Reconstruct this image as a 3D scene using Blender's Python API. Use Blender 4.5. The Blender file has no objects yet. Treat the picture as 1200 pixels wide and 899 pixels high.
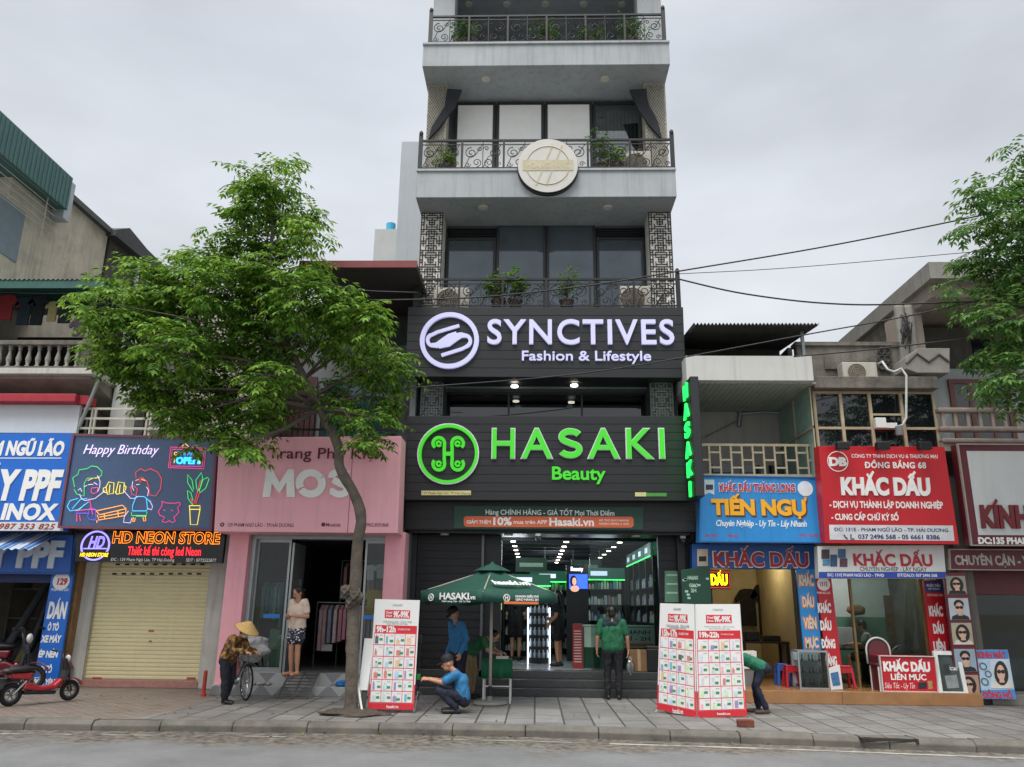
import bpy, bmesh, math, random, unicodedata
import numpy as np
from mathutils import Vector, Matrix, noise as mnoise
rnd = random.Random(7)
S = bpy.context.scene
COL = S.collection

# ------------------------------------------------------------------ camera
W0, H0, FPX, EYE = 1200.0, 899.0, 930.0, 1.60
def _basis():
    d = lambda x, y: Vector((x - W0/2, -(y - H0/2), -FPX))
    fy = d(627, 713).normalized()
    up = d(640, -3000); up = (up - fy*up.dot(fy)).normalized()
    return Matrix((fy.cross(up), fy, up))
CR = _basis()
cam = bpy.data.cameras.new('camera'); cam.sensor_fit = 'HORIZONTAL'; cam.sensor_width = 36
cam.lens = FPX/W0*36; cam.clip_start = .05; cam.clip_end = 3000
camo = bpy.data.objects.new('camera', cam); COL.objects.link(camo)
camo.matrix_world = Matrix.Translation((0, 0, EYE)) @ CR.to_4x4()
S.camera = camo

# ------------------------------------------------------------------ light
SUN_EL, SUN_AZ = math.radians(58), math.radians(200)      # azimuth from +Y, clockwise
wd = bpy.data.worlds.new('World'); S.world = wd; wd.use_nodes = True
nt = wd.node_tree; N = nt.nodes; L = nt.links
bg = N['Background']; bg.inputs['Strength'].default_value = 0.1
sky = N.new('ShaderNodeTexSky'); sky.sky_type = 'NISHITA'; sky.sun_disc = False
sky.sun_elevation = SUN_EL; sky.sun_rotation = SUN_AZ; sky.dust_density = 4; sky.air_density = 1.0
tc = N.new('ShaderNodeTexCoord'); sx = N.new('ShaderNodeSeparateXYZ'); L.new(tc.outputs['Generated'], sx.inputs[0])
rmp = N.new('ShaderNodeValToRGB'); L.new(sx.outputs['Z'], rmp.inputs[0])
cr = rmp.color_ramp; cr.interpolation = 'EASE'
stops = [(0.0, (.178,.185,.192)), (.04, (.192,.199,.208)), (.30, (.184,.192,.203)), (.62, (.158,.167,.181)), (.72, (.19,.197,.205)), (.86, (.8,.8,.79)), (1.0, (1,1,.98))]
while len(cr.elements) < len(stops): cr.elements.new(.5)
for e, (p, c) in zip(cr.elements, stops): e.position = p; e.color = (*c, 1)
mp = N.new('ShaderNodeMapping'); mp.inputs['Scale'].default_value = (1, 1, 2.6); L.new(tc.outputs['Generated'], mp.inputs[0])
nz = N.new('ShaderNodeTexNoise'); nz.inputs['Scale'].default_value = 2.1; nz.inputs['Detail'].default_value = 6; nz.inputs['Roughness'].default_value = .5
L.new(mp.outputs[0], nz.inputs['Vector'])
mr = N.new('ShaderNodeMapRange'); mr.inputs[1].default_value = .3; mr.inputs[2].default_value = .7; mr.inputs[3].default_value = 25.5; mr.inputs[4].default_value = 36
L.new(nz.outputs['Fac'], mr.inputs[0])
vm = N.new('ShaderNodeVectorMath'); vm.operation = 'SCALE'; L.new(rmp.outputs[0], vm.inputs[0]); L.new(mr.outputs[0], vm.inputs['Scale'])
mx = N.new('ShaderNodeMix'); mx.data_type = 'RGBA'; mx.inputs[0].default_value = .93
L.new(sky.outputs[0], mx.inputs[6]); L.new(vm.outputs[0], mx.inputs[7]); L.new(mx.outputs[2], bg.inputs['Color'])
sun = bpy.data.lights.new('sun', 'SUN'); sun.energy = 1.5; sun.angle = math.radians(35); sun.color = (1, .97, .93)
so = bpy.data.objects.new('sun', sun); COL.objects.link(so)
sd = Vector((math.sin(SUN_AZ)*math.cos(SUN_EL), math.cos(SUN_AZ)*math.cos(SUN_EL), math.sin(SUN_EL)))
so.rotation_euler = sd.to_track_quat('Z', 'Y').to_euler(); so.location = (0, -10, 30)
vs = S.view_settings; S.display_settings.display_device = 'sRGB'
vs.view_transform = 'Standard'; vs.look = 'None'; vs.exposure = 0.5; vs.gamma = 1; vs.use_curve_mapping = False
S.cycles.use_denoising = True
try: S.cycles.denoiser = 'OPENIMAGEDENOISE'
except Exception: pass
S.cycles.max_bounces = 8; S.cycles.transparent_max_bounces = 16; S.cycles.sample_clamp_indirect = 6

# ------------------------------------------------------------------ placing
def ray(px, py): return CR @ Vector((px - W0/2, -(py - H0/2), -FPX))
def at(px, py, Y): r = ray(px, py); t = Y/r.y; return Vector((r.x*t, Y, EYE + r.z*t))
def atX(px, py, X): r = ray(px, py); t = X/r.x; return Vector((X, r.y*t, EYE + r.z*t))
def atZ(px, py, z=0.): r = ray(px, py); t = (z - EYE)/r.z; return Vector((r.x*t, r.y*t, z))
def rect(x0, y0, x1, y1, Y):
    xm, ym = (x0+x1)/2, (y0+y1)/2
    return at(x0, ym, Y).x, at(x1, ym, Y).x, at(xm, y1, Y).z, at(xm, y0, Y).z     # X0 X1 Z0 Z1

# ------------------------------------------------------------------ colours and materials
def hx(h):
    h = h.lstrip('#'); c = [int(h[i:i+2], 16)/255 for i in (0, 2, 4)]
    return tuple(x/12.92 if x <= .04045 else ((x+.055)/1.055)**2.4 for x in c)
_M = {}
def M(name, color, rough=.6, var=.12, scale=5., metal=0., bump=0., bscale=40., streak=0., dirt=0., spec=.5, emit=0., ecol=None, alpha=None, trans=0.):
    if name in _M: return _M[name]
    c = hx(color) if isinstance(color, str) else color
    m = bpy.data.materials.new(name); m.use_nodes = True; _M[name] = m
    nt = m.node_tree; N = nt.nodes; L = nt.links; b = N['Principled BSDF']
    b.inputs['Roughness'].default_value = rough; b.inputs['Metallic'].default_value = metal
    b.inputs['Specular IOR Level'].default_value = spec
    tc = N.new('ShaderNodeTexCoord')
    def noise(sc, det=5, stretch=None, rg=.6):
        n = N.new('ShaderNodeTexNoise'); n.inputs['Scale'].default_value = sc; n.inputs['Detail'].default_value = det; n.inputs['Roughness'].default_value = rg
        if stretch:
            mp = N.new('ShaderNodeMapping'); mp.inputs['Scale'].default_value = stretch; L.new(tc.outputs['Object'], mp.inputs[0]); L.new(mp.outputs[0], n.inputs['Vector'])
        else: L.new(tc.outputs['Object'], n.inputs['Vector'])
        return n.outputs['Fac']
    def mixc(fac, a, bb):
        x = N.new('ShaderNodeMix'); x.data_type = 'RGBA'
        L.new(fac, x.inputs[0])
        for i, v in ((6, a), (7, bb)):
            if isinstance(v, tuple): x.inputs[i].default_value = (*v, 1)
            else: L.new(v, x.inputs[i])
        return x.outputs[2]
    def ramp(fac, lo, hi):
        r = N.new('ShaderNodeMapRange'); r.inputs[1].default_value = lo; r.inputs[2].default_value = hi; L.new(fac, r.inputs[0]); return r.outputs[0]
    cur = None
    if var:
        cur = mixc(ramp(noise(scale), .3, .7), tuple(x*(1-var) for x in c), tuple(min(1, x*(1+var)) for x in c))
    if streak:
        s = ramp(noise(2.5, 6, (3.2, 3.2, .22)), .5, .78)
        s2 = N.new('ShaderNodeMath'); s2.operation = 'MULTIPLY'; s2.inputs[1].default_value = streak; L.new(s, s2.inputs[0])
        cur = mixc(s2.outputs[0], cur if cur else c, tuple(x*.28 for x in c))
    if dirt:
        s = ramp(noise(1.3, 8, None, .7), .48, .68)
        s2 = N.new('ShaderNodeMath'); s2.operation = 'MULTIPLY'; s2.inputs[1].default_value = dirt; L.new(s, s2.inputs[0])
        cur = mixc(s2.outputs[0], cur if cur else c, (.035, .033, .03))
    if cur: L.new(cur, b.inputs['Base Color'])
    else: b.inputs['Base Color'].default_value = (*c, 1)
    if rough > .15:
        rr = N.new('ShaderNodeMapRange'); rr.inputs[3].default_value = rough*.82; rr.inputs[4].default_value = min(1, rough*1.15)
        L.new(noise(scale*3), rr.inputs[0]); L.new(rr.outputs[0], b.inputs['Roughness'])
    if bump:
        bp = N.new('ShaderNodeBump'); bp.inputs['Strength'].default_value = min(1, bump); bp.inputs['Distance'].default_value = .02
        L.new(noise(bscale, 6), bp.inputs['Height']); L.new(bp.outputs[0], b.inputs['Normal'])
    if emit:
        b.inputs['Emission Color'].default_value = (*(hx(ecol) if ecol else c), 1); b.inputs['Emission Strength'].default_value = emit
    if trans: b.inputs['Transmission Weight'].default_value = trans
    return m
def glass(name, tint='#dfe8e6', refl=.12, see=.9, ior=1.5):
    """thin window glass: mostly clear, mirror-like at grazing angles"""
    if name in _M: return _M[name]
    m = bpy.data.materials.new(name); m.use_nodes = True; _M[name] = m
    N = m.node_tree.nodes; L = m.node_tree.links; out = N['Material Output']; N.remove(N['Principled BSDF'])
    t = N.new('ShaderNodeBsdfTransparent'); c = hx(tint); t.inputs[0].default_value = (*[x*see for x in c], 1)
    g = N.new('ShaderNodeBsdfGlossy'); g.inputs['Roughness'].default_value = .02
    f = N.new('ShaderNodeFresnel'); f.inputs[0].default_value = ior
    ad = N.new('ShaderNodeMath'); ad.operation = 'ADD'; ad.inputs[1].default_value = refl; L.new(f.outputs[0], ad.inputs[0])
    x = N.new('ShaderNodeMixShader'); L.new(ad.outputs[0], x.inputs[0]); L.new(t.outputs[0], x.inputs[1]); L.new(g.outputs[0], x.inputs[2]); L.new(x.outputs[0], out.inputs[0])
    return m
def leafmat(name, dark, mid, light, tr=.35):
    if name in _M: return _M[name]
    m = bpy.data.materials.new(name); m.use_nodes = True; _M[name] = m
    N = m.node_tree.nodes; L = m.node_tree.links; b = N['Principled BSDF']; out = N['Material Output']
    ge = N.new('ShaderNodeNewGeometry'); r = N.new('ShaderNodeValToRGB'); L.new(ge.outputs['Random Per Island'], r.inputs[0])
    e = r.color_ramp.elements; e[0].color = (*hx(dark), 1); e[1].color = (*hx(light), 1); k = e.new(.55); k.color = (*hx(mid), 1)
    L.new(r.outputs[0], b.inputs['Base Color']); b.inputs['Roughness'].default_value = .6; b.inputs['Specular IOR Level'].default_value = .18
    tl = N.new('ShaderNodeBsdfTranslucent'); hs = N.new('ShaderNodeHueSaturation'); hs.inputs['Value'].default_value = 1.5; hs.inputs['Hue'].default_value = .485
    L.new(r.outputs[0], hs.inputs['Color']); L.new(hs.outputs[0], tl.inputs[0])
    x = N.new('ShaderNodeMixShader'); x.inputs[0].default_value = tr; L.new(b.outputs[0], x.inputs[1]); L.new(tl.outputs[0], x.inputs[2]); L.new(x.outputs[0], out.inputs[0])
    return m

# ------------------------------------------------------------------ mesh building
ORG = {}                                                    # world position of every object's origin
class MB:
    def __init__(s): s.v = []; s.f = []
    def add(s, vs, fs):
        o = len(s.v); s.v += [tuple(v) for v in vs]; s.f += [tuple(i+o for i in f) for f in fs]; return s
    def quad(s, a, b, c, d): return s.add((a, b, c, d), ((0, 1, 2, 3),))
    def box(s, x0, x1, y0, y1, z0, z1):
        return s.add([(x, y, z) for z in (z0, z1) for y in (y0, y1) for x in (x0, x1)],
                     ((0,2,3,1), (4,5,7,6), (0,1,5,4), (1,3,7,5), (3,2,6,7), (2,0,4,6)))
    def pbox(s, px0, py0, px1, py1, Y, d=.1):
        a, b, c, e = rect(px0, py0, px1, py1, Y); return s.box(a, b, Y, Y+d, c, e)
    def prism(s, pts, off):
        off = Vector(off); n = len(pts); P = [Vector(p) for p in pts]
        return s.add(P + [p+off for p in P], [tuple(range(n))[::-1], tuple(range(n, 2*n))] + [(i, (i+1) % n, (i+1) % n+n, i+n) for i in range(n)])
    def bar(s, p0, p1, w, h=None, up=(0, 0, 1)):
        h = h or w; p0, p1 = Vector(p0), Vector(p1); d = (p1-p0).normalized(); up = Vector(up)
        if abs(d.dot(up)) > .98: up = Vector((0, 1, 0))
        r = d.cross(up).normalized()*w/2; u = r.cross(d).normalized()*h/2
        return s.add([p0-r-u, p0+r-u, p0+r+u, p0-r+u, p1-r-u, p1+r-u, p1+r+u, p1-r+u],
                     ((0,3,2,1), (4,5,6,7), (0,1,5,4), (1,2,6,5), (2,3,7,6), (3,0,4,7)))
    def tube(s, pts, r, n=6, closed=False):
        P = [Vector(p) for p in pts]; m = len(P); R = r if isinstance(r, (list, tuple)) else [r]*m
        vs = []; prev = None
        for i, p in enumerate(P):
            a = P[(i-1) % m] if (closed or i) else p; b = P[(i+1) % m] if (closed or i < m-1) else p
            d = (b-a); d = d.normalized() if d.length > 1e-9 else Vector((0, 0, 1))
            if prev is None: q = d.orthogonal().normalized()
            else:
                q = prev - d*prev.dot(d); q = q.normalized() if q.length > 1e-6 else d.orthogonal().normalized()
            prev = q; w = d.cross(q)
            vs += [p + (q*math.cos(2*math.pi*k/n) + w*math.sin(2*math.pi*k/n))*R[i] for k in range(n)]
        fs = [(i*n+k, i*n+(k+1) % n, ((i+1) % m)*n+(k+1) % n, ((i+1) % m)*n+k) for i in range(m if closed else m-1) for k in range(n)]
        if not closed: fs += [tuple(range(n))[::-1], tuple(range((m-1)*n, m*n))]
        return s.add(vs, fs)
    def cyl(s, p0, p1, r0, r1=None, n=14): return s.tube([p0, p1], [r0, r0 if r1 is None else r1], n)
    def lathe(s, c, prof, n=12, axis=None):
        c = Vector(c); m = len(prof)
        vs = []
        for r, z in prof:
            for k in range(n):
                a = 2*math.pi*k/n; p = Vector((r*math.cos(a), r*math.sin(a), z))
                if axis == 'y': p = Vector((p.x, -p.z, p.y))
                elif axis == 'x': p = Vector((p.z, p.x, p.y))
                vs.append(c+p)
        fs = [(i*n+k, i*n+(k+1) % n, (i+1)*n+(k+1) % n, (i+1)*n+k) for i in range(m-1) for k in range(n)]
        fs += [tuple(range(n))[::-1], tuple(range((m-1)*n, m*n))]
        return s.add(vs, fs)
    def ell(s, c, r, n=12, m=8, rot=None):
        c = Vector(c); vs = [Vector((0, 0, -1))]
        for i in range(1, m):
            t = -math.pi/2 + math.pi*i/m
            vs += [Vector((math.cos(t)*math.cos(2*math.pi*k/n), math.cos(t)*math.sin(2*math.pi*k/n), math.sin(t))) for k in range(n)]
        vs.append(Vector((0, 0, 1)))
        r = Vector(r); vs = [Vector((v.x*r.x, v.y*r.y, v.z*r.z)) for v in vs]
        if rot is not None: vs = [rot @ v for v in vs]
        fs = [(0, 1+(k+1) % n, 1+k) for k in range(n)]
        fs += [(1+i*n+k, 1+i*n+(k+1) % n, 1+(i+1)*n+(k+1) % n, 1+(i+1)*n+k) for i in range(m-2) for k in range(n)]
        e = len(vs)-1; fs += [(e, 1+(m-2)*n+k, 1+(m-2)*n+(k+1) % n) for k in range(n)]
        return s.add([c+v for v in vs], fs)
    def torus(s, c, R, r, axis='y', n=28, m=8):
        c = Vector(c); pts = []
        for k in range(n):
            a = 2*math.pi*k/n; p = (R*math.cos(a), R*math.sin(a))
            pts.append(c + Vector({'y': (p[0], 0, p[1]), 'x': (0, p[0], p[1]), 'z': (p[0], p[1], 0)}[axis]))
        return s.tube(pts, r, m, True)
    def disc(s, c, r, axis='y', d=.02, n=28):
        c = Vector(c); o = Vector({'y': (0, d, 0), 'x': (d, 0, 0), 'z': (0, 0, d)}[axis])
        return s.cyl(c, c+o, r, r, n)
    def build(s, name, mat, parent=None, smooth=False, bev=0., recalc=True, local=False, label=None):
        me = bpy.data.meshes.new(name)
        if parent is not None: o0 = Vector((0, 0, 0)) if local else ORG[parent.name]
        else:
            A = np.array(s.v); lo, hi = A.min(0), A.max(0); o0 = Vector(((lo[0]+hi[0])/2, (lo[1]+hi[1])/2, lo[2]))
        me.from_pydata([(v[0]-o0.x, v[1]-o0.y, v[2]-o0.z) for v in s.v], [], s.f)
        if recalc:
            bm = bmesh.new(); bm.from_mesh(me); bmesh.ops.recalc_face_normals(bm, faces=bm.faces); bm.to_mesh(me); bm.free()
        if smooth:
            me.polygons.foreach_set('use_smooth', [True]*len(me.polygons))
        if mat is not None: me.materials.append(mat)
        o = bpy.data.objects.new(name, me); COL.objects.link(o)
        if parent is not None: o.parent = parent; ORG[o.name] = o0 if not local else ORG[parent.name]
        else: o.location = o0; ORG[o.name] = o0
        if bev:
            b = o.modifiers.new('bevel', 'BEVEL'); b.width = bev; b.segments = 2; b.limit_method = 'ANGLE'; b.angle_limit = .7; b.use_clamp_overlap = True
        if label: o['label'] = label
        return o
def smooth_angle(o, deg=40):
    me = o.data; me.polygons.foreach_set('use_smooth', [True]*len(me.polygons))
    try: me.set_sharp_from_angle(angle=math.radians(deg))
    except Exception: pass
    return o
def thing(name, label, cat, loc, group=None, rot=0.):
    o = bpy.data.objects.new(name, None); o.empty_display_size = .2; COL.objects.link(o); o.location = loc; o.rotation_euler = (0, 0, rot)
    o['label'] = label; o['category'] = cat; ORG[o.name] = Vector(loc)
    if group: o['group'] = group
    return o
def tag(o, label, cat, group=None):
    o['label'] = label; o['category'] = cat
    if group: o['group'] = group
    return o
def structure(o, kind='structure'): o['kind'] = kind; return o
def dup(root, loc, rot=None, label=None):
    r = root.copy(); COL.objects.link(r); r.location = loc; ORG[r.name] = Vector(loc)
    if rot is not None: r.rotation_euler = (0, 0, rot)
    if label: r['label'] = label
    def kids(a, b):
        for ch in [c for c in COL.objects if c.parent == a]:
            k = ch.copy(); COL.objects.link(k); k.parent = b; ORG[k.name] = Vector(loc); kids(ch, k)
    kids(root, r); return r

# ------------------------------------------------------------------ lettering
_G = {}; _ADV = {}
def _text_mesh(body, off=0., res=3, outline=0.):
    c = bpy.data.curves.new('t', 'FONT'); c.body = body; c.size = 1; c.offset = off; c.resolution_u = res
    if outline: c.fill_mode = 'NONE'; c.bevel_depth = outline; c.bevel_resolution = 1
    else: c.extrude = .5
    o = bpy.data.objects.new('t', c); me = o.to_mesh()
    v = [tuple(x.co) for x in me.vertices]; f = [tuple(p.vertices) for p in me.polygons]
    o.to_mesh_clear(); bpy.data.objects.remove(o); bpy.data.curves.remove(c)
    return v, f
def adv(ch):
    if ch == ' ': return .27
    if ch not in _ADV:
        mxx = lambda t: max(x[0] for x in _text_mesh(t, 0, 2)[0])
        _ADV[ch] = mxx(ch+'I') - mxx('I')
    return _ADV[ch]
def glyph(ch, off, res, outline):
    k = (ch, off, res, outline)
    if k not in _G: _G[k] = _text_mesh(ch, off, res, outline)
    return _G[k]
_MARK = {'\u0301': [(-.05, 0), (.09, .14)], '\u0300': [(.05, 0), (-.09, .14)], '\u0302': [(-.13, 0), (0, .12), (.13, 0)],
         '\u0306': [(-.12, .12), (-.07, .03), (.07, .03), (.12, .12)], '\u0303': [(-.14, .02), (-.06, .1), (.05, .04), (.14, .1)],
         '\u0309': [(-.05, .12), (.04, .14), (.05, .07), (0, .0)]}
CAPH = .685
def text_mb(body, width, height, off=0., res=3, shear=0., depth=.01, outline=0., track=0.):
    """lettering as one mesh in local x (right) / z (up), baseline at z 0, y towards the viewer is negative"""
    vs = []; fs = []; x = 0.; w = .055 + off*1.6
    def put(v, f):
        o = len(vs); vs.extend(v); fs.extend(tuple(i+o for i in q) for q in f)
    def stroke(pts, hw):
        for a, b in zip(pts, pts[1:]):
            d = Vector((b[0]-a[0], b[1]-a[1])); d.normalize(); n = Vector((-d.y, d.x))*hw; e = d*hw*.6
            c = [(a[0]-e.x-n.x, a[1]-e.y-n.y), (b[0]+e.x-n.x, b[1]+e.y-n.y), (b[0]+e.x+n.x, b[1]+e.y+n.y), (a[0]-e.x+n.x, a[1]-e.y+n.y)]
            zz = .5 - rnd.random()*.04
            put([(p[0], p[1], z) for z in (-zz, zz) for p in c], ((0,1,2,3), (7,6,5,4), (0,1,5,4), (1,2,6,5), (2,3,7,6), (3,0,4,7)))
    for ch in body:
        base, marks = ch, ''
        if ch == 'Đ': base, marks = 'D', '-'
        elif ch == 'đ': base, marks = 'd', '='
        else:
            dcm = unicodedata.normalize('NFD', ch); base, marks = dcm[0], dcm[1:]
        a = adv(base)
        if base != ' ':
            g = glyph(base, off, res, outline)
            put([(p[0]+x, p[1], p[2]) for p in g[0]], g[1])
        up = base.isupper(); top = (CAPH+.05) if up else .53
        cx = x + a*.5; hw = w*.5
        if base == 'i' or base == 'j': top = .62
        hat = False
        for k in sorted(marks, key=lambda q: q not in '\u0302\u0306\u031b\u0323-='):
            if k == '-': stroke([(x-.01, CAPH*.5), (x+.27, CAPH*.5)], hw*.8)
            elif k == '=': stroke([(cx-.02, .62), (x+a+.02, .62)], hw*.7)
            elif k == '\u0323': stroke([(cx-.02, -.13), (cx+.02, -.13)], hw*1.1)
            elif k == '\u031b': stroke([(x+a*.86, top-.1), (x+a*1.0, top-.02), (x+a*1.0, top+.08)], hw*.8)
            elif k in _MARK:
                dx, dy = (0, 0)
                if hat: dx, dy = .13, .09
                if k in '\u0302\u0306': hat = True
                stroke([(cx+dx+p[0], top+dy+p[1]) for p in _MARK[k]], hw*.75)
        x += a + track
    if not vs: return MB()
    A = np.array(vs, dtype=float); xl = .06; xr = x - track - .04
    A[:, 0] += A[:, 1]*shear
    sx, sz = width/max(.05, xr-xl), height/CAPH
    m = MB(); dd = depth if not outline else None
    Y = A[:, 2]*(dd if dd else sz)
    m.v = [( (p[0]-xl)*sx, -float(yy), p[1]*sz) for p, yy in zip(A, Y)]; m.f = fs
    return m
class Sign:
    """a flat board standing in the scene: corner pixels of the front face, at depth Y (bottom) and Yt (top)"""
    def __init__(s, name, label, cat, TL, TR, BR, BL, Y, mat, depth=.12, Yt=None, group=None, frame=None, fw=.03, parent=None, bev=.004, Yr=None):
        Yt = Yt if Yt is not None else Y; dr = 0 if Yr is None else Yr-Y
        s.c = [at(*TL, Yt), at(*TR, Yt+dr), at(*BR, Y+dr), at(*BL, Y)]
        n = (s.c[2]-s.c[3]).cross(s.c[0]-s.c[3]); n.normalize()
        if n.y > 0: n = -n
        r_ = ray(*TR); o_ = Vector((0, 0, EYE)); s.c[1] = o_ + r_*((s.c[3]-o_).dot(n)/r_.dot(n))
        s.n = n; s.up = (s.c[0]-s.c[3]); s.up = Vector((0, s.up.y, s.up.z)).normalized(); s.p0 = s.c[3]
        b = (s.c[2]+s.c[3])/2; b.z = min(s.c[2].z, s.c[3].z)
        s.root = parent or thing(name, label, cat, b, group)
        s.panel = MB().prism(s.c, -n*depth).build('board', mat, s.root, bev=bev)
        if frame:
            f = MB(); cc = s.c
            for i in range(4):
                p, q = cc[i]+n*.006, cc[(i+1) % 4]+n*.006; d = (q-p).normalized()
                f.bar(p-d*fw*.5, q+d*fw*.5, fw, .05+.003*i, up=n)
            f.build('frame', frame, s.root)
    def pt(s, px, py, h=0.):
        r = ray(px, py); o = Vector((0, 0, EYE)); t = (s.p0-o).dot(s.n)/r.dot(s.n); return o + r*t + s.n*h
    def text(s, body, x0, y0, x1, y1, mat, off=.02, res=3, shear=0., depth=.012, outline=0., track=0., name='lettering', lift=0., parent=None):
        a = s.pt(x0, y1); b = s.pt(x1, y1); t = s.pt((x0+x1)/2, y0); base = s.pt((x0+x1)/2, y1)
        wd = (b-a).length; h = (t-base).length
        m = text_mb(body, wd, h, off, res, shear, depth, outline, track)
        U = (s.c[2]-s.c[3]); U = Vector((U.x, U.y, 0)).normalized()
        m.v = [tuple(a + U*p[0] + s.up*p[2] + s.n*(-p[1] + lift + depth*.5 - .002)) for p in m.v]
        return m.build(name, mat, parent or s.root, recalc=False)
    def panel_px(s, pts, mat, h=.004, t=.006, name='panel', parent=None):
        m = MB().prism([s.pt(x, y, h) for x, y in pts], -s.n*t); return m.build(name, mat, parent or s.root)
    def rbox(s, x0, y0, x1, y1, mat, **k): return s.panel_px([(x0, y0), (x1, y0), (x1, y1), (x0, y1)], mat, **k)
    def lines(s, paths, r, mat, name, h=.02, n=5):
        m = MB()
        for p in paths: m.tube([s.pt(x, y, h) for x, y in p], r, n)
        return m.build(name, mat, s.root)
    def ring(s, cx, cy, ro, ri, mat, h=.02, t=.025, name='logo', n=40, parent=None):
        c = s.pt(cx, cy, 0); k = (s.pt(cx+ro, cy)-c).length; U = Vector((1, 0, 0)); m = MB(); R0, R1 = k, k*ri/ro if ri else 0
        vs = []
        for z in (h, h-t):
            for R in ((R0, R1) if ri else (R0,)):
                vs += [c + (U*math.cos(2*math.pi*i/n) + s.up*math.sin(2*math.pi*i/n))*R + s.n*z for i in range(n)]
        fs = []
        if ri:
            for i in range(n):
                j = (i+1) % n
                fs += [(i, j, n+j, n+i), (2*n+j, 2*n+i, 3*n+i, 3*n+j), (i, 2*n+i, 2*n+j, j), (n+i, n+j, 3*n+j, 3*n+i)]
        else:
            fs = [tuple(range(n)), tuple(range(n, 2*n))[::-1]] + [(i, n+i, n+(i+1) % n, (i+1) % n) for i in range(n)]
        m.add(vs, fs); return m.build(name, mat, parent or s.root)
# ------------------------------------------------------------------ ground, road, pavement
def ground_mat(name, kind):
    m = bpy.data.materials.new(name); m.use_nodes = True; N = m.node_tree.nodes; L = m.node_tree.links; b = N['Principled BSDF']
    tc = N.new('ShaderNodeTexCoord'); O = tc.outputs['Object']
    def nz(sc, det=6, rg=.6):
        n = N.new('ShaderNodeTexNoise'); n.inputs['Scale'].default_value = sc; n.inputs['Detail'].default_value = det; n.inputs['Roughness'].default_value = rg; L.new(O, n.inputs['Vector']); return n.outputs['Fac']
    def rg(f, a, c, lo=0., hi=1.):
        r = N.new('ShaderNodeMapRange'); r.inputs[1].default_value = a; r.inputs[2].default_value = c; r.inputs[3].default_value = lo; r.inputs[4].default_value = hi; L.new(f, r.inputs[0]); return r.outputs[0]
    def mix(f, a, c):
        x = N.new('ShaderNodeMix'); x.data_type = 'RGBA'
        if isinstance(f, float): x.inputs[0].default_value = f
        else: L.new(f, x.inputs[0])
        for i, v in ((6, a), (7, c)):
            if isinstance(v, tuple): x.inputs[i].default_value = (*v, 1)
            else: L.new(v, x.inputs[i])
        return x.outputs[2]
    def mth(op, a, c):
        x = N.new('ShaderNodeMath'); x.operation = op
        for i, v in ((0, a), (1, c)):
            if isinstance(v, (int, float)): x.inputs[i].default_value = v
            else: L.new(v, x.inputs[i])
        return x.outputs[0]
    sp = N.new('ShaderNodeSeparateXYZ'); L.new(O, sp.inputs[0])
    bp = N.new('ShaderNodeBump'); L.new(bp.outputs[0], b.inputs['Normal'])
    if kind == 'road':
        c = mix(rg(nz(1.1, 8), .35, .65), (.105, .108, .112), (.155, .158, .162))
        c = mix(rg(nz(180, 2), .4, .62, 0, .5), c, (.23, .23, .23))
        c = mix(rg(nz(70, 3), .6, .7, 0, .7), c, (.05, .05, .05))
        y = mth('ADD', sp.outputs['Y'], mth('MULTIPLY', nz(.9, 6), 2.2))
        d = rg(y, 11.75, 12.35)
        c = mix(d, c, mix(rg(nz(9, 7), .35, .65), (.045, .04, .035), (.2, .175, .145)))
        L.new(c, b.inputs['Base Color']); L.new(rg(nz(1.6), .3, .7, .5, .85), b.inputs['Roughness'])
        bp.inputs['Strength'].default_value = .55; bp.inputs['Distance'].default_value = .008; L.new(nz(220, 3), bp.inputs['Height'])
    else:
        def brick(w, h, mort, off=.5, turn=False):
            t = N.new('ShaderNodeTexBrick'); t.inputs['Scale'].default_value = 1; t.inputs['Brick Width'].default_value = w; t.inputs['Row Height'].default_value = h
            t.inputs['Mortar Size'].default_value = mort; t.inputs['Mortar Smooth'].default_value = .3; t.offset = off; t.inputs['Bias'].default_value = 0
            t.inputs['Color1'].default_value = (0, 0, 0, 1); t.inputs['Color2'].default_value = (1, 1, 1, 1); t.inputs['Mortar'].default_value = (.5, .5, .5, 1); 
            if turn:
                mp = N.new('ShaderNodeMapping'); mp.inputs['Rotation'].default_value = (0, 0, math.pi/2); L.new(O, mp.inputs[0]); L.new(mp.outputs[0], t.inputs['Vector'])
            else: L.new(O, t.inputs['Vector'])
            return t
        t = brick(.86, .43, .016, .5, True); t2 = brick(.22, .11, .012)
        c1 = mix(t.outputs['Color'], (.15, .145, .138), (.235, .228, .217))
        c1 = mix(rg(nz(1.4, 9, .7), .42, .68, 0, .55), c1, (.075, .071, .066))
        c1 = mix(rg(nz(30, 4), .45, .7, 0, .3), c1, (.32, .31, .295))
        c1 = mix(t.outputs['Fac'], c1, (.05, .048, .044))
        c2 = mix(t2.outputs['Color'], (.17, .115, .095), (.27, .2, .17))
        c2 = mix(rg(nz(1.8, 8, .7), .4, .62, 0, .85), c2, (.2, .19, .16))
        c2 = mix(t2.outputs['Fac'], c2, (.07, .066, .05))
        edge = mth('ADD', sp.outputs['X'], mth('MULTIPLY', nz(1.3, 5), 1.6))
        k = rg(edge, -5.0, -4.75)
        c = mix(k, c2, c1); L.new(c, b.inputs['Base Color']); L.new(rg(nz(2.2), .3, .7, .45, .8), b.inputs['Roughness'])
        h = mth('SUBTRACT', mth('MULTIPLY', nz(60, 4), .4), mth('MULTIPLY', t.outputs['Fac'], 1.0))
        bp.inputs['Strength'].default_value = .6; bp.inputs['Distance'].default_value = .012; L.new(h, bp.inputs['Height'])
    return m
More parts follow.
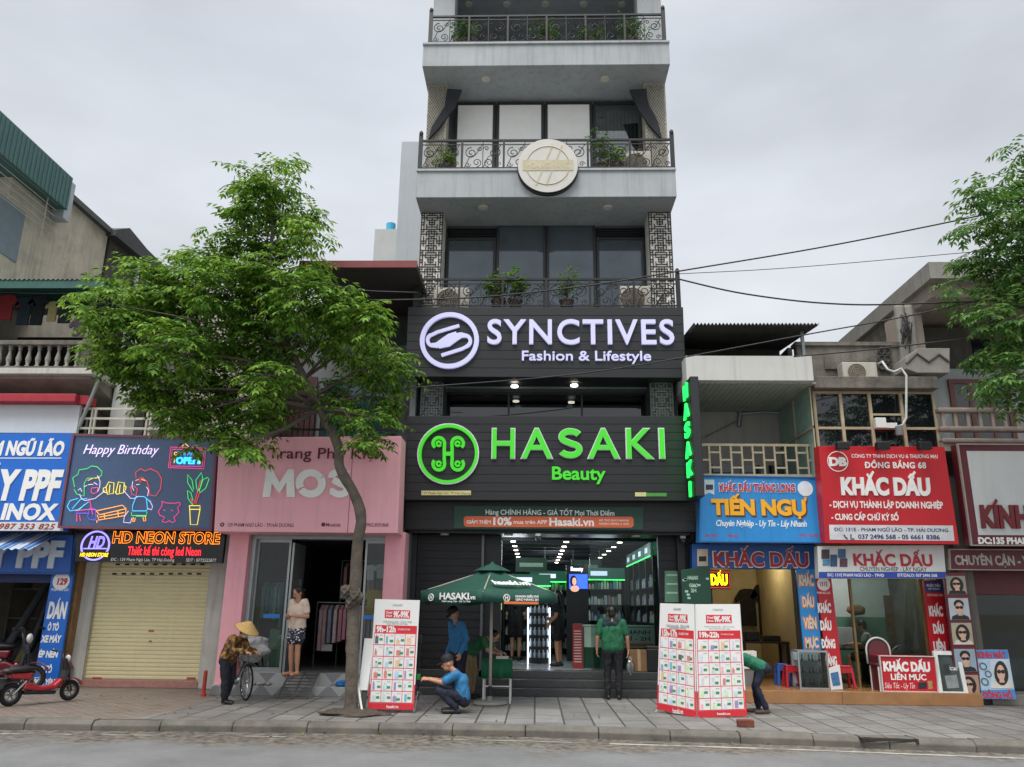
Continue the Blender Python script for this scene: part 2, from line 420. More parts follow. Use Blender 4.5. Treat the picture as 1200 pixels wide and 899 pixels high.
KB = [(-60, 10.2), (-20, 11.3), (-7.3, 11.87), (-3.5, 12.02), (-.3, 12.02), (3.2, 11.72), (6.3, 11.3), (20, 9.6), (60, 4)]
def kerb_y(x):
    for (a, b), (c, d) in zip(KB, KB[1:]):
        if a <= x <= c: return b + (d-b)*(x-a)/(c-a)
g = MB(); g.quad((-1500, -1500, -.16), (1500, -1500, -.16), (1500, 1500, -.16), (-1500, 1500, -.16))
structure(g.build('ground', M('soil', '#6d675c', .9)))
def strip(name, mat, off0, off1, z, far=None, xs=None):
    m = MB(); P = xs or KB
    for (a, b), (c, d) in zip(P, P[1:]):
        y0a, y0c = (far, far) if far is not None else (b+off0, d+off0)
        m.quad((a, y0a, z), (c, y0c, z), (c, d+off1, z), (a, b+off1, z))
    bm = m.build(name, mat, recalc=True); bm.data.update(); structure(bm)
    for v in bm.data.vertices: v.co += bm.location
    bm.location = (0, 0, 0); ORG[bm.name] = Vector((0, 0, 0)); return bm
strip('road', ground_mat('asphalt', 'road'), 0, .02, -.13, far=-60)
strip('sidewalk', ground_mat('paving', 'pave'), 0, .2, 0., far=40)
fine = [(x*.5, kerb_y(x*.5)) for x in range(-40, 41)]
worn = M('worn road paint', '#a3a199', .7, .3, 14, dirt=1.)
strip('road_edge_line', worn, -.42, -.33, -.126, xs=[p for p in fine if p[0] >= .9])
faded = M('faded road paint', '#8b8880', .75, .3, 14, dirt=1.)
for a_, b_ in ((-12, -8.2), (-7.8, -6.3), (-5.9, -5.2), (-4.1, -3.4), (-1.2, .5)): strip('road_edge_line', faded, -.41, -.33, -.126, xs=[(x_, kerb_y(x_)) for x_ in [a_+(b_-a_)*i/6 for i in range(7)]])
km = M('kerb concrete', '#66625b', .85, .25, 3, bump=.5, bscale=45, dirt=.55)
kerb = MB(); xk = -24.
while xk < 24:
    ln = rnd.uniform(.93, 1.07); x2 = xk+ln-.009; ya, yb = kerb_y(xk), kerb_y(x2); j = rnd.uniform(-.012, .012); t = rnd.uniform(-.012, .01)
    if not (4.35 < xk+ln/2 < 5.0):
        kerb.prism([(xk, ya+j, -.15), (xk, ya+j, -.05+t), (xk, ya+j+.05, .004+t), (xk, ya+.24, .006+t), (xk, ya+.24, -.15)], (x2-xk, yb-ya, 0))
    xk += ln
structure(kerb.build('kerb', km, bev=.012))

# shared materials
conc = M('weathered concrete', '#8f8b83', .85, .2, 1.6, bump=.4, bscale=25, streak=.55, dirt=.35)
oldc = M('old mouldy concrete', '#6f6a62', .9, .3, 2.2, bump=.6, bscale=20, streak=.7, dirt=.8)
plast = M('grey plaster', '#a3a8ab', .7, .09, 1.2, bump=.15, bscale=60, streak=.42, dirt=.08)
white = M('white paint', '#d6d6d2', .55, .05, 2, streak=.25)
whited = M('dirty white paint', '#bab8b0', .7, .12, 2, streak=.5, dirt=.15)
dark = M('dark cladding', '#202226', .5, .1, 3)
black = M('black metal', '#15171a', .45, .1, 6)
gmetal = M('galvanised steel', '#9a9fa2', .4, .12, 8, metal=.7)
wmetal = M('white metal', '#cfcfca', .4, .05, 8)
pitch = M('unlit interior', '#23211f', .9, .2, 2)
darkglass = M('dark window glass', '#1b2024', .04, .0, 3, spec=.75)
tintglass = M('grey window glass', '#59636a', .06, .25, 1.1, metal=.4, spec=.9)
beige = M('beige steel frame', '#aca084', .55, .14, 6, dirt=.2)
lampw = M('downlight lamp', '#fff6e6', .5, 0, emit=6, ecol='#fff4e2')
lampoff = M('unlit downlight', '#c9c4b4', .5, .05)
clear = glass('clear glass', '#e3eaea', -.02, .95)
shopglass = glass('shop window glass', '#e3eae7', .01, .95, 1.42)

def grid_lattice(m, X0, X1, Z0, Z1, Y, nx, cell, r=.012, seed=3):
    """chinese fretwork: mirrored random runs on a grid"""
    q = random.Random(seed); dx = (X1-X0)/nx; nz = max(4, round((Z1-Z0)/cell)); dz = (Z1-Z0)/nz; per = 8
    hb = [[q.random() < .62 for i in range(nx)] for j in range(per)]; vb = [[q.random() < .6 for i in range(nx+1)] for j in range(per)]
    for j in range(nz+1):
        jj = j % per if (j//per) % 2 == 0 else per-1-j % per
        for i in range(nx):
            k = min(i, nx-1-i)
            if hb[jj][k] or j in (0, nz): m.box(X0+i*dx-r, X0+(i+1)*dx+r, Y-.012, Y, Z0+j*dz-r, Z0+j*dz+r)
            k = min(i, nx-i)
            if j < nz and (vb[jj][k] or i == 0): m.box(X0+i*dx-r, X0+i*dx+r, Y-.0125, Y+.0005, Z0+j*dz-r, Z0+(j+1)*dz+r)
        if j < nz: m.box(X1-r, X1+r, Y-.0125, Y+.0005, Z0+j*dz-r, Z0+(j+1)*dz+r)
def spiral(c, r, turns, a0, sgn=1, n=26):
    return [c + Vector((math.cos(a0+sgn*2*math.pi*turns*t/n)*r*(1-.82*t/n), 0, math.sin(a0+sgn*2*math.pi*turns*t/n)*r*(1-.82*t/n))) for t in range(n+1)]
iron = M('wrought iron', '#101214', .5, .15, 9)
def iron_railing(X0, X1, Z0, Z1, Y, parent, npan=6):
    m = MB(); h = Z1-Z0
    for z, t in ((Z1-.02, .045), (Z0+.05, .03), (Z1-.13, .018)): m.box(X0, X1, Y, Y+t, z-t/2, z+t/2)
    q = random.Random(5)
    for i in range(npan+1):
        x = X0+(X1-X0)*i/npan; e = i in (0, npan)
        w = .045 if e else .022; m.box(x-w, x+w, Y-.004, Y+.05, Z0, Z1+(.12 if e else .0))
        if e: m.ell((x, Y+.02, Z1+.16), (.05, .05, .08), 8, 6)
    for i in range(npan):
        a = X0+(X1-X0)*i/npan+.05; b = X0+(X1-X0)*(i+1)/npan-.05; n = 2; w = (b-a)/n
        for k in range(n):
            cx = a+w*(k+.5); cz = (Z0+Z1)/2-.04; s = 1 if k % 2 == 0 else -1; R = min(w*.34, h*.26)
            m.tube(spiral(Vector((cx-s*w*.12, Y+.02, cz+h*.12)), R, 1.6, math.pi*.5, s), .011, 5)
            m.tube(spiral(Vector((cx+s*w*.18, Y+.02, cz-h*.2)), R*.75, 1.5, -math.pi*.5, s), .010, 5)
            m.tube(spiral(Vector((cx-s*w*.3, Y+.02, cz-h*.26)), R*.45, 1.3, 0, -s), .009, 5)
            m.tube(spiral(Vector((cx+s*w*.32, Y+.02, cz+h*.26)), R*.42, 1.3, math.pi, s), .009, 5)
            m.tube([(cx-w*.48, Y+.02, Z0+.06), (cx-w*.2, Y+.02, cz), (cx+w*.1, Y+.02, cz+h*.05), (cx+w*.45, Y+.02, Z1-.14)], .009, 5)
        m.box((a+b)/2-.008, (a+b)/2+.008, Y, Y+.03, Z0+.05, Z1-.03)
    return m.build('railing_grille', iron, parent)
def window(parent, X0, X1, Z0, Z1, Y, nx, nz, fm, gm, fw=.05, name='window', mull=True):
    f = MB(); d = .06
    f.box(X0, X0+fw, Y, Y+d, Z0, Z1); f.box(X1-fw, X1, Y, Y+d, Z0, Z1); f.box(X0+fw, X1-fw, Y+.002, Y+d, Z1-fw, Z1); f.box(X0+fw, X1-fw, Y+.002, Y+d, Z0, Z0+fw)
    for i in range(1, nx): x = X0+(X1-X0)*i/nx; f.box(x-fw*.4, x+fw*.4, Y+.004, Y+d-.004, Z0+fw, Z1-fw)
    for j in range(1, nz): z = Z0+(Z1-Z0)*j/nz; f.box(X0+fw, X1-fw, Y+.006, Y+d-.006, z-fw*.35, z+fw*.35)
    w = f.build(name, fm, parent)
    MB().box(X0+fw*.5, X1-fw*.5, Y+.028, Y+.036, Z0+fw*.5, Z1-fw*.5).build('pane', gm, w)
    return w

# ================================================================== the tower
TX0, TX1 = -2.62, 3.07
T = thing('tower_building', 'tall narrow grey building with stacked balconies and black shop signs', 'building', (.2, 17, 0))
zA0, zA1 = at(640, 76.5, 15.7).z, at(640, 49.5, 15.7).z
zB0, zB1 = at(640, 231, 15.7).z, at(640, 198, 15.7).z
zC = at(640, 360, 15.7).z; zD = at(640, 443, 15.7).z; zE = at(640, 487.6, 15.7).z; zF = at(640, 587, 15.7).z
zG = 3.27
body = MB()
body.box(TX0+.05, TX0+.2, 16.45, 31, zC, 21); body.box(TX1-.2, TX1-.05, 16.45, 31, zC, 21)
body.box(TX0+.2, TX1-.2, 30.8, 31, 0, 21)
body.box(TX0+.2, TX1-.2, 17.25, 30.8, zC, zB0+.003)            # third floor core behind the windows
body.box(TX0+.2, TX1-.2, 17.2, 30.8, zB0+.006, zA0+.003)
body.box(TX0+.2, TX1-.2, 19.6, 30.8, zA0+.006, 20.9)
body.box(TX0+.2, TX1-.2, 16.65, 30.8, zG+.06, zE-.02)           # floor over the shop
body.box(TX0+.2, TX1-.2, 16.6, 30.8, zD+.02, zC-.004)
body.build('wall', M('tower plaster', '#7f868b', .7, .06, 1.2, bump=.1, bscale=60, streak=.2), T)
lo_ = MB(); lo_.box(TX0+.05, TX0+.2, 16.45, 31, 0, zC-.005); lo_.box(TX1-.2, TX1-.05, 16.45, 31, 0, zC-.005); lo_.build('lower_wall', dark, T)
for z0, z1, yb in ((zB0, zB1, 17.2), (zA0, zA1, 17.2), (17.4, 18.1, 19.5)):
    sl = MB().box(TX0-.05, TX1, 15.7, yb, z0, z1-.004); sl.box(TX0-.06, TX1+.01, 15.66, 15.76, z1-.06, z1); sl.build('balcony_slab', plast, T, bev=.01)
MB().box(TX0, TX1-.05, 15.97, 16.55, zD+.05, zC-.05).build('balcony_slab', dark, T)
iron_railing(*[rect(487, 326, 795, 360, 15.75)[i] for i in (0, 1)], zC+.01, at(640, 326, 15.75).z, 15.75, T)
iron_railing(TX0, TX1-.04, zB1, at(640, 163, 15.72).z, 15.72, T)
iron_railing(TX0+.1, TX1-.1, zA1, at(640, 17, 15.72).z, 15.72, T)
# corner pillars with fretwork on the third floor, carved stone on the fourth
stonew = M('carved pale stone', '#a39f92', .8, .22, 26, bump=.9, bscale=16)
backw = M('pale fretwork backing', '#d9d6ce', .7, .1, 3, streak=.15); fret = M('fretwork iron', '#3a3533', .6, .1, 8)
for a, b in ((492, 518), (761, 788)):
    X0, X1, _, _ = rect(a, 240, b, 345, 16.4)
    p = MB().box(X0, X1, 16.4, 16.95, zC, zB0).build('pillar', backw, T)
    lt = MB(); grid_lattice(lt, X0+.01, X1-.01, zC+.02, zB0-.02, 16.398, 8, .058, .011, 11); lt.build('lattice', fret, p)
    X0, X1, _, _ = rect(a+1, 450, b+1, 488, 16.2)
    p = MB().box(X0, X1, 16.2, 16.95, zE-.1, zD+.2).build('pillar', M('grey fretwork backing', '#4a4d50', .7), T)
    lt = MB(); grid_lattice(lt, X0+.01, X1-.01, zE, zD+.1, 16.198, 8, .06, .012, 11); lt.build('lattice', M('light fretwork', '#8b8f90', .6), p)
for a, b in ((500.5, 523), (756, 781)):
    X0, X1, _, _ = rect(a, 100, b, 170, 16.4); p = MB().box(X0, X1, 16.4, 16.95, zB1, zA0)
    zz = zB1+.9
    while zz < zA0: p.box(X0-.004, X1+.004, 16.394, 16.95, zz, zz+.03); zz += .95
    p = p.build('pillar', stonew, T); lt = MB(); zz = zB1+.05; row = 0
    while zz < zA0-.1:
        xx = X0+.03+(row % 2)*.03
        while xx < X1-.03: lt.prism([(xx, 16.398, zz), (xx+.012, 16.398, zz+.035), (xx, 16.398, zz+.075), (xx-.012, 16.398, zz+.035)], (0, -.006, 0)); xx += .06
        zz += .05; row += 1
    lt.build('lattice', M('dark carving', '#4d4942', .8), p)
for a, b in ((508, 533), (747, 775)):
    X0, X1, _, _ = rect(a, -20, b, 45, 16.4); MB().box(X0, X1, 16.4, 16.95, zA1, 17.4).build('pillar', plast, T)
# third floor glazing
fm3 = M('dark window frame', '#2a2d31', .45)
X0, X1, Z0, Z1 = rect(520, 262, 759, 362, 17.05); Z0 = zC
hd = MB().box(X0-.3, X1+.3, 17.1, 17.24, Z1, zB0-.01); hd.build('lintel', plast, T)
xs = [rect(a, 262, a+1, 362, 17.05)[0] for a in (522, 581, 640, 699, 758)]
for i in range(4):
    w = window(T, xs[i]+.01, xs[i+1]-.01, Z0, Z1-.36 if i in (0, 3) else Z1, 17.05, 1, 1, fm3, tintglass, .06)
    if i in (0, 3):
        lv = MB(); lv.box(xs[i]+.01, xs[i+1]-.01, 17.16, 17.2, Z1-.36, Z1)
        for k in range(6): z = Z1-.04-k*.058; lv.prism([(xs[i]+.03, 17.07, z-.03), (xs[i]+.03, 17.06, z-.02), (xs[i]+.03, 17.14, z+.02), (xs[i]+.03, 17.15, z+.01)], (xs[i+1]-xs[i]-.06, 0, 0))
        lv.build('louvre_vent', fm3, T)
# fourth floor glazing with white blinds and dark drapes
blind = M('white blind', '#f7f7f4', .45, .04, 2.5, bump=.2, bscale=4)
xs = [rect(a, 118, a+1, 200, 17.02)[0] for a in (532, 581, 638, 695, 757)]; Z1 = at(640, 120, 17.02).z
MB().box(xs[0]-.3, xs[4]+.3, 17.08, 17.19, Z1, zA0-.01).build('lintel', plast, T)
for i in range(4):
    w = window(T, xs[i]+.01, xs[i+1]-.01, zB1, Z1, 17.0, 1, 1, fm3, glass('upper glass', '#e8ecec', .15, .95), .07)
    if i < 3: MB().box(xs[i]+.075, xs[i+1]-.075, 17.012, 17.018, zB1+.05, Z1-.075).build('blind', blind, w)
    else:
        cu = MB()
        for k in range(12): x = xs[i]+.08+(xs[i+1]-xs[i]-.18)*k/12; cu.box(x, x+.052, 17.075+.012*(k % 2), 17.1+.012*(k % 2), zB1+.05, Z1-.22)
        cu.build('curtain', M('grey curtain', '#8f9698', .8, .15, 9), w)
drape = M('dark drape cloth', '#26282f', .9, .2, 4)
for pts in ([(524, 104), (541, 105), (533, 125), (514, 150), (502, 163), (506, 148), (521, 125)], [(757, 104), (738, 105), (748, 128), (760, 145), (776, 163), (771, 142), (760, 122)]):
    MB().prism([at(x, y, 16.3) for x, y in pts], (0, .07, 0)).build('drape', drape, T)
# lamps in the balcony soffits
for px, py, z in [(566, 243, zB0), (712, 243, zB0), (569, 92.5, zA0), (709, 92.5, zA0)] + [(549 + i*45, 5, 17.4) for i in range(5)]:
    p = atZ(px, py, z); MB().lathe((p.x, p.y, z-.03), [(.03, 0), (.1, .004), (.11, .035)], 18).build('downlight', lampoff, T)
# second floor behind the gap: dark room with lit downlights
MB().box(TX0+.2, TX1-.2, 23, 23.2, zE, zD).build('back_wall', pitch, T)
X0, X1, _, _ = rect(511, 450, 768, 488, 16.9)
window(T, X0, X1, zE-.02, zD+.02, 16.9, 3, 1, fm3, glass('dim glass', '#59636a', .06, .55), .05)
for px, py in ((603, 452), (605, 464), (607, 476), (673, 451), (670, 464), (668, 476)):
    p = atZ(px, py, zD); MB().cyl((p.x, p.y, zD), (p.x, p.y, zD-.03), .075).build('downlight', lampw, T)
p = atZ(570.5, 462, zD); MB().cyl((p.x, p.y, zD-.0), (p.x, p.y, zD-.05), .06).build('downlight', M('warm bulb', '#ffb36b', .5, 0, emit=3), T)
# ground floor front: fascia, slatted walls, soffit, steps
slat = M('dark slat cladding', '#191b1e', .5, .12, 3, bump=.2)
fa = MB(); fa.pbox(475, 587.5, 815, 622, 15.97, .62)
for k in range(3): fa.pbox(475.5, 588+k*11.3, 814.5, 588.8+k*11.3+9.2, 15.96, .03)
fa.build('fascia', slat, T)
zS = at(640, 622, 15.97).z
so_ = MB().box(TX0, TX1, 16.1, 16.9, zS-.05, zS-.003); so_.build('soffit', black, T)
def slat_wall(px0, px1, Y, z1, nm='side_wall'):
    a, b, _, _ = rect(px0, 640, px1, 800, Y); m = MB().box(a, b, Y+.02, Y+.14, 0, z1); z = .02
    while z < z1-.14: m.box(a, b, Y, Y+.03, z, z+.135); z += .15
    return m.build(nm, slat, T)
slat_wall(478, 563, 16.6, zS-.05); slat_wall(774, 813, 16.6, zS-.05)
a, b, _, _ = rect(564, 640, 587, 800, 16.75); MB().box(a, b, 16.75, 16.85, .36, zS-.05).build('steel_door', M('black steel door', '#1c1e20', .4), T)
a, b, _, _ = rect(563, 640, 566, 800, 16.62); MB().box(a, b, 16.55, 16.9, 0, zS-.05).build('door_post', M('grey aluminium post', '#63686b', .35, metal=.5), T)
granite = M('black granite', '#3c3d3e', .35, .3, 30)
fz = .42
for k in range(3):
    MB().box(TX0+.05, TX1-.02, 15.95+k*.3, 16.95, k*.14+.001, (k+1)*.14).build('step', granite, T, bev=.008)
for px, py in ((521, 624.5), (596, 624), (672, 624), (745, 624)):
    p = at(px, py, 16.3); MB().cyl((p.x, 16.3, zS-.05), (p.x, 16.3, zS-.075), .09).build('downlight', lampoff, T)
cam_m = M('white plastic', '#d4d5d3', .4)
for px, py, Y in ((630.5, 626, 16.05), (800.5, 630, 16.3)):
    p = at(px, py, Y); c = thing('security_camera', 'white dome camera under the soffit above the shop door' if px < 700 else 'white dome camera beside the vertical green sign', 'camera', (p.x, Y, zS-.18))
    MB().cyl((p.x, Y, zS-.052), (p.x, Y, zS-.1), .06).build('mount', cam_m, c); MB().ell((p.x, Y, zS-.13), (.055, .055, .07), 12, 8).build('dome', M('camera dome', '#3a3d40', .15), c, smooth=True)
# ---- shop interior
gx0, gx1, _, _ = rect(587, 640, 771, 790, 16.75)
inn = MB(); inn.box(TX0+.21, TX1-.21, 16.95, 30.7, .3, fz); inn.build('shop_floor', M('pale floor tile', '#a9b0b4', .18, .06, 1.5), T)
zc = 3.18
ce = MB().box(TX0+.21, TX1-.21, 16.9, 30.7, zc, zc+.06)
for k in range(12): ce.box(TX0+.21, TX1-.21, 17.6+k*1.1, 17.68+k*1.1, zc-.06, zc-.001)
ce.build('shop_ceiling', M('dark ceiling', '#22272c', .8), T)
MB().box(TX0+.25, TX1-.25, 30.2, 30.3, fz, zc).build('back_wall', M('dark teal wall', '#20323a', .7), T)
for X in (-.52, .73, 1.98):
    for k in range(8):
        y = 17.55+k*1.45; MB().cyl((X, y, zc-.062), (X, y, zc-.08), .06, n=12).build('downlight', lampw, T)
for i, (x, y) in enumerate(((-.5, 18.6), (1.6, 19.2), (.5, 23), (.5, 27))):
    l = bpy.data.lights.new('shop_lamp', 'POINT'); l.energy = 26; l.color = (.86, .95, 1); l.shadow_soft_size = .3
    lo = bpy.data.objects.new('shop_lamp', l); COL.objects.link(lo); lo.location = (x, y, zc-.35)
def shelf_bay(x, y, rot, label, h=2.3, w=1.1):
    s = thing('display_shelf', label, 'shelf', (x, y, fz), 'lit product shelves inside the cosmetics shop', rot)
    sm = M('shelf black', '#1f2326', .5)
    MB().box(-w/2, w/2, .3, .34, 0, h).build('back_panel', M('shelf back', '#3f4f55', .6), s, local=True)
    for sx in (-1, 1): MB().box(sx*w/2-.02, sx*w/2+.02, -.02, .34, 0, h).build('side_panel', sm, s, local=True)
    cols = ['#c8c3d6', '#7fa9c9', '#d9d6cf', '#9fc3a5', '#c98f9f', '#e3dfc8', '#5b7f92']
    q = random.Random(int(x*31+y*17))
    for k in range(5):
        z = .12+k*.38; MB().box(-w/2+.021, w/2-.021, 0, .3, z, z+.025).build('shelf_board', sm, s, local=True)
    pr = {}
    for k in range(5):
        z = .147+k*.38; xx = -w/2+.05
        while xx < w/2-.09:
            ww = q.uniform(.04, .09); hh = q.uniform(.12, .27); c = q.choice(cols); pr.setdefault(c, MB())
            if q.random() < .5: pr[c].box(xx, xx+ww, .03, .03+ww, z, z+hh)
            else: pr[c].lathe((xx+ww/2, .06, z), [(ww/2, 0), (ww/2, hh*.7), (ww/4, hh*.8), (ww/4, hh)], 8)
            xx += ww+.012
    for c, m in pr.items():
        o = m.build('product', M('product '+c, c, .4), s, local=True); o['kind'] = 'stuff'
    MB().box(-w/2, w/2, -.05, .3, h, h+.28).build('lightbox', M('header lightbox', '#1f4a40', .5, .1, emit=.12, ecol='#4fb08a'), s, local=True)
    MB().box(-w/2, w/2, -.06, -.052, h-.02, h).build('light_strip', M('green light strip', '#35e05a', .5, 0, emit=4), s, local=True)
    MB().box(-w*.28, w*.1, -.058, -.051, h+.09, h+.2).build('label', M('pale lit label', '#cfdcf0', .5, 0, emit=.9), s, local=True)
    return s
sh0 = None
side = {1: ('along the entrance side wall', 'second from the entrance', 'third from the entrance', 'deep in the shop'), 0: ('just behind the steel door', 'second behind the steel door', 'third behind the steel door', 'far behind the steel door')}
for k, y in enumerate((18.0, 19.15, 20.3, 21.5)):
    for right in (1, 0):
        shelf_bay(TX1-.55 if right else TX0+.55, y, -math.pi/2 if right else math.pi/2, ('tall lit shelf of cosmetics by the counter wall, ' if right else 'tall lit shelf of cosmetics, ')+side[right][k])
# freestanding shelf seen through the door, lit edges
s = thing('display_shelf', 'free standing black shelf with white lit edges facing the shop door', 'shelf', (atZ(632, 768, fz).x, 18.6, fz))
X0, X1, Z0, Z1 = rect(618, 712, 645, 768, 18.6); Z0 = fz
MB().box(X0, X1, 18.75, 18.8, Z0, Z1).build('back_panel', black, s)
for x in (X0, X1-.03): MB().box(x, x+.03, 18.58, 18.75, Z0, Z1).build('light_strip', M('white lit edge', '#eaf4ff', .5, 0, emit=1.6), s)
for k in range(5):
    z = Z0+.1+k*(Z1-Z0)/5; MB().box(X0+.031, X1-.031, 18.6, 18.75, z, z+.02).build('shelf_board', M('shelf black', '#1f2326'), s)
    m = MB()
    for i in range(5): m.lathe((X0+.08+i*(X1-X0-.15)/4, 18.66, z+.022), [(.035, 0), (.035, .1), (.015, .13), (.015, .17)], 8)
    m.build('product', M('pale bottle', '#b9c4cf', .3), s)['kind'] = 'stuff'
s = thing('back_display', 'row of pale green lit display panels under a dotted black header deep in the shop', 'display', (0, 24, fz))
MB().box(-2.2, 1.0, 24.2, 24.3, fz, 2.5).build('back_panel', M('shelf black', '#1f2326'), s)
MB().box(-2.2, 1.0, 24.0, 24.2, 2.15, 2.45).build('header', black, s)
for k in range(9): x = -2.0+k*.36; MB().cyl((x, 24.05, 2.15), (x, 24.05, 2.12), .04).build('spot_lamp', lampw, s); MB().box(x, x+.3, 24.15, 24.19, 1.55, 2.05).build('lit_panel', M('pale green lit panel', '#b9e89a', .5, 0, emit=.8), s)
for k in range(9): x = -2.0+k*.36; MB().box(x, x+.3, 24.1, 24.19, 1.0, 1.45).build('product', M('product '+('#c8c3d6', '#7fa9c9', '#9fc3a5')[k % 3], '#8a93a3', .4), s)
ltext('BEAUTY ZONE', 636, 684, 652, 689, 23.99, M('blue white lit letters', '#cfe3ff', .5, 0, emit=1.8), s, .03) if False else None
# counter
c = thing('service_counter', 'green and pale mint delivery counter just inside the shop door', 'counter', (atZ(727, 783, fz).x, 17.5, fz))
mint = M('mint board', '#bcd8c4', .5, .05); dgreen = M('dark green board', '#0f4a34', .5, .1)
X0, X1, Z0, Z1 = rect(684, 733, 770, 783, 17.5); Z0 = fz
zm = at(727, 759, 17.5).z
MB().box(X0, X1, 17.52, 18.0, Z0, Z1-.03).build('cabinet', dgreen, c); MB().box(X0-.02, X1, 17.5, 18.02, Z1-.03, Z1).build('worktop', mint, c)
MB().box(X0+.01, X1-.01, 17.505, 17.518, zm, Z1-.04).build('front_panel', mint, c)
MB().box(X0+.6, X1-.08, 17.498, 17.504, zm+.03, zm+.09).build('strip', M('orange strip', '#d9723f', .5), c)
def ltext(body, px0, py0, px1, py1, Y, mat, parent, off=.02, depth=.008, shear=0, res=3, name='lettering'):
    X0, X1, Z0, Z1 = rect(px0, py0, px1, py1, Y); m = text_mb(body, X1-X0, Z1-Z0, off, res, shear, depth)
    m.v = [(v[0]+X0, v[1]+Y, v[2]+Z0) for v in m.v]; return m.build(name, mat, parent, recalc=False)
gtext = M('deep green letters', '#12533a', .5, 0)
ltext('GIAO NHANH', 700, 738.5, 762, 743, 17.503, gtext, c); ltext('MIỄN PHÍ - 2H', 700, 746, 762, 750.5, 17.503, gtext, c)
# column with the screen
t = thing('screen_column', 'black column with a blue advertising screen inside the shop', 'screen', (atZ(677, 750, fz).x, 19.6, fz))
X0, X1, Z0, Z1 = rect(664, 662, 690, 760, 19.6)
MB().box(X0, X1, 19.6, 19.8, fz, Z1).build('post', black, t)
X0, X1, Z0, Z1 = rect(667, 673, 688.5, 690, 19.58)
sc = MB().box(X0, X1, 19.57, 19.598, Z0, Z1).build('screen', M('blue screen', '#2747c8', .3, .5, 4, emit=1.5, ecol='#2f55e0'), t)
w = X1-X0; m = MB(); m.ell((X0+w*.28, 19.566, Z0+(Z1-Z0)*.5), (w*.12, .003, (Z1-Z0)*.27)); m.ell((X0+w*.3, 19.566, Z0), (w*.24, .003, (Z1-Z0)*.22)); m.build('portrait', M('lit skin', '#d9a58f', .5, 0, emit=.7), sc)
MB().ell((X0+w*.24, 19.569, Z0+(Z1-Z0)*.52), (w*.2, .003, (Z1-Z0)*.4)).build('portrait_hair', M('screen hair', '#1a1426', .6, 0), sc)
ltext('Beauty', 669, 664.5, 683, 669, 19.598, M('lit white letters', '#f2f4ff', .5, 0, emit=1.5), t)
# entrance glass, turnstile gate, bin, carton
MB().box(rect(692, 640, 770, 785, 17.0)[0], gx1, 17.0, 17.012, fz, zc).build('glass_panel', clear, T)
t = thing('entry_gate', 'red security gate pillar standing by the delivery counter', 'gate', (atZ(677, 783, fz).x, 17.35, fz))
X0, X1, Z0, Z1 = rect(671, 731, 683, 783, 17.35); MB().box(X0, X1, 17.35, 17.43, fz, Z1).build('panel', M('red gate', '#8f2b2b', .5), t, bev=.01)
m = MB()
for k in range(12): m.box(X0+.03, X1-.03, 17.343, 17.348, fz+.12+k*.055, fz+.14+k*.055)
m.build('lettering', M('pale print', '#c9b7b0', .6), t)
X0, X1, Z0, Z1 = rect(758, 757, 772, 789, 16.75)
t = thing('litter_bin', 'black square litter bin by the delivery counter', 'bin', ((X0+X1)/2, 16.8, fz))
MB().box(X0, X1, 16.7, 16.9, fz+.001, Z1-.05).build('body', black, t, bev=.02); MB().box(X0-.005, X1+.005, 16.695, 16.905, Z1-.049, Z1).build('lid', M('bin lid', '#2a2c2e', .3), t, bev=.015)
t = thing('cardboard_carton', 'brown cardboard carton standing against the mint counter', 'box', (atZ(747, 786, fz).x, 17.0, fz))
X0, X1, Z0, Z1 = rect(737, 761, 758, 787, 16.95); MB().box(X0, X1, 16.75, 16.97, fz+.001, Z1).build('body', M('cardboard', '#7a5c40', .8, .1), t, bev=.004); MB().box((X0+X1)/2-.03, (X0+X1)/2+.03, 16.747, 16.972, fz+.01, Z1+.002).build('tape', M('parcel tape', '#a98f68', .3), t)
# background building beside the tower
b = thing('distant_building', 'plain pale grey building behind the tower with a small blue tank', 'building', (-4.3, 30, 0))
X0, X1, Z0, Z1 = rect(466, 166, 520, 340, 30); MB().box(X0, X1, 30, 42, 0, Z1).build('wall', M('pale grey render', '#a7adb1', .7, .05, 1, streak=.15), b)
X2, X3, Z2, Z3 = rect(436, 266, 466, 340, 30); MB().box(X2, X0-.01, 30.2, 42, 0, Z3).build('side_wall', M('off white render', '#b5b8b6', .7, .05, 1, streak=.2), b)
X2, X3, Z2, Z3 = rect(451, 259, 462, 271, 30.5); MB().cyl(((X2+X3)/2, 30.8, Z2), ((X2+X3)/2, 30.8, Z3), (X3-X2)/2).build('water_tank', M('blue tank', '#3aa5c9', .4), b)
def corrugated(m, a, b, c, d, n=40, amp=.012, th=.004):
    """wavy sheet from back edge a-b to front edge d-c"""
    a, b, c, d = map(Vector, (a, b, c, d)); nn = (b-a).cross(d-a).normalized(); vs = []; k = n*2
    for i in range(k+1):
        t = i/k; w = amp if i % 2 else -amp
        vs += [a.lerp(b, t)+nn*w, d.lerp(c, t)+nn*w, a.lerp(b, t)+nn*(w-th), d.lerp(c, t)+nn*(w-th)]
    fs = []
    for i in range(k):
        o = i*4; p = o+4; fs += [(o, p, p+1, o+1), (o+2, o+3, p+3, p+2), (o+1, p+1, p+3, o+3), (o, o+2, p+2, p)]
    return m.add(vs, fs)
def baluster(m, x, y, z, h, r=.06):
    m.lathe((x, y, z), [(r*.9, 0), (r*.9, h*.06), (r*.5, h*.1), (r*.85, h*.28), (r*1.0, h*.38), (r*.6, h*.6), (r*.45, h*.78), (r*.8, h*.84), (r*.55, h*.9), (r*.9, h*.94), (r*.9, h)], 8)
GARM = [(-.28, 0), (.28, 0), (.27, .42), (.46, .3), (.52, .42), (.3, .68), (.12, .72), (-.12, .72), (-.3, .68), (-.52, .42), (-.46, .3), (-.27, .42)]
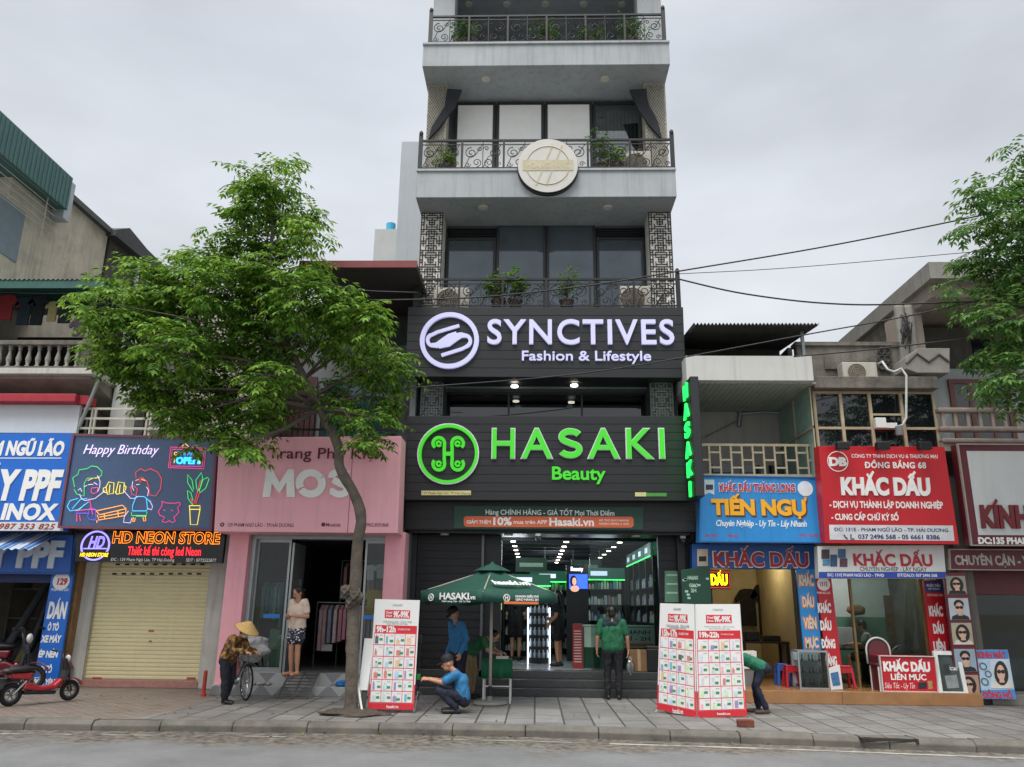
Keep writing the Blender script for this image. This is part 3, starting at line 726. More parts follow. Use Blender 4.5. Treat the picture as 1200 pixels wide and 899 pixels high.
def garment(name, label, cx, y, ztop, w, color, cat='clothes', group=None, long=1., thick=.05):
    k = w/1.04
    m = MB().prism([(cx+x*k, y, ztop+(zz-.72)*k*(long if zz < .3 else 1)*1.25) for x, zz in GARM], (0, thick, 0))
    o = m.build(name, M('cloth '+color, color, .9, .18, 7, bump=.4, bscale=18), bev=.012)
    return tag(o, label, cat, group)

# ================================================================== pink clothes shop
pink = M('pink paint', '#f3b2bc', .5, .06, 1.2, streak=.16); pinkw = M('pink pillar paint', '#eaa6b0', .55, .08, 1.6, streak=.22, dirt=.06)
P = thing('clothes_shop', 'pink fronted clothes shop with glass doors behind the street tree', 'building', (-4.4, 16, 0))
X0 = at(268, 640, 15.6).x; X1 = at(474.5, 640, 15.6).x; a = at(291, 640, 15.6).x; b = at(451, 640, 15.6).x; zP = 3.0
MB().box(X0, a, 15.6, 16.1, 0, zP).build('pillar', pinkw, P, bev=.01); MB().box(b, X1, 15.6, 16.1, 0, zP).build('pillar', pinkw, P, bev=.01)
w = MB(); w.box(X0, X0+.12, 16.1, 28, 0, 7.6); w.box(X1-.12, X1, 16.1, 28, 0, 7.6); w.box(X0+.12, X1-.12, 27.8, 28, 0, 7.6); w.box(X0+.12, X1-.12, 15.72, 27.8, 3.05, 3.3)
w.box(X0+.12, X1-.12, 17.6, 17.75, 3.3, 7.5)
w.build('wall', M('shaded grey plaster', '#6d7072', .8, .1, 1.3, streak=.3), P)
MB().box(a, b, 15.75, 16.1, 2.86, 3.04).build('lintel', M('aluminium', '#a2a6a6', .35, .06, metal=.6), P)
fz2 = .38
tile = bpy.data.materials.new('diamond step tile'); tile.use_nodes = True
Nn = tile.node_tree.nodes; Ll = tile.node_tree.links; tcx = Nn.new('ShaderNodeTexCoord'); mpp = Nn.new('ShaderNodeMapping'); mpp.inputs['Rotation'].default_value = (0, math.radians(45), 0); mpp.inputs['Scale'].default_value = (3.4, 3.4, 3.4)
ck = Nn.new('ShaderNodeTexChecker'); ck.inputs['Scale'].default_value = 1; ck.inputs[1].default_value = (.2, .21, .215, 1); ck.inputs[2].default_value = (.36, .37, .37, 1)
Ll.new(tcx.outputs['Object'], mpp.inputs[0]); Ll.new(mpp.outputs[0], ck.inputs[0]); Ll.new(ck.outputs[0], Nn['Principled BSDF'].inputs['Base Color']); Nn['Principled BSDF'].inputs['Roughness'].default_value = .35
MB().box(X0, X1, 15.42, 15.74, .001, .17).build('step', tile, P, bev=.006); MB().box(X0+.001, X1-.001, 15.7, 16.1, .002, fz2).build('step', tile, P, bev=.006)
MB().box(X0+.12, X1-.12, 16.1, 27.7, .2, fz2-.002).build('shop_floor', M('grey shop floor', '#7d7f7e', .3), P)
rp = MB(); r0, r1 = at(332, 805, 15.3).x, at(366, 805, 15.3).x
for k in range(9):
    t = k/8; rp.bar((r0, 15.0+t*.66, .02+t*.38), (r1, 15.0+t*.66, .02+t*.38), .03, .02)
for x in (r0, (r0+r1)/2, r1): rp.bar((x, 15.0, .012), (x, 15.68, .405), .03, .02)
o = tag(rp.build('ramp_grating', M('rusty grey steel', '#55514d', .7, .2, 9)), 'small steel bar ramp leaning on the tiled steps of the pink shop', 'ramp')
alu = M('aluminium', '#a2a6a6', .35)
MB().box(a, a+.09, 15.75, 16.0, fz2, 2.86).build('door_jamb', alu, P)
g0 = at(297, 700, 15.9).x; g1 = at(338, 700, 15.9).x; g2 = at(424, 700, 15.9).x; g3 = b-.005
def glass_leaf(parent, x0, x1, y, z0, z1, swing=0., bar=True, nm='glass_door'):
    f = MB(); f.box(x0, x0+.04, y-.02, y+.03, z0, z1); f.box(x1-.04, x1, y-.02, y+.03, z0, z1); f.box(x0+.04, x1-.04, y-.018, y+.028, z1-.06, z1); f.box(x0+.04, x1-.04, y-.018, y+.028, z0, z0+.08)
    o = f.build(nm, alu, parent); MB().box(x0+.04, x1-.04, y, y+.01, z0+.08, z1-.06).build('pane', shopglass, o)
    return o
L1 = glass_leaf(P, g0, g1-.02, 15.9, fz2, 2.86); L2 = glass_leaf(P, g2+.02, g3, 15.9, fz2, 2.86)
MB().box(g1-.45, g1-.12, 15.86, 15.878, 1.36, 1.44).build('sticker', M('blue sticker', '#2f7fc9', .5, 0), L1); MB().box(g2+.06, g2+.4, 15.86, 15.878, 1.36, 1.44).build('sticker', M('blue sticker', '#2f7fc9', .5, 0), L2)
p = MB().box(g1, g1+.04, 15.9, 16.7, fz2, 2.8).build('glass_door', alu, P); 
MB().box(X0+.13, X1-.13, 21.4, 21.5, fz2, 3.04).build('back_wall', pitch, P)
mintp = M('mint display board', '#a9cdb6', .6, .05)
for px0, px1, py0, Y in ((314, 326, 737, 16.3), (324, 334, 744, 16.15)):
    c0, c1, z0, z1 = rect(px0, py0, px1, 790, Y); bd = MB().box(c0, c1, Y, Y+.35, fz2, z1)
    tag(bd.build('display_plinth', mintp if Y < 16.2 else M('pale mint board', '#8fb59e', .6), bev=.008), 'tall mint green display plinth behind the pink shop glass' if Y < 16.2 else 'darker mint plinth standing behind the other mint plinth', 'plinth')
# clothes rails inside
q = random.Random(3)
pal = ['#7d6570', '#3d4a66', '#a08c86', '#c9c2bd', '#5a4246', '#7a8190', '#b39aa0', '#2d2f38', '#9c6f6a']
def rail(name_label, x0, x1, y, z, n, long, cols):
    t = thing('clothes_rail', name_label, 'clothes rail', ((x0+x1)/2, y, fz2))
    m = MB(); m.tube([(x0, y, fz2), (x0, y, z+.05), (x1, y, z+.05), (x1, y, fz2)], .014, 6); m.build('frame', gmetal, t)
    for k in range(n):
        xx = x0+.1+(x1-x0-.2)*k/(n-1)+q.uniform(-.02, .02); c = q.choice(cols); lg_ = long*q.uniform(.72, 1.12)
        tag(MB().prism([(xx+px_*.09, y-.2+py_*.42, z-zz) for px_, py_, zz in ((0, 0, lg_), (0, 1, lg_), (0, 1, .1), (0, .62, 0), (0, .38, 0), (0, 0, .1))], (.07, 0, 0)).build('hanging_garment', M('cloth '+c, c, .9, .18, 7, bump=.4, bscale=18), bev=.01),
            name_label.replace('rail of', 'garment among the')+'', 'clothes', 'garments on the rails in the pink shop')
rail('upper rail of pale tops on the back wall', -4.2, -2.9, 17.6, 2.5, 12, .75, pal)
rail('lower rail of pink and grey dresses in the doorway', -4.6, -3.1, 17.3, 1.62, 14, .85, ['#a86f7c', '#b99a9c', '#cfc0bd', '#6b5560', '#c98f9b', '#8f95a8'])
rail('rail of blue and teal clothes behind the glass', -5.55, -4.75, 16.45, 2.05, 9, .8, ['#5f93a8', '#3f6f8a', '#8fb3b5', '#2f4f6a'])
garment('hanging_shirt', 'white shirt hanging high behind the right hand glass', at(433.5, 680, 16.6).x, 16.6, at(433, 662, 16.6).z, .27, '#c3cfd0', long=1.3)
garment('hanging_shirt', 'second pale shirt hanging beside the white shirt in the glass', at(445, 680, 16.6).x, 16.6, at(445, 661, 16.6).z, .25, '#b4c0c2', long=1.3)
garment('hanging_shirt', 'mustard yellow shirt on display low behind the glass', at(438, 700, 16.4).x, 16.4, at(438, 691, 16.4).z, .5, '#b59a28', long=1.1)
c0, c1, z0, z1 = rect(376, 755, 389, 763, 17.2); tag(MB().box(c0, c1, 17.2, 17.22, z0, z1).build('price_card', M('white card', '#cfcfca', .5)), 'small white price card hung in the dark pink shop', 'card')
# upper storey: recess, eave, balcony rail, teal glass
ze = at(430, 309, 14.9).z
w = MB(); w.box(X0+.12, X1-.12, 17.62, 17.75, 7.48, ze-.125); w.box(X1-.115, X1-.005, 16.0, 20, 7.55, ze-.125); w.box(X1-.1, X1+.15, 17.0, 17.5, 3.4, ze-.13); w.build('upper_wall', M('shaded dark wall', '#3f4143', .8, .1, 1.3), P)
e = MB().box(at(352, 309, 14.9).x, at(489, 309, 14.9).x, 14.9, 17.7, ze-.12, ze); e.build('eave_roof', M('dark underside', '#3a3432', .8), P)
MB().box(at(352, 309, 14.88).x-.02, at(489, 309, 14.88).x+.0, 14.86, 14.9, ze-.1, ze+.05).build('eave_fascia', M('dull red fascia', '#7d3a3c', .6, .1), P)
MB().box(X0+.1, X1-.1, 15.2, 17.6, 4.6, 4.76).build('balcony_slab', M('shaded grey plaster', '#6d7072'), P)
br = MB()
for z in (4.95, 5.62): br.box(X0+.2, X1-.2, 15.3, 15.34, z, z+.04)
k = X0+.25
while k < X1-.2: br.box(k, k+.02, 15.31, 15.33, 4.76, 5.62); k += .11
br.build('railing_grille', iron, P)
window(P, -4.9, -3.2, 4.8, 6.6, 17.55, 3, 1, fm3, M('teal glass', '#2f5a5c', .08, .2, 2, spec=.8), .06)
o = MB().box(-6.0, -5.05, 17.5, 17.56, 4.78, 6.7).build('door', M('maroon door', '#4a2a2a', .5), P)

# ================================================================== shuttered shop with the light signs
Bn = thing('shuttered_shop', 'narrow shophouse with a closed cream roller shutter and a white railed balcony', 'building', (-7.7, 16.6, 0))
cream = M('cream shutter paint', '#dad0a8', .5, .05, 2, streak=.08)
X0 = at(118.5, 660, 16.6).x; X1 = at(249.5, 660, 16.6).x; zt = at(180, 657, 16.6).z
sh = MB(); z = .14; pts = []
n = 0
pts.append((z, 0))
while z < zt: pts += [(z+.012, 0), (z+.02, -.022), (z+.062, -.028), (z+.075, 0)]; z += .078
prof = [Vector((X0, 16.62+y, zz)) for zz, y in pts]
sh.prism(prof + [Vector((X0, 16.66, pts[-1][0])), Vector((X0, 16.66, .14))], (X1-X0, 0, 0))
so2 = sh.build('shutter', cream, Bn)
hol = MB()
for row, yy in ((661.5, 1), (672.5, 0)):
    for k in range(10):
        px = 134+k*11+(4 if yy else 0); p = at(px, row, 16.588); hol.box(p.x-.045, p.x+.045, 16.586, 16.6, p.z-.018, p.z+.018)
hol.build('vent', black, so2)
for px, py, w_ in ((177, 739.5, .05), (176, 751.5, .025)): p = at(px, py, 16.588); MB().box(p.x-w_, p.x+w_, 16.582, 16.6, p.z-.014, p.z+.014).build('lock', M('red plastic', '#9c3b33', .4), so2)

for px in (113.5, 224): 
    p = at(px, 795, 16.588); MB().box(p.x-.09, p.x+.09, 16.584, 16.6, p.z-.02, p.z+.02).build('label', M('red plastic', '#9c3b33', .4), so2)
MB().box(X0-.02, X1+.02, 16.5, 16.75, .0, .14).build('sill', M('pink granite sill', '#9a6f66', .5, .2, 12), Bn, bev=.01)
xa = at(97, 660, 16.5).x; MB().box(xa, X0+.01, 16.5, 17, 0, 3.5).build('pillar', whited, Bn, bev=.01)
xb = at(268.5, 660, 16.5).x; MB().box(X1-.01, xb, 16.5, 17, 0, 3.5).build('pillar', whited, Bn, bev=.01)
MB().box(at(84, 660, 16.3).x, at(95, 660, 16.3).x, 16.3, 16.6, 0, 3.3).build('post', M('bare timber', '#8a6a45', .7, .3, 6, bump=.3), Bn, bev=.01)
w = MB(); w.box(xa, xa+.1, 17, 27, 0, 8.4); w.box(xb-.1, xb, 17, 27, 0, 8.4); w.box(xa+.1, xb-.1, 17.3, 27, 3.2, 8.4); w.box(xa, xb, 15.45, 17.3, 4.62, 4.8)
w.build('wall', M('stained cream wall', '#a7a297', .75, .08, 1.5, streak=.5, dirt=.2), Bn)
col0, col1, _, _ = rect(133, 420, 151, 505, 16.2); MB().box(col0, col1, 16.2, 16.6, 4.8, 7.4).build('column', white, Bn)
m = MB(); xr0, xr1 = at(92, 490, 15.6).x, at(235, 490, 15.6).x
for py in (479, 490.5, 502): z = at(150, py, 15.6).z; m.box(xr0, xr1, 15.6, 15.64, z-.022, z+.022)
for px in (107, 111, 172, 176.5, 215): x = at(px, 490, 15.6).x; m.box(x-.016, x+.016, 15.595, 15.645, 4.8, at(150, 478, 15.6).z)
m.build('railing_grille', M('cream white steel', '#c9c5b6', .5, .08), Bn)
wd0, wd1, wz0, wz1 = rect(153, 438, 197, 500, 17.25); window(Bn, wd0, wd1, 4.85, 6.7, 17.2, 2, 1, M('maroon timber', '#5c2b28', .5), M('curtained glass', '#8d8f90', .3, .3, 8), .09)
wd0, wd1, wz0, wz1 = rect(104, 462, 131, 500, 17.25); window(Bn, wd0, wd1, 4.85, 6.3, 17.2, 1, 1, gmetal, darkglass, .06)
MB().box(-9.2, -7.9, 15.9, 17.6, 7.9, 8.15).build('eave_slab', white, Bn)
st = MB().tube([at(118, 440, 15.2), at(93, 500, 15.35)], .035, 8); st.build('strut', gmetal, Bn)

# ================================================================== blue film shop with the balustrade balcony
Bf = thing('film_shop', 'blue fronted film wrapping shop under a balustraded balcony', 'building', (-11, 16.5, 0))
xl, xr = -15.0, at(96, 470, 16).x
w = MB(); w.box(xr-.12, xr-.01, 16.6, 26, 0, 8); w.box(xl, xl+.12, 15.6, 26, 0, 8); w.box(xl, xr-.12, 25.8, 26, 0, 8); w.box(xl+.12, xr-.12, 15.9, 25.8, 3.15, 3.4); w.box(xl+.12, xr-.12, 18.6, 18.8, 5.0, 8)
w.box(xl+.12, xr-.12, 21, 21.2, 0, 3.15)
w.build('wall', M('old grey wall', '#77746e', .85, .15, 1.6, streak=.5, dirt=.3), Bf)
zb0, zb1 = at(50, 438, 15.2).z, at(50, 431, 15.2).z; xb1 = at(108, 435, 15.2).x
MB().box(xl, xb1, 15.2, 18.6, zb0, zb1).build('balcony_slab', whited, Bf, bev=.01)
MB().prism([(xl, 15.35, zb0-.001), (xl, 15.35, zb0-.06), (xl, 17.0, zb0-.45), (xl, 17.0, zb0-.001)], (xb1-xl-.1, 0, 0)).build('soffit', M('stained soffit', '#8a847a', .8, .15, 2, dirt=.4), Bf)
zr = at(50, 401, 15.3).z
MB().box(xl, at(110, 401, 15.3).x, 15.25, 15.42, zr-.07, zr+.03).build('handrail', oldc, Bf, bev=.01); MB().box(xl, at(110, 401, 15.3).x, 15.25, 15.42, zb1, zb1+.05).build('base_rail', oldc, Bf)
k = at(103, 415, 15.33).x; bal = None
balm = M('grey baluster', '#8f8c85', .85, .2, 5, dirt=.5)
while k > xl+.6:
    if bal is None: m = MB(); baluster(m, k, 15.33, zb1+.05, zr-.07-zb1-.05, .058); bal = m.build('baluster', balm, Bf, smooth=True); k0 = k
    else: o = bal.copy(); COL.objects.link(o); o.parent = Bf; o.location = bal.location + Vector((k-k0, 0, 0)); ORG[o.name] = ORG[bal.name]
    k -= .205
MB().box(at(102, 400, 15.4).x+.0, at(112, 400, 15.4).x, 15.24, 15.5, zb1, zr+.06).build('pier', oldc, Bf)
# red awning box, white panel, green corrugated roof, striped awning
z0, z1 = at(50, 471, 15.25).z, at(50, 461, 15.25).z
MB().box(xl, at(88.5, 465, 15.25).x, 15.25, 15.6, z0, z1).build('awning_box', M('red awning cloth', '#a02a35', .7, .12, 5), Bf, bev=.02)
MB().box(at(90, 465, 15.4).x, at(104, 465, 15.4).x, 15.4, 15.7, z0, z1).build('awning_box', M('red awning cloth', '#a02a35', .7), Bf)
c0, c1, z0, z1 = rect(-120, 472, 92, 507, 15.5); MB().box(c0, c1, 15.5, 15.58, z0, z1).build('panel', M('white sheet panel', '#cfd2d3', .5, .03, 2, streak=.08), Bf)
gr = M('green corrugated roof', '#2f5a52', .5, .15, 5, streak=.3); zt = at(60, 333, 15).z
corr = MB(); corrugated(corr, (xl, 18.8, zt+.75), (at(121, 333, 15).x, 18.8, zt+.75), (at(121, 333, 15).x, 14.9, zt+.06), (xl, 14.9, zt+.06), 60, .016); corr.build('roof', gr, Bf)
MB().box(xl, at(121, 333, 14.9).x, 14.92, 14.95, zt-.12, zt+.05).build('roof_fascia', gr, Bf)
MB().box(-12.6, -12.2, 15.5, 15.8, zb1+.1, zt).build('pillar', oldc, Bf)
MB().box(xl+.2, xr-.2, 18.5, 18.58, zb1, 8).build('back_wall', M('dark back room', '#2b2a29', .9), Bf)
# laundry on the balcony
for i, (px, py, wd_, col, lg, lb) in enumerate([(9, 345, .62, '#8f2f33', 1.1, 'faded red shirt drying under the green roof'), (31, 348, .5, '#26313f', 1.5, 'navy trousers drying next to the red shirt'), (47, 346, .5, '#1f2429', 1.6, 'black coat drying in the middle of the laundry'),
        (63, 353, .36, '#b3a878', 1.5, 'cream yellow vest drying on the balcony'), (79, 348, .5, '#2f3338', 1.4, 'dark grey shirt drying beside the yellow vest'), (95, 372, .5, '#776a76', 1., 'mauve cloth hanging at the balcony end')]):
    p = at(px, py, 16.0); garment('laundry_garment', lb, p.x, 16.0, p.z, wd_, col, 'laundry', 'laundry on the balustraded balcony', lg)
ln = MB().tube([at(-40, 342, 16.05), at(60, 344, 16.05), at(118, 343, 16.05)], .008, 5); tag(ln.build('clothes_line', gmetal), 'thin clothes line strung under the green roof edge', 'clothes line')
# lower front
blue = M('blue sign paint', '#1d55a8', .45, .08, 2, streak=.15); blue2 = M('bright blue sign vinyl', '#1565c4', .4, .04, 2)
MB().pbox(-160, 629, 86, 672, 16.0, .12).build('fascia', blue, Bf)
c0, c1, _, _ = rect(-160, 640, 86, 672, 16.05); MB().box(c1-.3, c1, 16.05, 16.6, 3.1, 3.2).build('side_return', blue, Bf)
xw = at(73, 628, 16.0).x; f = atX(38, 644, xw); corr = MB(); corrugated(corr, (xl, 16.0, at(40, 624, 16).z), (xw, 16.0, at(60, 625, 16).z), (xw, f.y, f.z), (xl, f.y, f.z), 34, .02)
sa = bpy.data.materials.new('striped awning'); sa.use_nodes = True; NN = sa.node_tree.nodes; tcs = NN.new('ShaderNodeTexCoord'); wv = NN.new('ShaderNodeTexWave'); wv.inputs['Scale'].default_value = 2.6; rp2 = NN.new('ShaderNodeValToRGB')
rp2.color_ramp.interpolation = 'CONSTANT'; rp2.color_ramp.elements[0].color = (.06, .17, .42, 1); rp2.color_ramp.elements[1].position = .5; rp2.color_ramp.elements[1].color = (.55, .6, .68, 1)
sa.node_tree.links.new(tcs.outputs['Object'], wv.inputs[0]); sa.node_tree.links.new(wv.outputs['Fac'], rp2.inputs[0]); sa.node_tree.links.new(rp2.outputs[0], NN['Principled BSDF'].inputs['Base Color']); NN['Principled BSDF'].inputs['Roughness'].default_value = .45
corr.build('awning', sa, Bf)
MB().pbox(-160, 672, 62, 682, 16.25, .1).build('inner_beam', M('dark blue beam', '#1a2f5c', .6), Bf)
# junk in the dark workshop
q = random.Random(9)
for i, (px, py, w_, col, lb) in enumerate([(8, 735, .45, '#3c3d41', 'dark sack of film offcuts on the workshop bench'), (32, 740, .42, '#4c4e52', 'grey bundle of film piled at the back of the blue workshop'), (40, 700, .3, '#22262b', 'dark roll of film stood against the workshop wall')]):
    p = at(px, py, 18.6)
    if i == 2:
        m = MB()
        for a_ in (0,): m.cyl((p.x, 18.6, .05), (p.x+.3, 18.9, 2.2), .1); o = m.build('film_roll', M('film roll', col, .5), smooth=True)
        tag(o, lb, 'roll'); smooth_angle(o)
    else:
        m = MB(); m.ell((p.x, 18.9, p.z*.4), (w_, .4, p.z*.4), 20, 14)
        for v in range(len(m.v)): a_ = Vector(m.v[v]); a_ += Vector((mnoise.noise(a_*3), mnoise.noise(a_*3+Vector((9, 0, 0))), 0))*.12; m.v[v] = tuple(a_)
        tag(m.build('sack', M('sack '+col, col, .8, .2, 6, bump=.5, bscale=9), smooth=True), lb, 'sack')
for i, (x, h_, c_, lb) in enumerate(((-12.0, 2.3, '#5d646b', 'grey roll of film leaning by the workshop shelf'), (-11.55, 2.1, '#8a7a4a', 'tan cardboard roll leaning among the film rolls'), (-11.1, 2.4, '#39424c', 'tallest dark roll leaning among the film rolls'))):
    o = MB().cyl((x, 18.2, .01), (x+.25, 19.6, h_), .09).build('film_roll', M('film roll '+c_, c_, .45)); tag(smooth_angle(o), lb, 'roll')
sh_ = thing('tool_shelf', 'grey shelf of cartons at the back of the blue workshop', 'shelf', (-11.6, 20.2, .0))
for z in (.5, 1.2, 1.9): MB().box(-13, -10.2, 20, 20.6, z, z+.04).build('shelf_board', gmetal, sh_)
for x in (-13, -10.24): MB().box(x, x+.04, 20, 20.04, 0, 2.2).build('post', gmetal, sh_)
for i, (x, z, w_, h_, c_, lb) in enumerate(((-12.8, .54, .6, .4, '#7d6246', 'brown carton on the lowest workshop shelf'), (-11.9, 1.24, .7, .45, '#8f8468', 'pale carton on the middle workshop shelf'), (-11.0, 1.24, .5, .5, '#4a5f7a', 'blue carton on the middle workshop shelf'), (-12.5, 1.94, .8, .4, '#6d5640', 'brown carton on the top workshop shelf'))):
    tag(MB().box(x, x+w_, 20.03, 20.5, z+.002, z+h_).build('carton', M('carton '+c_, c_, .8), bev=.006), lb, 'box')
# ================================================================== houses behind
Hc = thing('concrete_house', 'tall bare concrete house with a green metal roof edge behind the balustraded balcony', 'building', (-17, 19, 0))
HX = -13.0; zt = atX(70, 213, HX).z
MB().box(-24, HX, 17.2, 21.6, 0, zt-.25).build('wall', M('bare cement render', '#b5ac9c', .9, .2, .9, bump=.3, bscale=18, streak=.4, dirt=.32), Hc)
rf = MB().box(-25, HX+.4, 15.4, atX(68, 213, HX).y, zt-.9, zt+.06); 
y_ = 15.45
while y_ < atX(68, 213, HX).y-.05: rf.box(HX+.4, HX+.416, y_, y_+.05, zt-.88, zt+.04); y_ += .16
rf.build('roof_fascia', M('green sheet fascia', '#456866', .5, .1, 4, streak=.2), Hc)
rr = MB().box(-25, HX+.15, atX(68, 213, HX).y+.02, 21.8, zt-.28, zt-.12); rr.build('roof', M('slate sheet', '#4c4f50', .7, .1), Hc)
gt = MB().box(HX+.02, HX+.36, atX(66, 213, HX).y, atX(66, 213, HX).y+.3, zt-1.15, zt-.02); gt.build('gutter', M('zinc gutter', '#a9b0b6', .4, .1, metal=.3), Hc)
m = MB()
for k in range(6):
    z = atX(20, 200+k*9, HX+.3).z; m.tube([(HX+.3, 15.5, z), (HX+.3, 18.6, z-.0)], .012, 5)
m.tube([(HX+.3, 18.2, zt-2.4), (HX+.3, 18.2, zt-.9)], .015, 5); m.build('drying_rack_grille', M('grey steel rod', '#9c9a94', .5), Hc)
MB().box(HX-.02, HX+.015, 15.9, 17.9, atX(6, 300, HX).z, atX(6, 232, HX).z).build('window', M('blue grey shutter', '#6f7d86', .6, .1), Hc)
Ho = thing('old_brick_house', 'dark mouldy brick house end with a sagging sheet roof beyond the concrete house', 'building', (-16, 24, 0))
zt2 = atX(150, 285, HX).z
MB().box(-22, HX, 21.75, 29, 0, zt2-.2).build('wall', M('mouldy brick', '#4d4842', .9, .3, 2, bump=.6, bscale=12, dirt=.7), Ho)
rf = MB().prism([(HX+.3, 21.5, zt2-.15), (HX+.3, 22.2, zt2+.25), (HX+.3, 23.4, zt2+.1), (HX+.3, 29, zt2-.05), (HX+.3, 29, zt2-.2), (HX+.3, 21.5, zt2-.35)], (-9, 0, 0)); rf.build('roof', M('dark sheet roof', '#3b3d3e', .7, .2, 4), Ho)
MB().tube([(HX+.08, 23.4, 8), (HX+.08, 23.4, zt2-.2)], .07, 8).build('downpipe', wmetal, Ho)

# ================================================================== stamp shop with the white balcony slab
Bt = thing('stamp_shop', 'stamp shop with a white balcony slab and beige lattice railing above its blue sign', 'building', (4.5, 16.8, 0))
XL, XR = 3.2, at(955, 600, 16.3).x
dk = M('dark stained wall', '#4b4843', .85, .2, 2, streak=.4, dirt=.5)
w = MB(); w.box(XL, XL+.1, 16.8, 27, 0, 7.2); w.box(XR-.1, XR, 16.8, 27, 0, 7.2); w.box(XL+.1, XR-.1, 26.8, 27, 0, 7.2); w.box(XL+.1, XR-.1, 16.3, 26.8, 2.95, 3.15)
w.build('wall', dk, Bt)
inw = M('yellowed interior wall', '#b8ab86', .8, .12, 1.2, dirt=.25)
MB().box(XL+.1, XR-.1, 20.5, 20.6, .2, 2.95).build('back_wall', inw, Bt)
MB().box(XR-.14, XR-.1, 16.9, 20.5, .2, 2.95).build('side_wall', inw, Bt)
MB().box(XL+.1, XR-.12, 16.8, 20.5, 2.9, 2.945).build('shop_ceiling', M('yellow lit ceiling', '#c9b04a', .7, .1), Bt)
l = bpy.data.lights.new('stamp_shop_fill', 'POINT'); l.energy = 17; l.color = (1, .88, .62); l.shadow_soft_size = .2  # added fill light, brightens the stamp shop interior; no lamp known there
lo = bpy.data.objects.new('stamp_shop_fill', l); COL.objects.link(lo); lo.location = (4.9, 18.6, 2.6)
MB().ell((4.9, 18.6, 2.82), (.05, .05, .07), 10, 6).build('added_fill_bulb', M('warm fill glow', '#ffe3a0', .5, 0, emit=8), Bt)  # glowing bulb added to go with the fill light
otile = M('orange floor tile', '#99704a', .25, .18, 3)
zq = .22
MB().box(at(862, 815, 15.5).x, at(954, 500, 15.6).x-.004, 15.45, 20.5, .0, zq).build('tiled_step', otile, Bt, bev=.01)
xg0 = at(835, 700, 16.6).x; MB().box(XL, xg0, 16.6, 16.85, 0, 2.95).build('pillar', M('black cladding', '#1d1c1d', .5), Bt)
xg1 = at(934, 700, 16.6).x; MB().box(xg1, XR, 16.6, 16.85, 0, 2.95).build('pillar', dk, Bt)
zs0, zs1 = at(880, 446, 15.2).z, at(880, 417, 15.2).z
MB().box(at(804, 430, 15.2).x, at(952.5, 430, 15.2).x, 15.2, 18.2, zs0, zs1).build('balcony_slab', M('white slab paint', '#c3c3be', .6, .05, 2, streak=.3), Bt, bev=.01)
m = MB(); xk = XL+.05
while xk < XR-.1: m.box(xk, xk+.1, 15.3, 17.7, zs0-.03, zs0-.002); xk += .11
m.build('soffit_plank', M('pale green soffit', '#a3aa97', .6), Bt)
bw0, bw1, bz0, bz1 = rect(805, 466, 932, 560, 17.7); MB().box(XL+.1, XR-.1, 17.7, 17.8, 4.0, zs0).build('back_wall', M('grey white wall', '#a9a69f', .7, .06, 1.2, streak=.35), Bt)
m = MB(); 
for z in (bz1-.05, bz1-.32): m.box(XL+.12, XR-.12, 17.66, 17.7, z-.02, z+.02)
m.build('wall_trim', M('beige trim', '#8d8474', .6), Bt)
sg = MB().box(XR-.14, XR-.12, 15.5, 17.7, 4.1, zs0).build('side_screen', M('pale green glass', '#8fae9f', .2, .1), Bt)
m = MB()
for z in (4.1, 5.1, zs0-.04): m.box(XR-.17, XR-.11, 15.5, 17.7, z, z+.04)
for y in (15.5, 16.6): m.box(XR-.165, XR-.115, y, y+.04, 4.1, zs0)
m.build('frame', beige, sg)
m = MB(); xr0, xr1 = at(819, 540, 15.85).x, at(960, 540, 15.85).x; zz0, zz1 = at(890, 557, 15.85).z, at(890, 521.5, 15.85).z
for z in (zz0, zz1): m.box(xr0, xr1, 15.85, 15.89, z-.025, z+.025)
q = random.Random(2); nn = 11; dx = (xr1-xr0)/nn
for i in range(nn+1): m.box(xr0+i*dx-.018, xr0+i*dx+.018, 15.852, 15.888, zz0, zz1)
for i in range(nn):
    for k in ((1, 3) if i % 2 else (2,)): z = zz0+(zz1-zz0)*k/4; m.box(xr0+i*dx, xr0+(i+1)*dx, 15.854, 15.886, z-.018, z+.018)
m.build('railing_grille', beige, Bt)
for k in range(3): x = XL+.75+k*.62; MB().box(x, x+.42, 17.62, 17.69, 3.9, 4.72).build('window', darkglass, Bt)
cb = MB(); cb.tube([at(868, 485, 17.6), at(895, 483, 17.6), at(915, 484, 17.6), at(930, 492, 17.6), at(934, 520, 17.6)], .025, 6); cb.tube([at(868, 478, 17.62), at(866, 500, 17.62)], .05, 6); cb.tube([at(826, 512, 17.6), at(866, 492, 17.6)], .01, 5); cb.build('conduit', gmetal, Bt)
zr2 = at(880, 386, 15.3).z
corr = MB(); corrugated(corr, (XL-.05, 19.5, zr2+.45), (XR-.1, 19.5, zr2+.45), (XR-.02, 15.0, zr2), (XL-.05, 15.0, zr2), 34, .03); corr.build('roof', M('rusted corrugated sheet', '#4b4a48', .7, .3, 4), Bt)
MB().box(XL+.05, XR-.15, 17.2, 17.3, zs1, zr2+.25).build('attic_wall', dk, Bt)
MB().box(XL+.5, XL+1.1, 17.15, 17.2, zs1+.05, zr2-.1).build('attic_window', black, Bt)
for px in (941,): x = at(px, 400, 15.4).x; MB().box(x-.03, x+.03, 15.4, 15.46, zs1, zr2).build('post', gmetal, Bt)

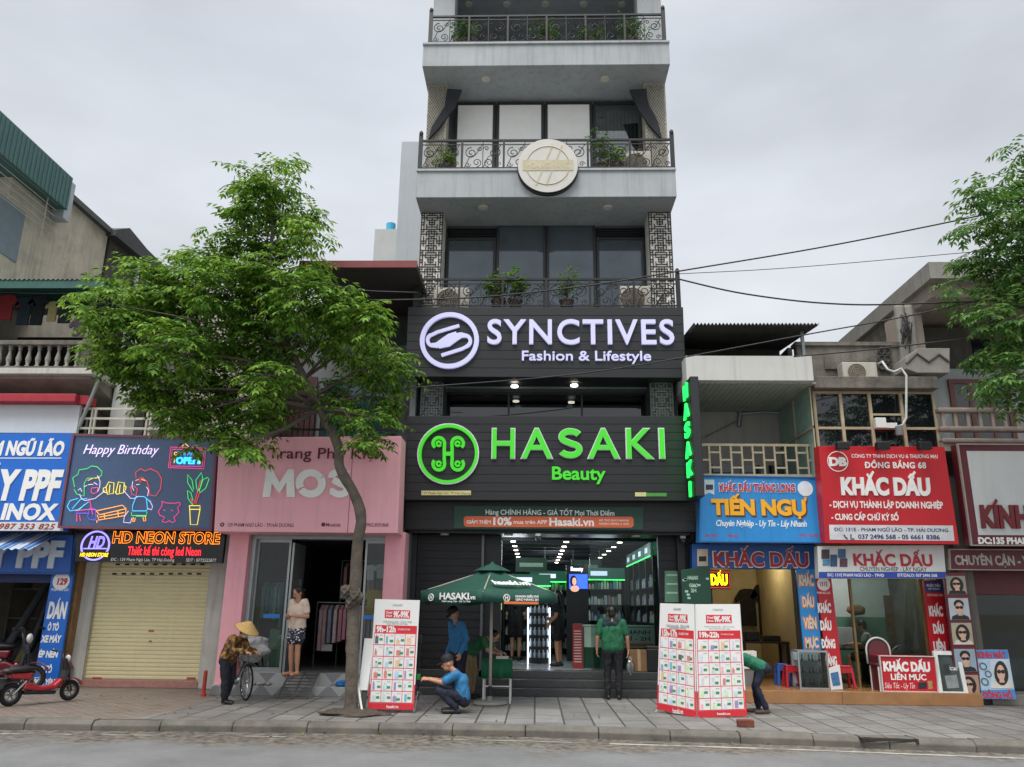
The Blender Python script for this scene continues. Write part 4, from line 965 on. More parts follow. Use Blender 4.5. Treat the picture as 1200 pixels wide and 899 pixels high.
# ================================================================== stamp company with the red sign
Bd = thing('stamp_company_building', 'two storey shop with a beige framed window band and a mouldy parapet', 'building', (6.8, 16.5, 0))
XL, XR = at(954, 500, 15.6).x, 8.02
w = MB(); w.box(XL+.06, XL+.16, 16.3, 27, 0, 6.7); w.box(XR-.14, XR-.01, 16.3, 27, 0, 6.7); w.box(XL+.16, XR-.14, 26.8, 27, 0, 6.7); w.box(XL+.16, XR-.14, 15.75, 26.8, 2.9, 3.1); w.box(XL+.16, XR-.14, 15.8, 26.8, 6.0, 6.2)
w.build('wall', oldc, Bd)
z0, z1 = at(1026, 455, 15.4).z, at(1026, 441, 15.4).z; MB().box(XL, XR-.02, 15.4, 16.4, z0, z1).build('ledge', oldc, Bd, bev=.015)
zp = at(1000, 403, 16.2).z; m = MB().box(XL, at(1064, 420, 16.2).x, 16.2, 16.4, z1, zp)
m.box(XL-.04, at(1064, 420, 16.2).x+.03, 16.15, 16.45, zp-.05, zp+.03)
for a_, b_ in ((966, 984), (1030, 1043)): c0, c1, d0, d1 = rect(a_, 419, b_, 433, 16.2); m.box(c0, c1, 16.16, 16.199, d0, d1)
m.build('parapet', oldc, Bd)
m = MB()
for i in range(2):
    for j in range(3): c0, c1, d0, d1 = rect(1031+i*6.5, 408+j*9, 1036+i*6.5, 415+j*9, 16.15); m.torus(((c0+c1)/2, 16.15, (d0+d1)/2), .07, .028, 'y', 12, 6)
m.build('breeze_block_lattice', M('dark breeze block', '#3b3936', .9), Bd)
zw0, zw1 = 4.65, z0-.01
xs = [at(p, 480, 15.6).x for p in (954, 986, 1020, 1057, 1097)]
win = window(Bd, xs[0], xs[4], zw0, zw1, 15.6, 1, 1, beige, M('mirror dark glass', '#15191c', .03, 0, spec=.9), .05)
m = MB()
for x in xs[1:4]: m.box(x-.03, x+.03, 15.58, 15.625, zw0+.05, zw1-.05)
zm = at(1020, 502, 15.6).z; m.box(xs[0]+.05, xs[4]-.05, 15.585, 15.62, zm-.025, zm+.025)
zm2 = at(1038, 486, 15.6).z; m.box(xs[2], xs[3], 15.583, 15.618, zm2-.02, zm2+.02)
m.build('mullion', beige, win)
MB().box(XL+.16, XR-.14, 17.6, 17.7, 3.1, 6.0).build('inner_wall', pitch, Bd)
# ground floor: glass front, tiled step, room
MB().box(XL, at(1150, 815, 15.5).x, 15.45, 20, 0, zq+.001).build('tiled_step', otile, Bd, bev=.01)
ga, gb = at(967, 740, 16.3).x, at(1084, 740, 16.3).x
f = MB(); f.box(ga-.05, ga, 16.28, 16.4, zq, 2.9); f.box(gb, gb+.09, 16.28, 16.4, zq, 2.9); f.box(ga, gb, 16.285, 16.395, 2.78, 2.9); xm = ga+(gb-ga)*.3; f.box(xm-.02, xm+.02, 16.3, 16.38, zq, 2.78)
f = f.build('shop_front', M('bronze timber frame', '#8a6f48', .5, .15), Bd)
MB().box(xm+.02, gb, 16.33, 16.34, zq, 2.78).build('pane', glass('room glass', '#dbe4e0', .0, .95, 1.33), f)
MB().box(6.0, 7.2, 17.2, 17.26, 2.78, 2.82).build('added_fill_tube', M('fill tube glow', '#eef4f0', .5, 0, emit=3), Bd)  # glowing tube made up to accompany the room's fill light
l = bpy.data.lights.new('room_fill', 'POINT'); l.energy = 26; l.color = (.95, 1, .97); l.shadow_soft_size = .3  # fill light added so the room behind the glass is less dark
lo = bpy.data.objects.new('room_fill', l); COL.objects.link(lo); lo.location = (6.6, 17.2, 2.6)
MB().box(XL+.16, XR-.14, 18.5, 18.6, 1.5, 2.9).build('back_wall', M('pale room wall', '#c3c9c5', .8, .08), Bd); MB().box(XL+.16, XR-.14, 18.49, 18.6, zq, 1.5).build('back_wall', M('green dado paint', '#5f8a74', .7, .1), Bd)
MB().box(XL+.16, XR-.14, 16.4, 18.49, 2.84, 2.895).build('shop_ceiling', M('room ceiling', '#c5c5c0', .7), Bd)

# ================================================================== villa with the spectacles shop
V = thing('villa_building', 'modernist bare concrete villa with deep eaves above the spectacles shop', 'building', (11, 17, 0))
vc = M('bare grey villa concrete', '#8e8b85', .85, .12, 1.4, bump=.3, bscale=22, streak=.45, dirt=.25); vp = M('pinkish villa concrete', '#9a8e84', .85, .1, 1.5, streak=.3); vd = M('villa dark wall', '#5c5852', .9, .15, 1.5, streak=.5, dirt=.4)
VX = 8.05; ze1 = atX(1088, 307, VX).z; Yf = atX(1088, 307, VX).y; zl1 = at(1150, 326, Yf).z
m = MB().box(VX, 16, Yf, Yf+.35, zl1, ze1); m.box(VX, VX+.35, Yf+.35, 21, zl1, ze1); m.box(VX+.02, 15.98, Yf+.05, 21, ze1-.15, ze1-.02); m.build('eave_slab', vc, V)
ze2, zl2 = at(1150, 330, Yf+.3).z, at(1150, 348, Yf+.3).z
m = MB().box(VX+.12, 16, Yf+.3, Yf+.6, zl2, ze2); m.box(VX+.12, VX+.42, Yf+.6, 20.8, zl2, ze2); m.box(VX+.4, 16, Yf+.5, 20.8, ze2-.2, ze2-.1); m.build('eave_slab', vp, V)
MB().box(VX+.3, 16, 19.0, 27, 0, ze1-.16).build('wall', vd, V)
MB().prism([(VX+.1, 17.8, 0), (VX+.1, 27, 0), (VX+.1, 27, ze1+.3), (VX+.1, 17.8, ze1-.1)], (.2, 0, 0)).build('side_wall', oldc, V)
for px in (1053.5, 1064.5):
    x = at(px+4.5, 400, 16.2).x; MB().lathe((x, 16.2, 3), [(.1, 0), (.1, 4.9), (.085, 4.96), (.02, 5.0)], 12).build('pillar', vc, V, smooth=False)
c0, c1, _, _ = rect(1072, 400, 1080, 470, 16.3); MB().box(at(1062, 400, 16.3).x, at(1084, 400, 16.3).x, 16.3, 17.2, 3, zl2+.02).build('pier', vp, V)
zb = at(1090, 405, 15.6).z; pts = [(1062, 432), (1062, 418), (1076, 408), (1113, 408), (1113, 437), (1075, 437)]
MB().prism([at(x, y, 15.6) for x, y in pts], (0, 1.1, 0)).build('planter_box', vc, V, bev=.01)
m = MB(); zz = [(1062, 426), (1074, 414), (1088, 424), (1100, 415), (1112, 424)]; m.tube([at(x, y, 15.59) for x, y in zz], .03, 5); m.build('zigzag_trim', vd, V)
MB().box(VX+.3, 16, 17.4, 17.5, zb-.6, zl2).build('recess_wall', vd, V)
for k in range(4): x = 9.9+k*.75; MB().box(x, x+.4, 17.36, 17.41, zb+.25, zb+.75).build('window', darkglass, V)
mar = M('faded red timber', '#6f4740', .6, .15)
for k in range(3): x = at(1112, 450, 17).x+k*1.6; window(V, x, x+1.3, 4.9, 6.55, 17.0, 3, 1, mar, M('dusty glass', '#57595a', .2, .2, 4), .1)
MB().box(VX+.3, 16, 17.06, 17.3, 3.0, zb-.05).build('upper_wall', M('grey plaster', '#a3a8ab'), V)
zk0, zk1, zk2 = at(1150, 517, 15.5).z, at(1150, 503, 15.5).z, at(1150, 481, 15.5).z; xk = at(1101, 500, 15.5).x
MB().box(xk, 16, 15.5, 17.2, zk0-.2, zk0).build('balcony_slab', vp, V)
for z in (zk0, zk1, zk2): MB().box(xk, 16, 15.45, 15.62, z-.05, z+.05).build('handrail', M('weathered pink rail', '#8b7f76', .8, .2, 4, dirt=.5), V, bev=.03)
bal = None; k = xk+.1
while k < 12.2:
    if bal is None: bal = MB().box(k-.03, k+.03, 15.5, 15.57, zk1, zk2).build('baluster', vp, V); k0 = k
    else: o = bal.copy(); COL.objects.link(o); o.parent = V; o.location = bal.location + Vector((k-k0, 0, 0)); ORG[o.name] = ORG[bal.name]
    k += .24
dred = M('dark red panel', '#5f1e27', .45, .1, 3)
m = MB().box(VX, VX+.3, 15.8, 27, 0, 4.2); m.build('party_wall', vd, V); MB().box(VX+.3, 16, 15.8, 19, 2.95, 3.15).build('floor_slab', vd, V)
c0, c1, z0, z1 = rect(1133, 671, 1230, 697, 16.3); MB().box(c0, 12.5, 16.3, 16.5, z0, 2.95).build('fascia', dred, V)
MB().box(c0, 12.5, 16.5, 16.53, .2, z0).build('shop_window', shopglass, V); MB().box(c0-.3, c0-.02, 16.35, 16.6, 0, 2.95).build('pillar', M('grey shop pillar', '#6d6c69', .6), V)
MB().box(VX+.3, 13, 15.75, 19, 0, .18).build('shop_step', M('grey step tile', '#7b7872', .5, .12, 4), V, bev=.01)
MB().box(VX+.3, 13, 18.7, 18.8, .18, 2.95).build('back_wall', M('dim shop wall', '#4f4a48', .8), V)
c0, c1, z0, z1 = rect(1176, 772, 1290, 815, 16.9); ct = MB().box(c0, 13, 16.9, 17.5, .18, z1); tag(ct.build('shop_counter', M('teal glass counter', '#4c6360', .3, .1), bev=.01), 'teal shop counter inside the spectacles shop', 'counter')
wl = M('white letters', '#e9e9e6', .45, .02); yl = M('yellow letters', '#e9a91f', .45, .05); rl = M('red letters', '#b3242c', .45, .05); navy = M('navy letters', '#22356e', .5, 0)
glow_w = M('lavender lit letters', '#b4b5cf', .5, 0, emit=.28, ecol='#cdcaff'); glow_g = M('lit green letters', '#2c9a20', .5, 0, emit=.36, ecol='#4ee52a'); gside = M('white letter returns', '#cfd2d4', .5)
plank = bpy.data.materials.new('black plank cladding'); plank.use_nodes = True
def _plank():
    N = plank.node_tree.nodes; L = plank.node_tree.links; b = N['Principled BSDF']; tc = N.new('ShaderNodeTexCoord'); n = N.new('ShaderNodeTexNoise'); mp = N.new('ShaderNodeMapping'); mp.inputs['Scale'].default_value = (.6, 1, 14); n.inputs['Scale'].default_value = 4; n.inputs['Detail'].default_value = 6
    L.new(tc.outputs['Object'], mp.inputs[0]); L.new(mp.outputs[0], n.inputs['Vector']); r = N.new('ShaderNodeValToRGB'); r.color_ramp.elements[0].color = (.006, .0065, .0085, 1); r.color_ramp.elements[1].color = (.015, .0155, .020, 1); L.new(n.outputs['Fac'], r.inputs[0]); L.new(r.outputs[0], b.inputs['Base Color']); b.inputs['Roughness'].default_value = .5
_plank()
def planks(s, n, gap=.006):
    m = MB(); TL, TR, BR, BL = s.c
    for i in range(n):
        a, b = i/n, (i+1)/n
        p = [BL.lerp(TL, a), BR.lerp(TR, a), BR.lerp(TR, b), BL.lerp(TL, b)]; g = Vector((0, 0, gap))
        m.prism([p[0]+g+s.n*.012, p[1]+g+s.n*.012, p[2]-g+s.n*.012, p[3]-g+s.n*.012], -s.n*.011)
    return m.build('plank', plank, s.root)
def arc(cx, cy, r, a0, a1, n=14, ry=None):
    ry = ry or r; return [(cx+r*math.cos(math.radians(a0+(a1-a0)*i/n)), cy-ry*math.sin(math.radians(a0+(a1-a0)*i/n))) for i in range(n+1)]
def ribbon(s, pts, w, mat, name='logo', h=.06, t=.055):
    """flat band of width w (pixels) along a pixel path"""
    A = [Vector(p) for p in pts]; n = len(A); l = []; r = []
    for i, p in enumerate(A):
        d = (A[min(i+1, n-1)]-A[max(i-1, 0)]).normalized(); nn = Vector((-d.y, d.x)); ww = w[i] if isinstance(w, list) else w
        l.append(p+nn*ww/2); r.append(p-nn*ww/2)
    m = MB(); vs = [s.pt(p.x, p.y, h) for p in l] + [s.pt(p.x, p.y, h) for p in r] + [s.pt(p.x, p.y, h-t) for p in l] + [s.pt(p.x, p.y, h-t) for p in r]
    fs = []
    for i in range(n-1): fs += [(i, i+1, n+i+1, n+i), (2*n+i, 3*n+i, 3*n+i+1, 2*n+i+1), (i, 2*n+i, 2*n+i+1, i+1), (n+i, n+i+1, 3*n+i+1, 3*n+i)]
    fs += [(0, n, 3*n, 2*n), (n-1, 3*n-1, 4*n-1, 2*n-1)]
    m.add(vs, fs); return m.build(name, mat, s.root)

# ---- upper black sign with white letters
s = Sign('shop_sign', 'wide black plank sign with glowing white letters and a round ribbon logo', 'sign', (478.6, 360), (800.3, 360), (803.3, 443), (475.3, 441.5), 15.65, black, .28)
planks(s, 8)
s.ring(527, 400, 34.5, 29.2, glow_w, .09, .07)
# the double ribbon of the logo
ribbon(s, [(538.5, 382.5), (528, 385.5), (513, 390), (507, 393)] + arc(508, 399.5, 6.6, 120, 245, 8) + [(512, 405.5), (520, 402), (528, 396.5), (536, 392.5)] , [3.6]*4 + [4.2]*9 + [6.2, 9.5, 9.5, 6.6], glow_w)
ribbon(s, [(517.5, 417.3), (528, 414), (541, 410), (546, 407.5)] + arc(544.8, 400.5, 6.6, -60, 65, 8) + [(541, 393.6), (533, 396.5), (525, 402.5), (514, 406.8)], [3.6]*4 + [4.2]*9 + [6.2, 9.5, 9.5, 5], glow_w, h=.063)
s.text('SYNCTIVES', 572.5, 376, 789, 403.6, glow_w, .014, 5, depth=.07, track=.06, lift=.012)
s.text('Fashion & Lifestyle', 611.5, 412, 762.4, 423, glow_w, .01, 4, depth=.05, lift=.012)
# ---- lower black sign, green letters
s = Sign('shop_sign', 'wide black plank sign with glowing green letters and a round knot logo', 'sign', (477.4, 487.6), (803.6, 487.6), (806, 587), (474, 586), 15.68, black, .28)
planks(s, 10)
s.ring(525.5, 532.3, 36.2, 35.0, gside, .075, .06, 'trim'); s.ring(525.5, 532.3, 34.9, 31.4, glow_g, .08, .065)
gp = []
for sx_ in (-1, 1):
    c = 525.5+sx_*10.5
    top = arc(525.5+sx_*11.2, 519.5, 6.6, 250 if sx_ > 0 else -70, -60 if sx_ > 0 else 240, 14)
    ribbon(s, [(525.5+sx_*15.5, 524.8)] + arc(525.5+sx_*11, 520.2, 6.8, (-40 if sx_ > 0 else 220), (180 if sx_ > 0 else 0), 14)[1:] + [(525.5+sx_*4.6, 526), (525.5+sx_*4.6, 532.3), (525.5+sx_*4.6, 539)] + arc(525.5+sx_*11, 544.4, 6.8, (180 if sx_ > 0 else 0), (400 if sx_ > 0 else -220), 14), 3.7, glow_g)
    ribbon(s, arc(525.5+sx_*11, 520.6, 2.6, 0, 340, 10), 2.4, glow_g, h=.062); ribbon(s, arc(525.5+sx_*11, 544, 2.6, 0, 340, 10), 2.4, glow_g, h=.062)
ribbon(s, [(521, 532.3), (530, 532.3)], 4.4, glow_g, h=.064)
for off_, mt, lf, dp in ((.016, gside, .0, .05), (.006, glow_g, .052, .012)):
    for ch, x0, x1 in (('H', 576.5, 604), ('A', 615, 644.3), ('S', 654.5, 682), ('A', 693, 722.8), ('K', 734, 762), ('I', 772.6, 779.8)):
        dx = 0 if mt is glow_g else .7
        if ch == 'S':
            ribbon(s, arc(668.4, 512.6, 10.6, 25, 90, 8, 6.2) + arc(668.0, 512.6, 10, 95, 250, 14, 6.4) + [(668.3, 520.2)] + arc(668.6, 527.6, 10.2, 75, -90, 16, 6.6) + arc(668, 527.6, 10.8, -95, -158, 8, 6.4), 6.2+dx*2, mt, 'lettering', .012+lf+dp, dp); continue
        s.text(ch, x0-dx, 503.5-dx, x1+dx, 537+dx, mt, off_, 6, depth=dp, lift=.012+lf)
s.text('Beauty', 647, 547.5, 708, 562, glow_g, .02, 4, depth=.04, lift=.012)
tag_m = M('cream tag', '#c9c08a', .5); s.rbox(494, 575.3, 552, 580.6, tag_m, h=.03); s.rbox(744, 577.2, 757, 582, tag_m, h=.03); s.rbox(757.3, 578, 781, 582, M('green tag', '#4a8a3a', .5), h=.028)
s.text('129 Phạm Ngũ Lão, TP Hải Dương', 495, 576.6, 551, 579.4, M('olive print', '#6b6636', .5), .01, 2, depth=.003, lift=.03)
# ---- vertical blade sign
b = at(809, 584, 15.2); s = thing('blade_sign', 'narrow vertical sign of green neon letters projecting beside the tower shop', 'sign', (b.x, 15.3, b.z))
Xb = at(801.5, 500, 15.6).x; zt, zb = at(803, 450, 15.3).z, at(808, 586, 15.3).z
MB().box(Xb, Xb+.16, 14.75, 15.62, zb, zt).build('board', dark, s, bev=.01)
for i, ch in enumerate('HASAKI'):
    n = 6; h = (zt-zb)/n; z0 = zt-(i+1)*h+h*.18
    m = text_mb(ch, .34 if ch != 'I' else .09, h*.66, .05, 3, 0, .03); cy = 15.2
    w_ = .34 if ch != 'I' else .09
    m.v = [(Xb-.016+v[1], cy+w_/2-v[0] if True else 0, z0+v[2]) for v in m.v]
    m.build('lettering', M('bright green neon', '#2ee655', .5, 0, emit=2.2, ecol='#16e84a'), s, recalc=False)
# ---- green promotion banner
s = Sign('promo_banner', 'dark green promotion banner with an orange strip above the shop entrance', 'banner', (532, 592.5), (754, 594), (754, 621), (532, 619.5), 15.93, M('banner green', '#123f33', .5, .06), .02)
s.text('Hàng CHÍNH HÃNG - GIÁ TỐT Mọi Thời Điểm', 569, 597.3, 720, 603, wl, .012, 3, depth=.004)
s.panel_px([(546, 605), (740, 605.6), (742.5, 608), (742.5, 616), (740, 618.5), (546, 617.5), (543.5, 615), (543.5, 607.5)], M('orange vinyl', '#d0623a', .5, .05), h=.006)
s.text('GIẢM THÊM', 547, 609.8, 575, 613.6, wl, .02, 2, depth=.003, lift=.006); s.text('10%', 576.5, 606.6, 599, 615, wl, .035, 3, depth=.003, lift=.006); s.text('mua trên APP', 602, 609.3, 641, 613.8, wl, .01, 2, depth=.003, lift=.006); s.text('Hasaki.vn', 644, 607, 696, 615.8, wl, .03, 3, depth=.003, lift=.006)
s.text('HỖ TRỢ GIAO NHANH', 702, 608.6, 737, 611, wl, .0, 2, depth=.003, lift=.006); s.text('NHẬN HÀNG 2 GIỜ', 702, 612.6, 737, 615, wl, .0, 2, depth=.003, lift=.006)
# ---- round emblem on the fourth floor balcony
c = at(642, 195, 15.58); s = thing('round_emblem', 'round pale disc emblem with gold lines fixed to the fourth floor balcony', 'emblem', (c.x, 15.6, c.z-.6))
R = (at(678, 195, 15.58)-c).length
MB().lathe((c.x, 15.65, c.z), [(R-.02, -.06), (R, -.05), (R, .02), (R-.02, .03)], 48, 'y').build('rim', dark, s)
MB().lathe((c.x, 15.55, c.z), [(R-.018, -.01), (R-.018, .012)], 48, 'y').build('disc', M('pale disc', '#c3c1ba', .5, .06, 3, streak=.1), s)
gold = M('worn gold line', '#b5ab90', .5, .1); m = MB()
for dx, dz in ((-.1, 0), (.12, 0)): m.bar((c.x+dx-.16, 15.535, c.z-.5), (c.x+dx+.2, 15.535, c.z+.5), .03, .01, up=(0, 1, 0))
m.torus((c.x, 15.535, c.z), R*.7, .012, 'y', 40, 5); m.build('emblem_trim', gold, s)
MB().box(c.x-R*.82, c.x+R*.82, 15.528, 15.536, c.z-.13, c.z+.13).build('name_plate', M('pale gold plate', '#b6ad92', .5), s)
m = text_mb('HOÀNG HƯNG', R*1.4, .14, .02, 3, 0, .006); m.v = [(v[0]+c.x-R*.7, v[1]+15.526, v[2]+c.z-.07) for v in m.v]; m.build('lettering', M('faint gold print', '#bfb69b', .5), s, recalc=False)

# ---- pink sign
s = Sign('shop_sign', 'large pink sign with pale block letters above the clothes shop door', 'sign', (257, 513), (470, 511), (466, 625), (250.7, 623), 15.0, pink, .6, bev=.01)
mr_ = M('maroon letters', '#5c1428', .5, 0); s.text('Thời Trang Phụ Kiện', 268, 524.5, 450, 537, mr_, -.004, 4, depth=.02, lift=.006)
pal_l = M('silver white letters', '#eeeeec', .35, .05, 4)
s.panel_px([(308.5, 583), (313.5, 550.5), (320, 550.5), (328.5, 566.5), (338.5, 550.5), (345, 550.5), (346.5, 583), (337, 583), (336.5, 566), (328.8, 578), (327.5, 578), (319.5, 567), (317.5, 583)], pal_l, h=.06, t=.058, name='lettering')
for cx_, kind in ((365, 'O'), (398, 'S')):
    if kind == 'O':
        for a0, a1 in ((30, 205), (215, 388)): ribbon(s, [(x, y) for x, y in arc(cx_, 567, 13.2, a0, a1, 22, 12.4)], 8.6, pal_l, 'lettering', .06, .055)
    else:
        ribbon(s, [(409, 556.5)] + arc(397, 559.5, 7.5, 40, 190, 12, 5.5)[1:], 8, pal_l, 'lettering', .06, .055); ribbon(s, [(391, 562.5), (398, 566.5), (406, 570)], 8, pal_l, 'lettering', .061, .055); ribbon(s, arc(399, 574, 8.5, 25, -150, 12, 5.8) + [(387.5, 576)], 8, pal_l, 'lettering', .0605, .055)
for t_, x0, x1 in (('129 PHẠM NGŨ LÃO - TP.HẢI DƯƠNG', 266, 344), ('Moskids', 382, 399), ('0962.839.868', 428, 455)): s.text(t_, x0, 613, x1, 617, mr_, .012, 2, depth=.004)
for px in (260.5, 379, 424): s.ring(px, 614.8, 2.4, 0 if px > 300 else 1.2, mr_, .008, .006, 'icon', 12)
m = MB(); p = s.pt(409, 598, .002); m.box(p.x-.005, p.x+.005, 14.994, 15.0, s.pt(409, 625).z, s.pt(409, 512).z); m.build('panel_joint', M('pink joint', '#9a5560', .6), s.root)

# ---- blue film sign
s = Sign('shop_sign', 'big blue sign with white slanted letters and a phone strip at the balcony shop', 'sign', (-150, 508), (85, 508), (73, 622), (-150, 622), 15.3, blue2, .2)
s.text('129 PHẠM NGŨ LÃO', -64, 517.5, 73, 532.5, wl, .05, 3, .12, .012); s.rbox(-64, 536.4, 72, 537.4, wl); s.text('DÁN MÁY PPF', -120, 552, 66, 583.5, wl, .05, 4, .12, .02, track=-.01); s.text('ĐỘ ĐỒ INOX', -88, 590.5, 62, 607.5, wl, .045, 3, .1, .015)
s.rbox(-150, 611.8, 74, 622, M('white strip', '#cfd0d2', .5)); s.text('0987 353 825', -8, 613.6, 63, 619.8, M('brown red print', '#8f3f35', .5), .03, 2, .2, .004, lift=.006, track=.05)
s = Sign('lower_sign', 'blue fascia sign with pale grey block letters behind the striped awning', 'sign', (-150, 627), (86, 627), (82, 671), (-150, 671), 15.97, blue, .03)
s.text('DÁN MÁY PPF', -150, 634, 71, 662, M('pale grey letters', '#b9c4cf', .4), .05, 4, 0, .04)
# blue pillar board
s = Sign('pillar_sign', 'narrow blue pillar board with white words and an oval house number', 'sign', (61, 671), (86.5, 671), (66, 806), (38, 806), 16.15, blue2, .06)
s.ring(72, 681, 10, 0, wl, .008, .006, 'oval', 24); s.text('129', 66, 678, 78, 685, rl, .05, 3, .1, .004, lift=.008); s.text('PHẠM NGŨ LÃO', 60, 689.5, 80, 692.5, wl, .02, 2, .1, .003)
for t_, x0, x1, y0, y1 in (('DÁN', 55, 76, 706.5, 724), ('Ô TÔ', 55.5, 68, 731, 738.5), ('XE MÁY', 48.5, 70, 745, 752.5), ('ÉP NỀN', 45, 67, 763, 770), ('Ô TÔ', 47, 60, 780.5, 788), ('BỌC YÊN', 39, 63, 796, 803)): s.text(t_, x0, y0, x1, y1, wl, .05, 3, .1, .005)

# ---- neon picture board
board = bpy.data.materials.new('neon board'); board.use_nodes = True; bb = board.node_tree.nodes['Principled BSDF']; bb.inputs['Base Color'].default_value = (.06, .115, .24, 1); bb.inputs['Roughness'].default_value = .22; bb.inputs['Specular IOR Level'].default_value = .8
tcn = board.node_tree.nodes.new('ShaderNodeTexCoord'); nn_ = board.node_tree.nodes.new('ShaderNodeTexNoise'); nn_.inputs['Scale'].default_value = 1.1; rr_ = board.node_tree.nodes.new('ShaderNodeMapRange'); rr_.inputs[3].default_value = .1; rr_.inputs[4].default_value = .5
board.node_tree.links.new(tcn.outputs['Object'], nn_.inputs[0]); board.node_tree.links.new(nn_.outputs[0], rr_.inputs[0]); board.node_tree.links.new(rr_.outputs[0], bb.inputs['Roughness'])
s = Sign('neon_sign', 'dark board with coloured neon drawings of two people clinking mugs and a potted plant', 'sign', (87, 509.5), (254.5, 514), (247.5, 621), (70, 617.5), 15.25, board, .15, Yt=15.05, frame=M('dull pink frame', '#7a4a58', .5), fw=.045)
def neon(name, col, e=.65): return M('neon '+name, col, .4, 0, emit=e, ecol=col)
n_w, n_p, n_r, n_g, n_c, n_o, n_y, n_v = neon('white', '#d9c9e6', .8), neon('pink', '#e64a86'), neon('red', '#d94a4a'), neon('green', '#3fae5c', 1.2), neon('cyan', '#4ba9d9', 1.2), neon('orange', '#e6953a', 1.3), neon('yellow', '#d9c24a', 1.2), neon('violet', '#6a55d9')
zz = lambda pts: [(p[0]/3.747, 400+p[1]/3.747) for p in pts]        # sketch measured on a 3.747x enlargement
s.text('Happy Birthday', 98, 521, 184, 532, n_w, -.012, 3, .35, .012, lift=.02)
R_ = .0068
s.lines([zz([(330, 640), (322, 600), (345, 585), (350, 565), (385, 560), (405, 548), (430, 552), (450, 572), (448, 590), (425, 600), (385, 602), (372, 625), (372, 680), (340, 672), (328, 650)])], R_, n_g, 'neon_tube')
s.lines([zz([(372, 640), (385, 632)]), zz([(390, 630), (412, 628)]), zz([(352, 672), (360, 690), (375, 700), (420, 690), (465, 655)]), zz([(430, 590), (442, 615), (440, 640), (432, 660)]), zz([(415, 620), (430, 630)]), zz([(345, 655), (355, 645), (362, 660)])], R_*.8, n_w, 'neon_tube')
s.lines([zz([(405, 645), (432, 642), (430, 662), (412, 670), (402, 660), (405, 645)]), zz([(395, 690), (405, 740), (410, 760)])], R_, n_p, 'neon_tube')
s.lines([zz([(388, 612), (410, 602)]), zz([(418, 602), (440, 598)])], R_, n_o, 'neon_tube')
s.lines([zz([(345, 690), (310, 700), (298, 725), (310, 745), (345, 740), (392, 705)]), zz([(320, 735), (355, 695), (385, 690)]), zz([(350, 740), (375, 715)])], R_, n_c, 'neon_tube')
s.lines([zz([(335, 745), (395, 738), (425, 740)]), zz([(340, 760), (340, 792)]), zz([(352, 762), (356, 790)])], R_, n_p, 'neon_tube')
s.lines([zz([(395, 735), (420, 735), (425, 775), (420, 785), (395, 783), (388, 770), (395, 735)]), zz([(335, 755), (395, 755)])], R_, n_v, 'neon_tube')
mug = [(468, 640), (480, 618), (503, 622), (500, 668), (474, 672), (468, 640)]
s.lines([zz(mug), zz([(468, 640), (456, 645), (456, 662), (470, 665)]), zz([(485, 630), (482, 665)]), zz([(510, 668), (522, 618), (548, 622), (545, 665), (515, 672), (508, 660)]), zz([(548, 632), (556, 640), (552, 655)]), zz([(530, 630), (526, 665)])], R_, n_y, 'neon_tube')
s.lines([zz([(425, 745), (540, 720), (556, 735), (440, 762), (425, 745)]), zz([(430, 762), (436, 785), (552, 765), (556, 735)]), zz([(440, 772), (548, 752)]), zz([(428, 785), (428, 797)]), zz([(460, 758), (462, 778)]), zz([(520, 745), (522, 768)])], R_, n_o, 'neon_tube')
s.lines([zz([(600, 600), (598, 575), (620, 560), (640, 570), (662, 560), (695, 575), (712, 605), (706, 650), (685, 680), (660, 675), (655, 640), (648, 615), (625, 598), (600, 612)]), zz([(632, 600), (618, 620), (610, 605)])], R_, n_r, 'neon_tube')
s.lines([zz([(585, 615), (582, 640), (590, 655)]), zz([(600, 630), (615, 628)]), zz([(545, 655), (575, 690), (592, 690), (610, 680)]), zz([(645, 640), (655, 655), (650, 680)]), zz([(660, 700), (672, 725), (668, 740), (650, 735)]), zz([(566, 745), (548, 770), (545, 795), (575, 798), (582, 775)])], R_*.8, n_w, 'neon_tube')
s.lines([zz([(575, 640), (592, 636), (606, 650), (600, 678), (582, 672), (575, 640)])], R_, n_r, 'neon_tube')
s.lines([zz([(598, 612), (612, 606)]), zz([(622, 606), (640, 612)])], R_, n_o, 'neon_tube')
s.lines([zz([(600, 682), (585, 720), (583, 745), (645, 745), (650, 735), (645, 690), (635, 682), (600, 682)]), zz([(645, 690), (662, 705)])], R_, n_c, 'neon_tube')
s.lines([zz([(580, 750), (580, 765), (645, 765), (648, 748)]), zz([(600, 768), (645, 768)])], R_, n_g, 'neon_tube')
s.lines([zz([(588, 772), (585, 792), (593, 792), (596, 775)]), zz([(630, 772), (634, 790), (642, 788), (640, 768)])], R_, n_o, 'neon_tube')
s.lines([zz([(715, 712), (712, 703), (730, 710), (765, 712), (790, 708), (795, 715), (782, 730), (788, 750), (772, 768), (765, 770), (772, 790), (760, 796), (745, 788), (730, 796), (714, 792), (725, 772), (705, 765), (697, 748), (712, 725), (715, 712)])], R_, n_p, 'neon_tube')
s.lines([zz([(718, 740), (728, 744)]), zz([(752, 740), (762, 746)])], R_*.8, n_p, 'neon_tube')
s.lines([zz([(848, 720), (828, 690), (825, 655), (840, 665), (850, 700)]), zz([(850, 660), (826, 620), (826, 585), (845, 610), (852, 650)]), zz([(866, 650), (862, 610), (886, 577), (892, 600), (880, 645), (868, 660)]), zz([(876, 660), (892, 610), (912, 598), (920, 605), (905, 645), (880, 665)])], R_, n_g, 'neon_tube')
s.lines([zz([(855, 712), (868, 665), (882, 610)]), zz([(862, 712), (880, 660)]), zz([(850, 715), (840, 690)])], R_, n_r, 'neon_tube')
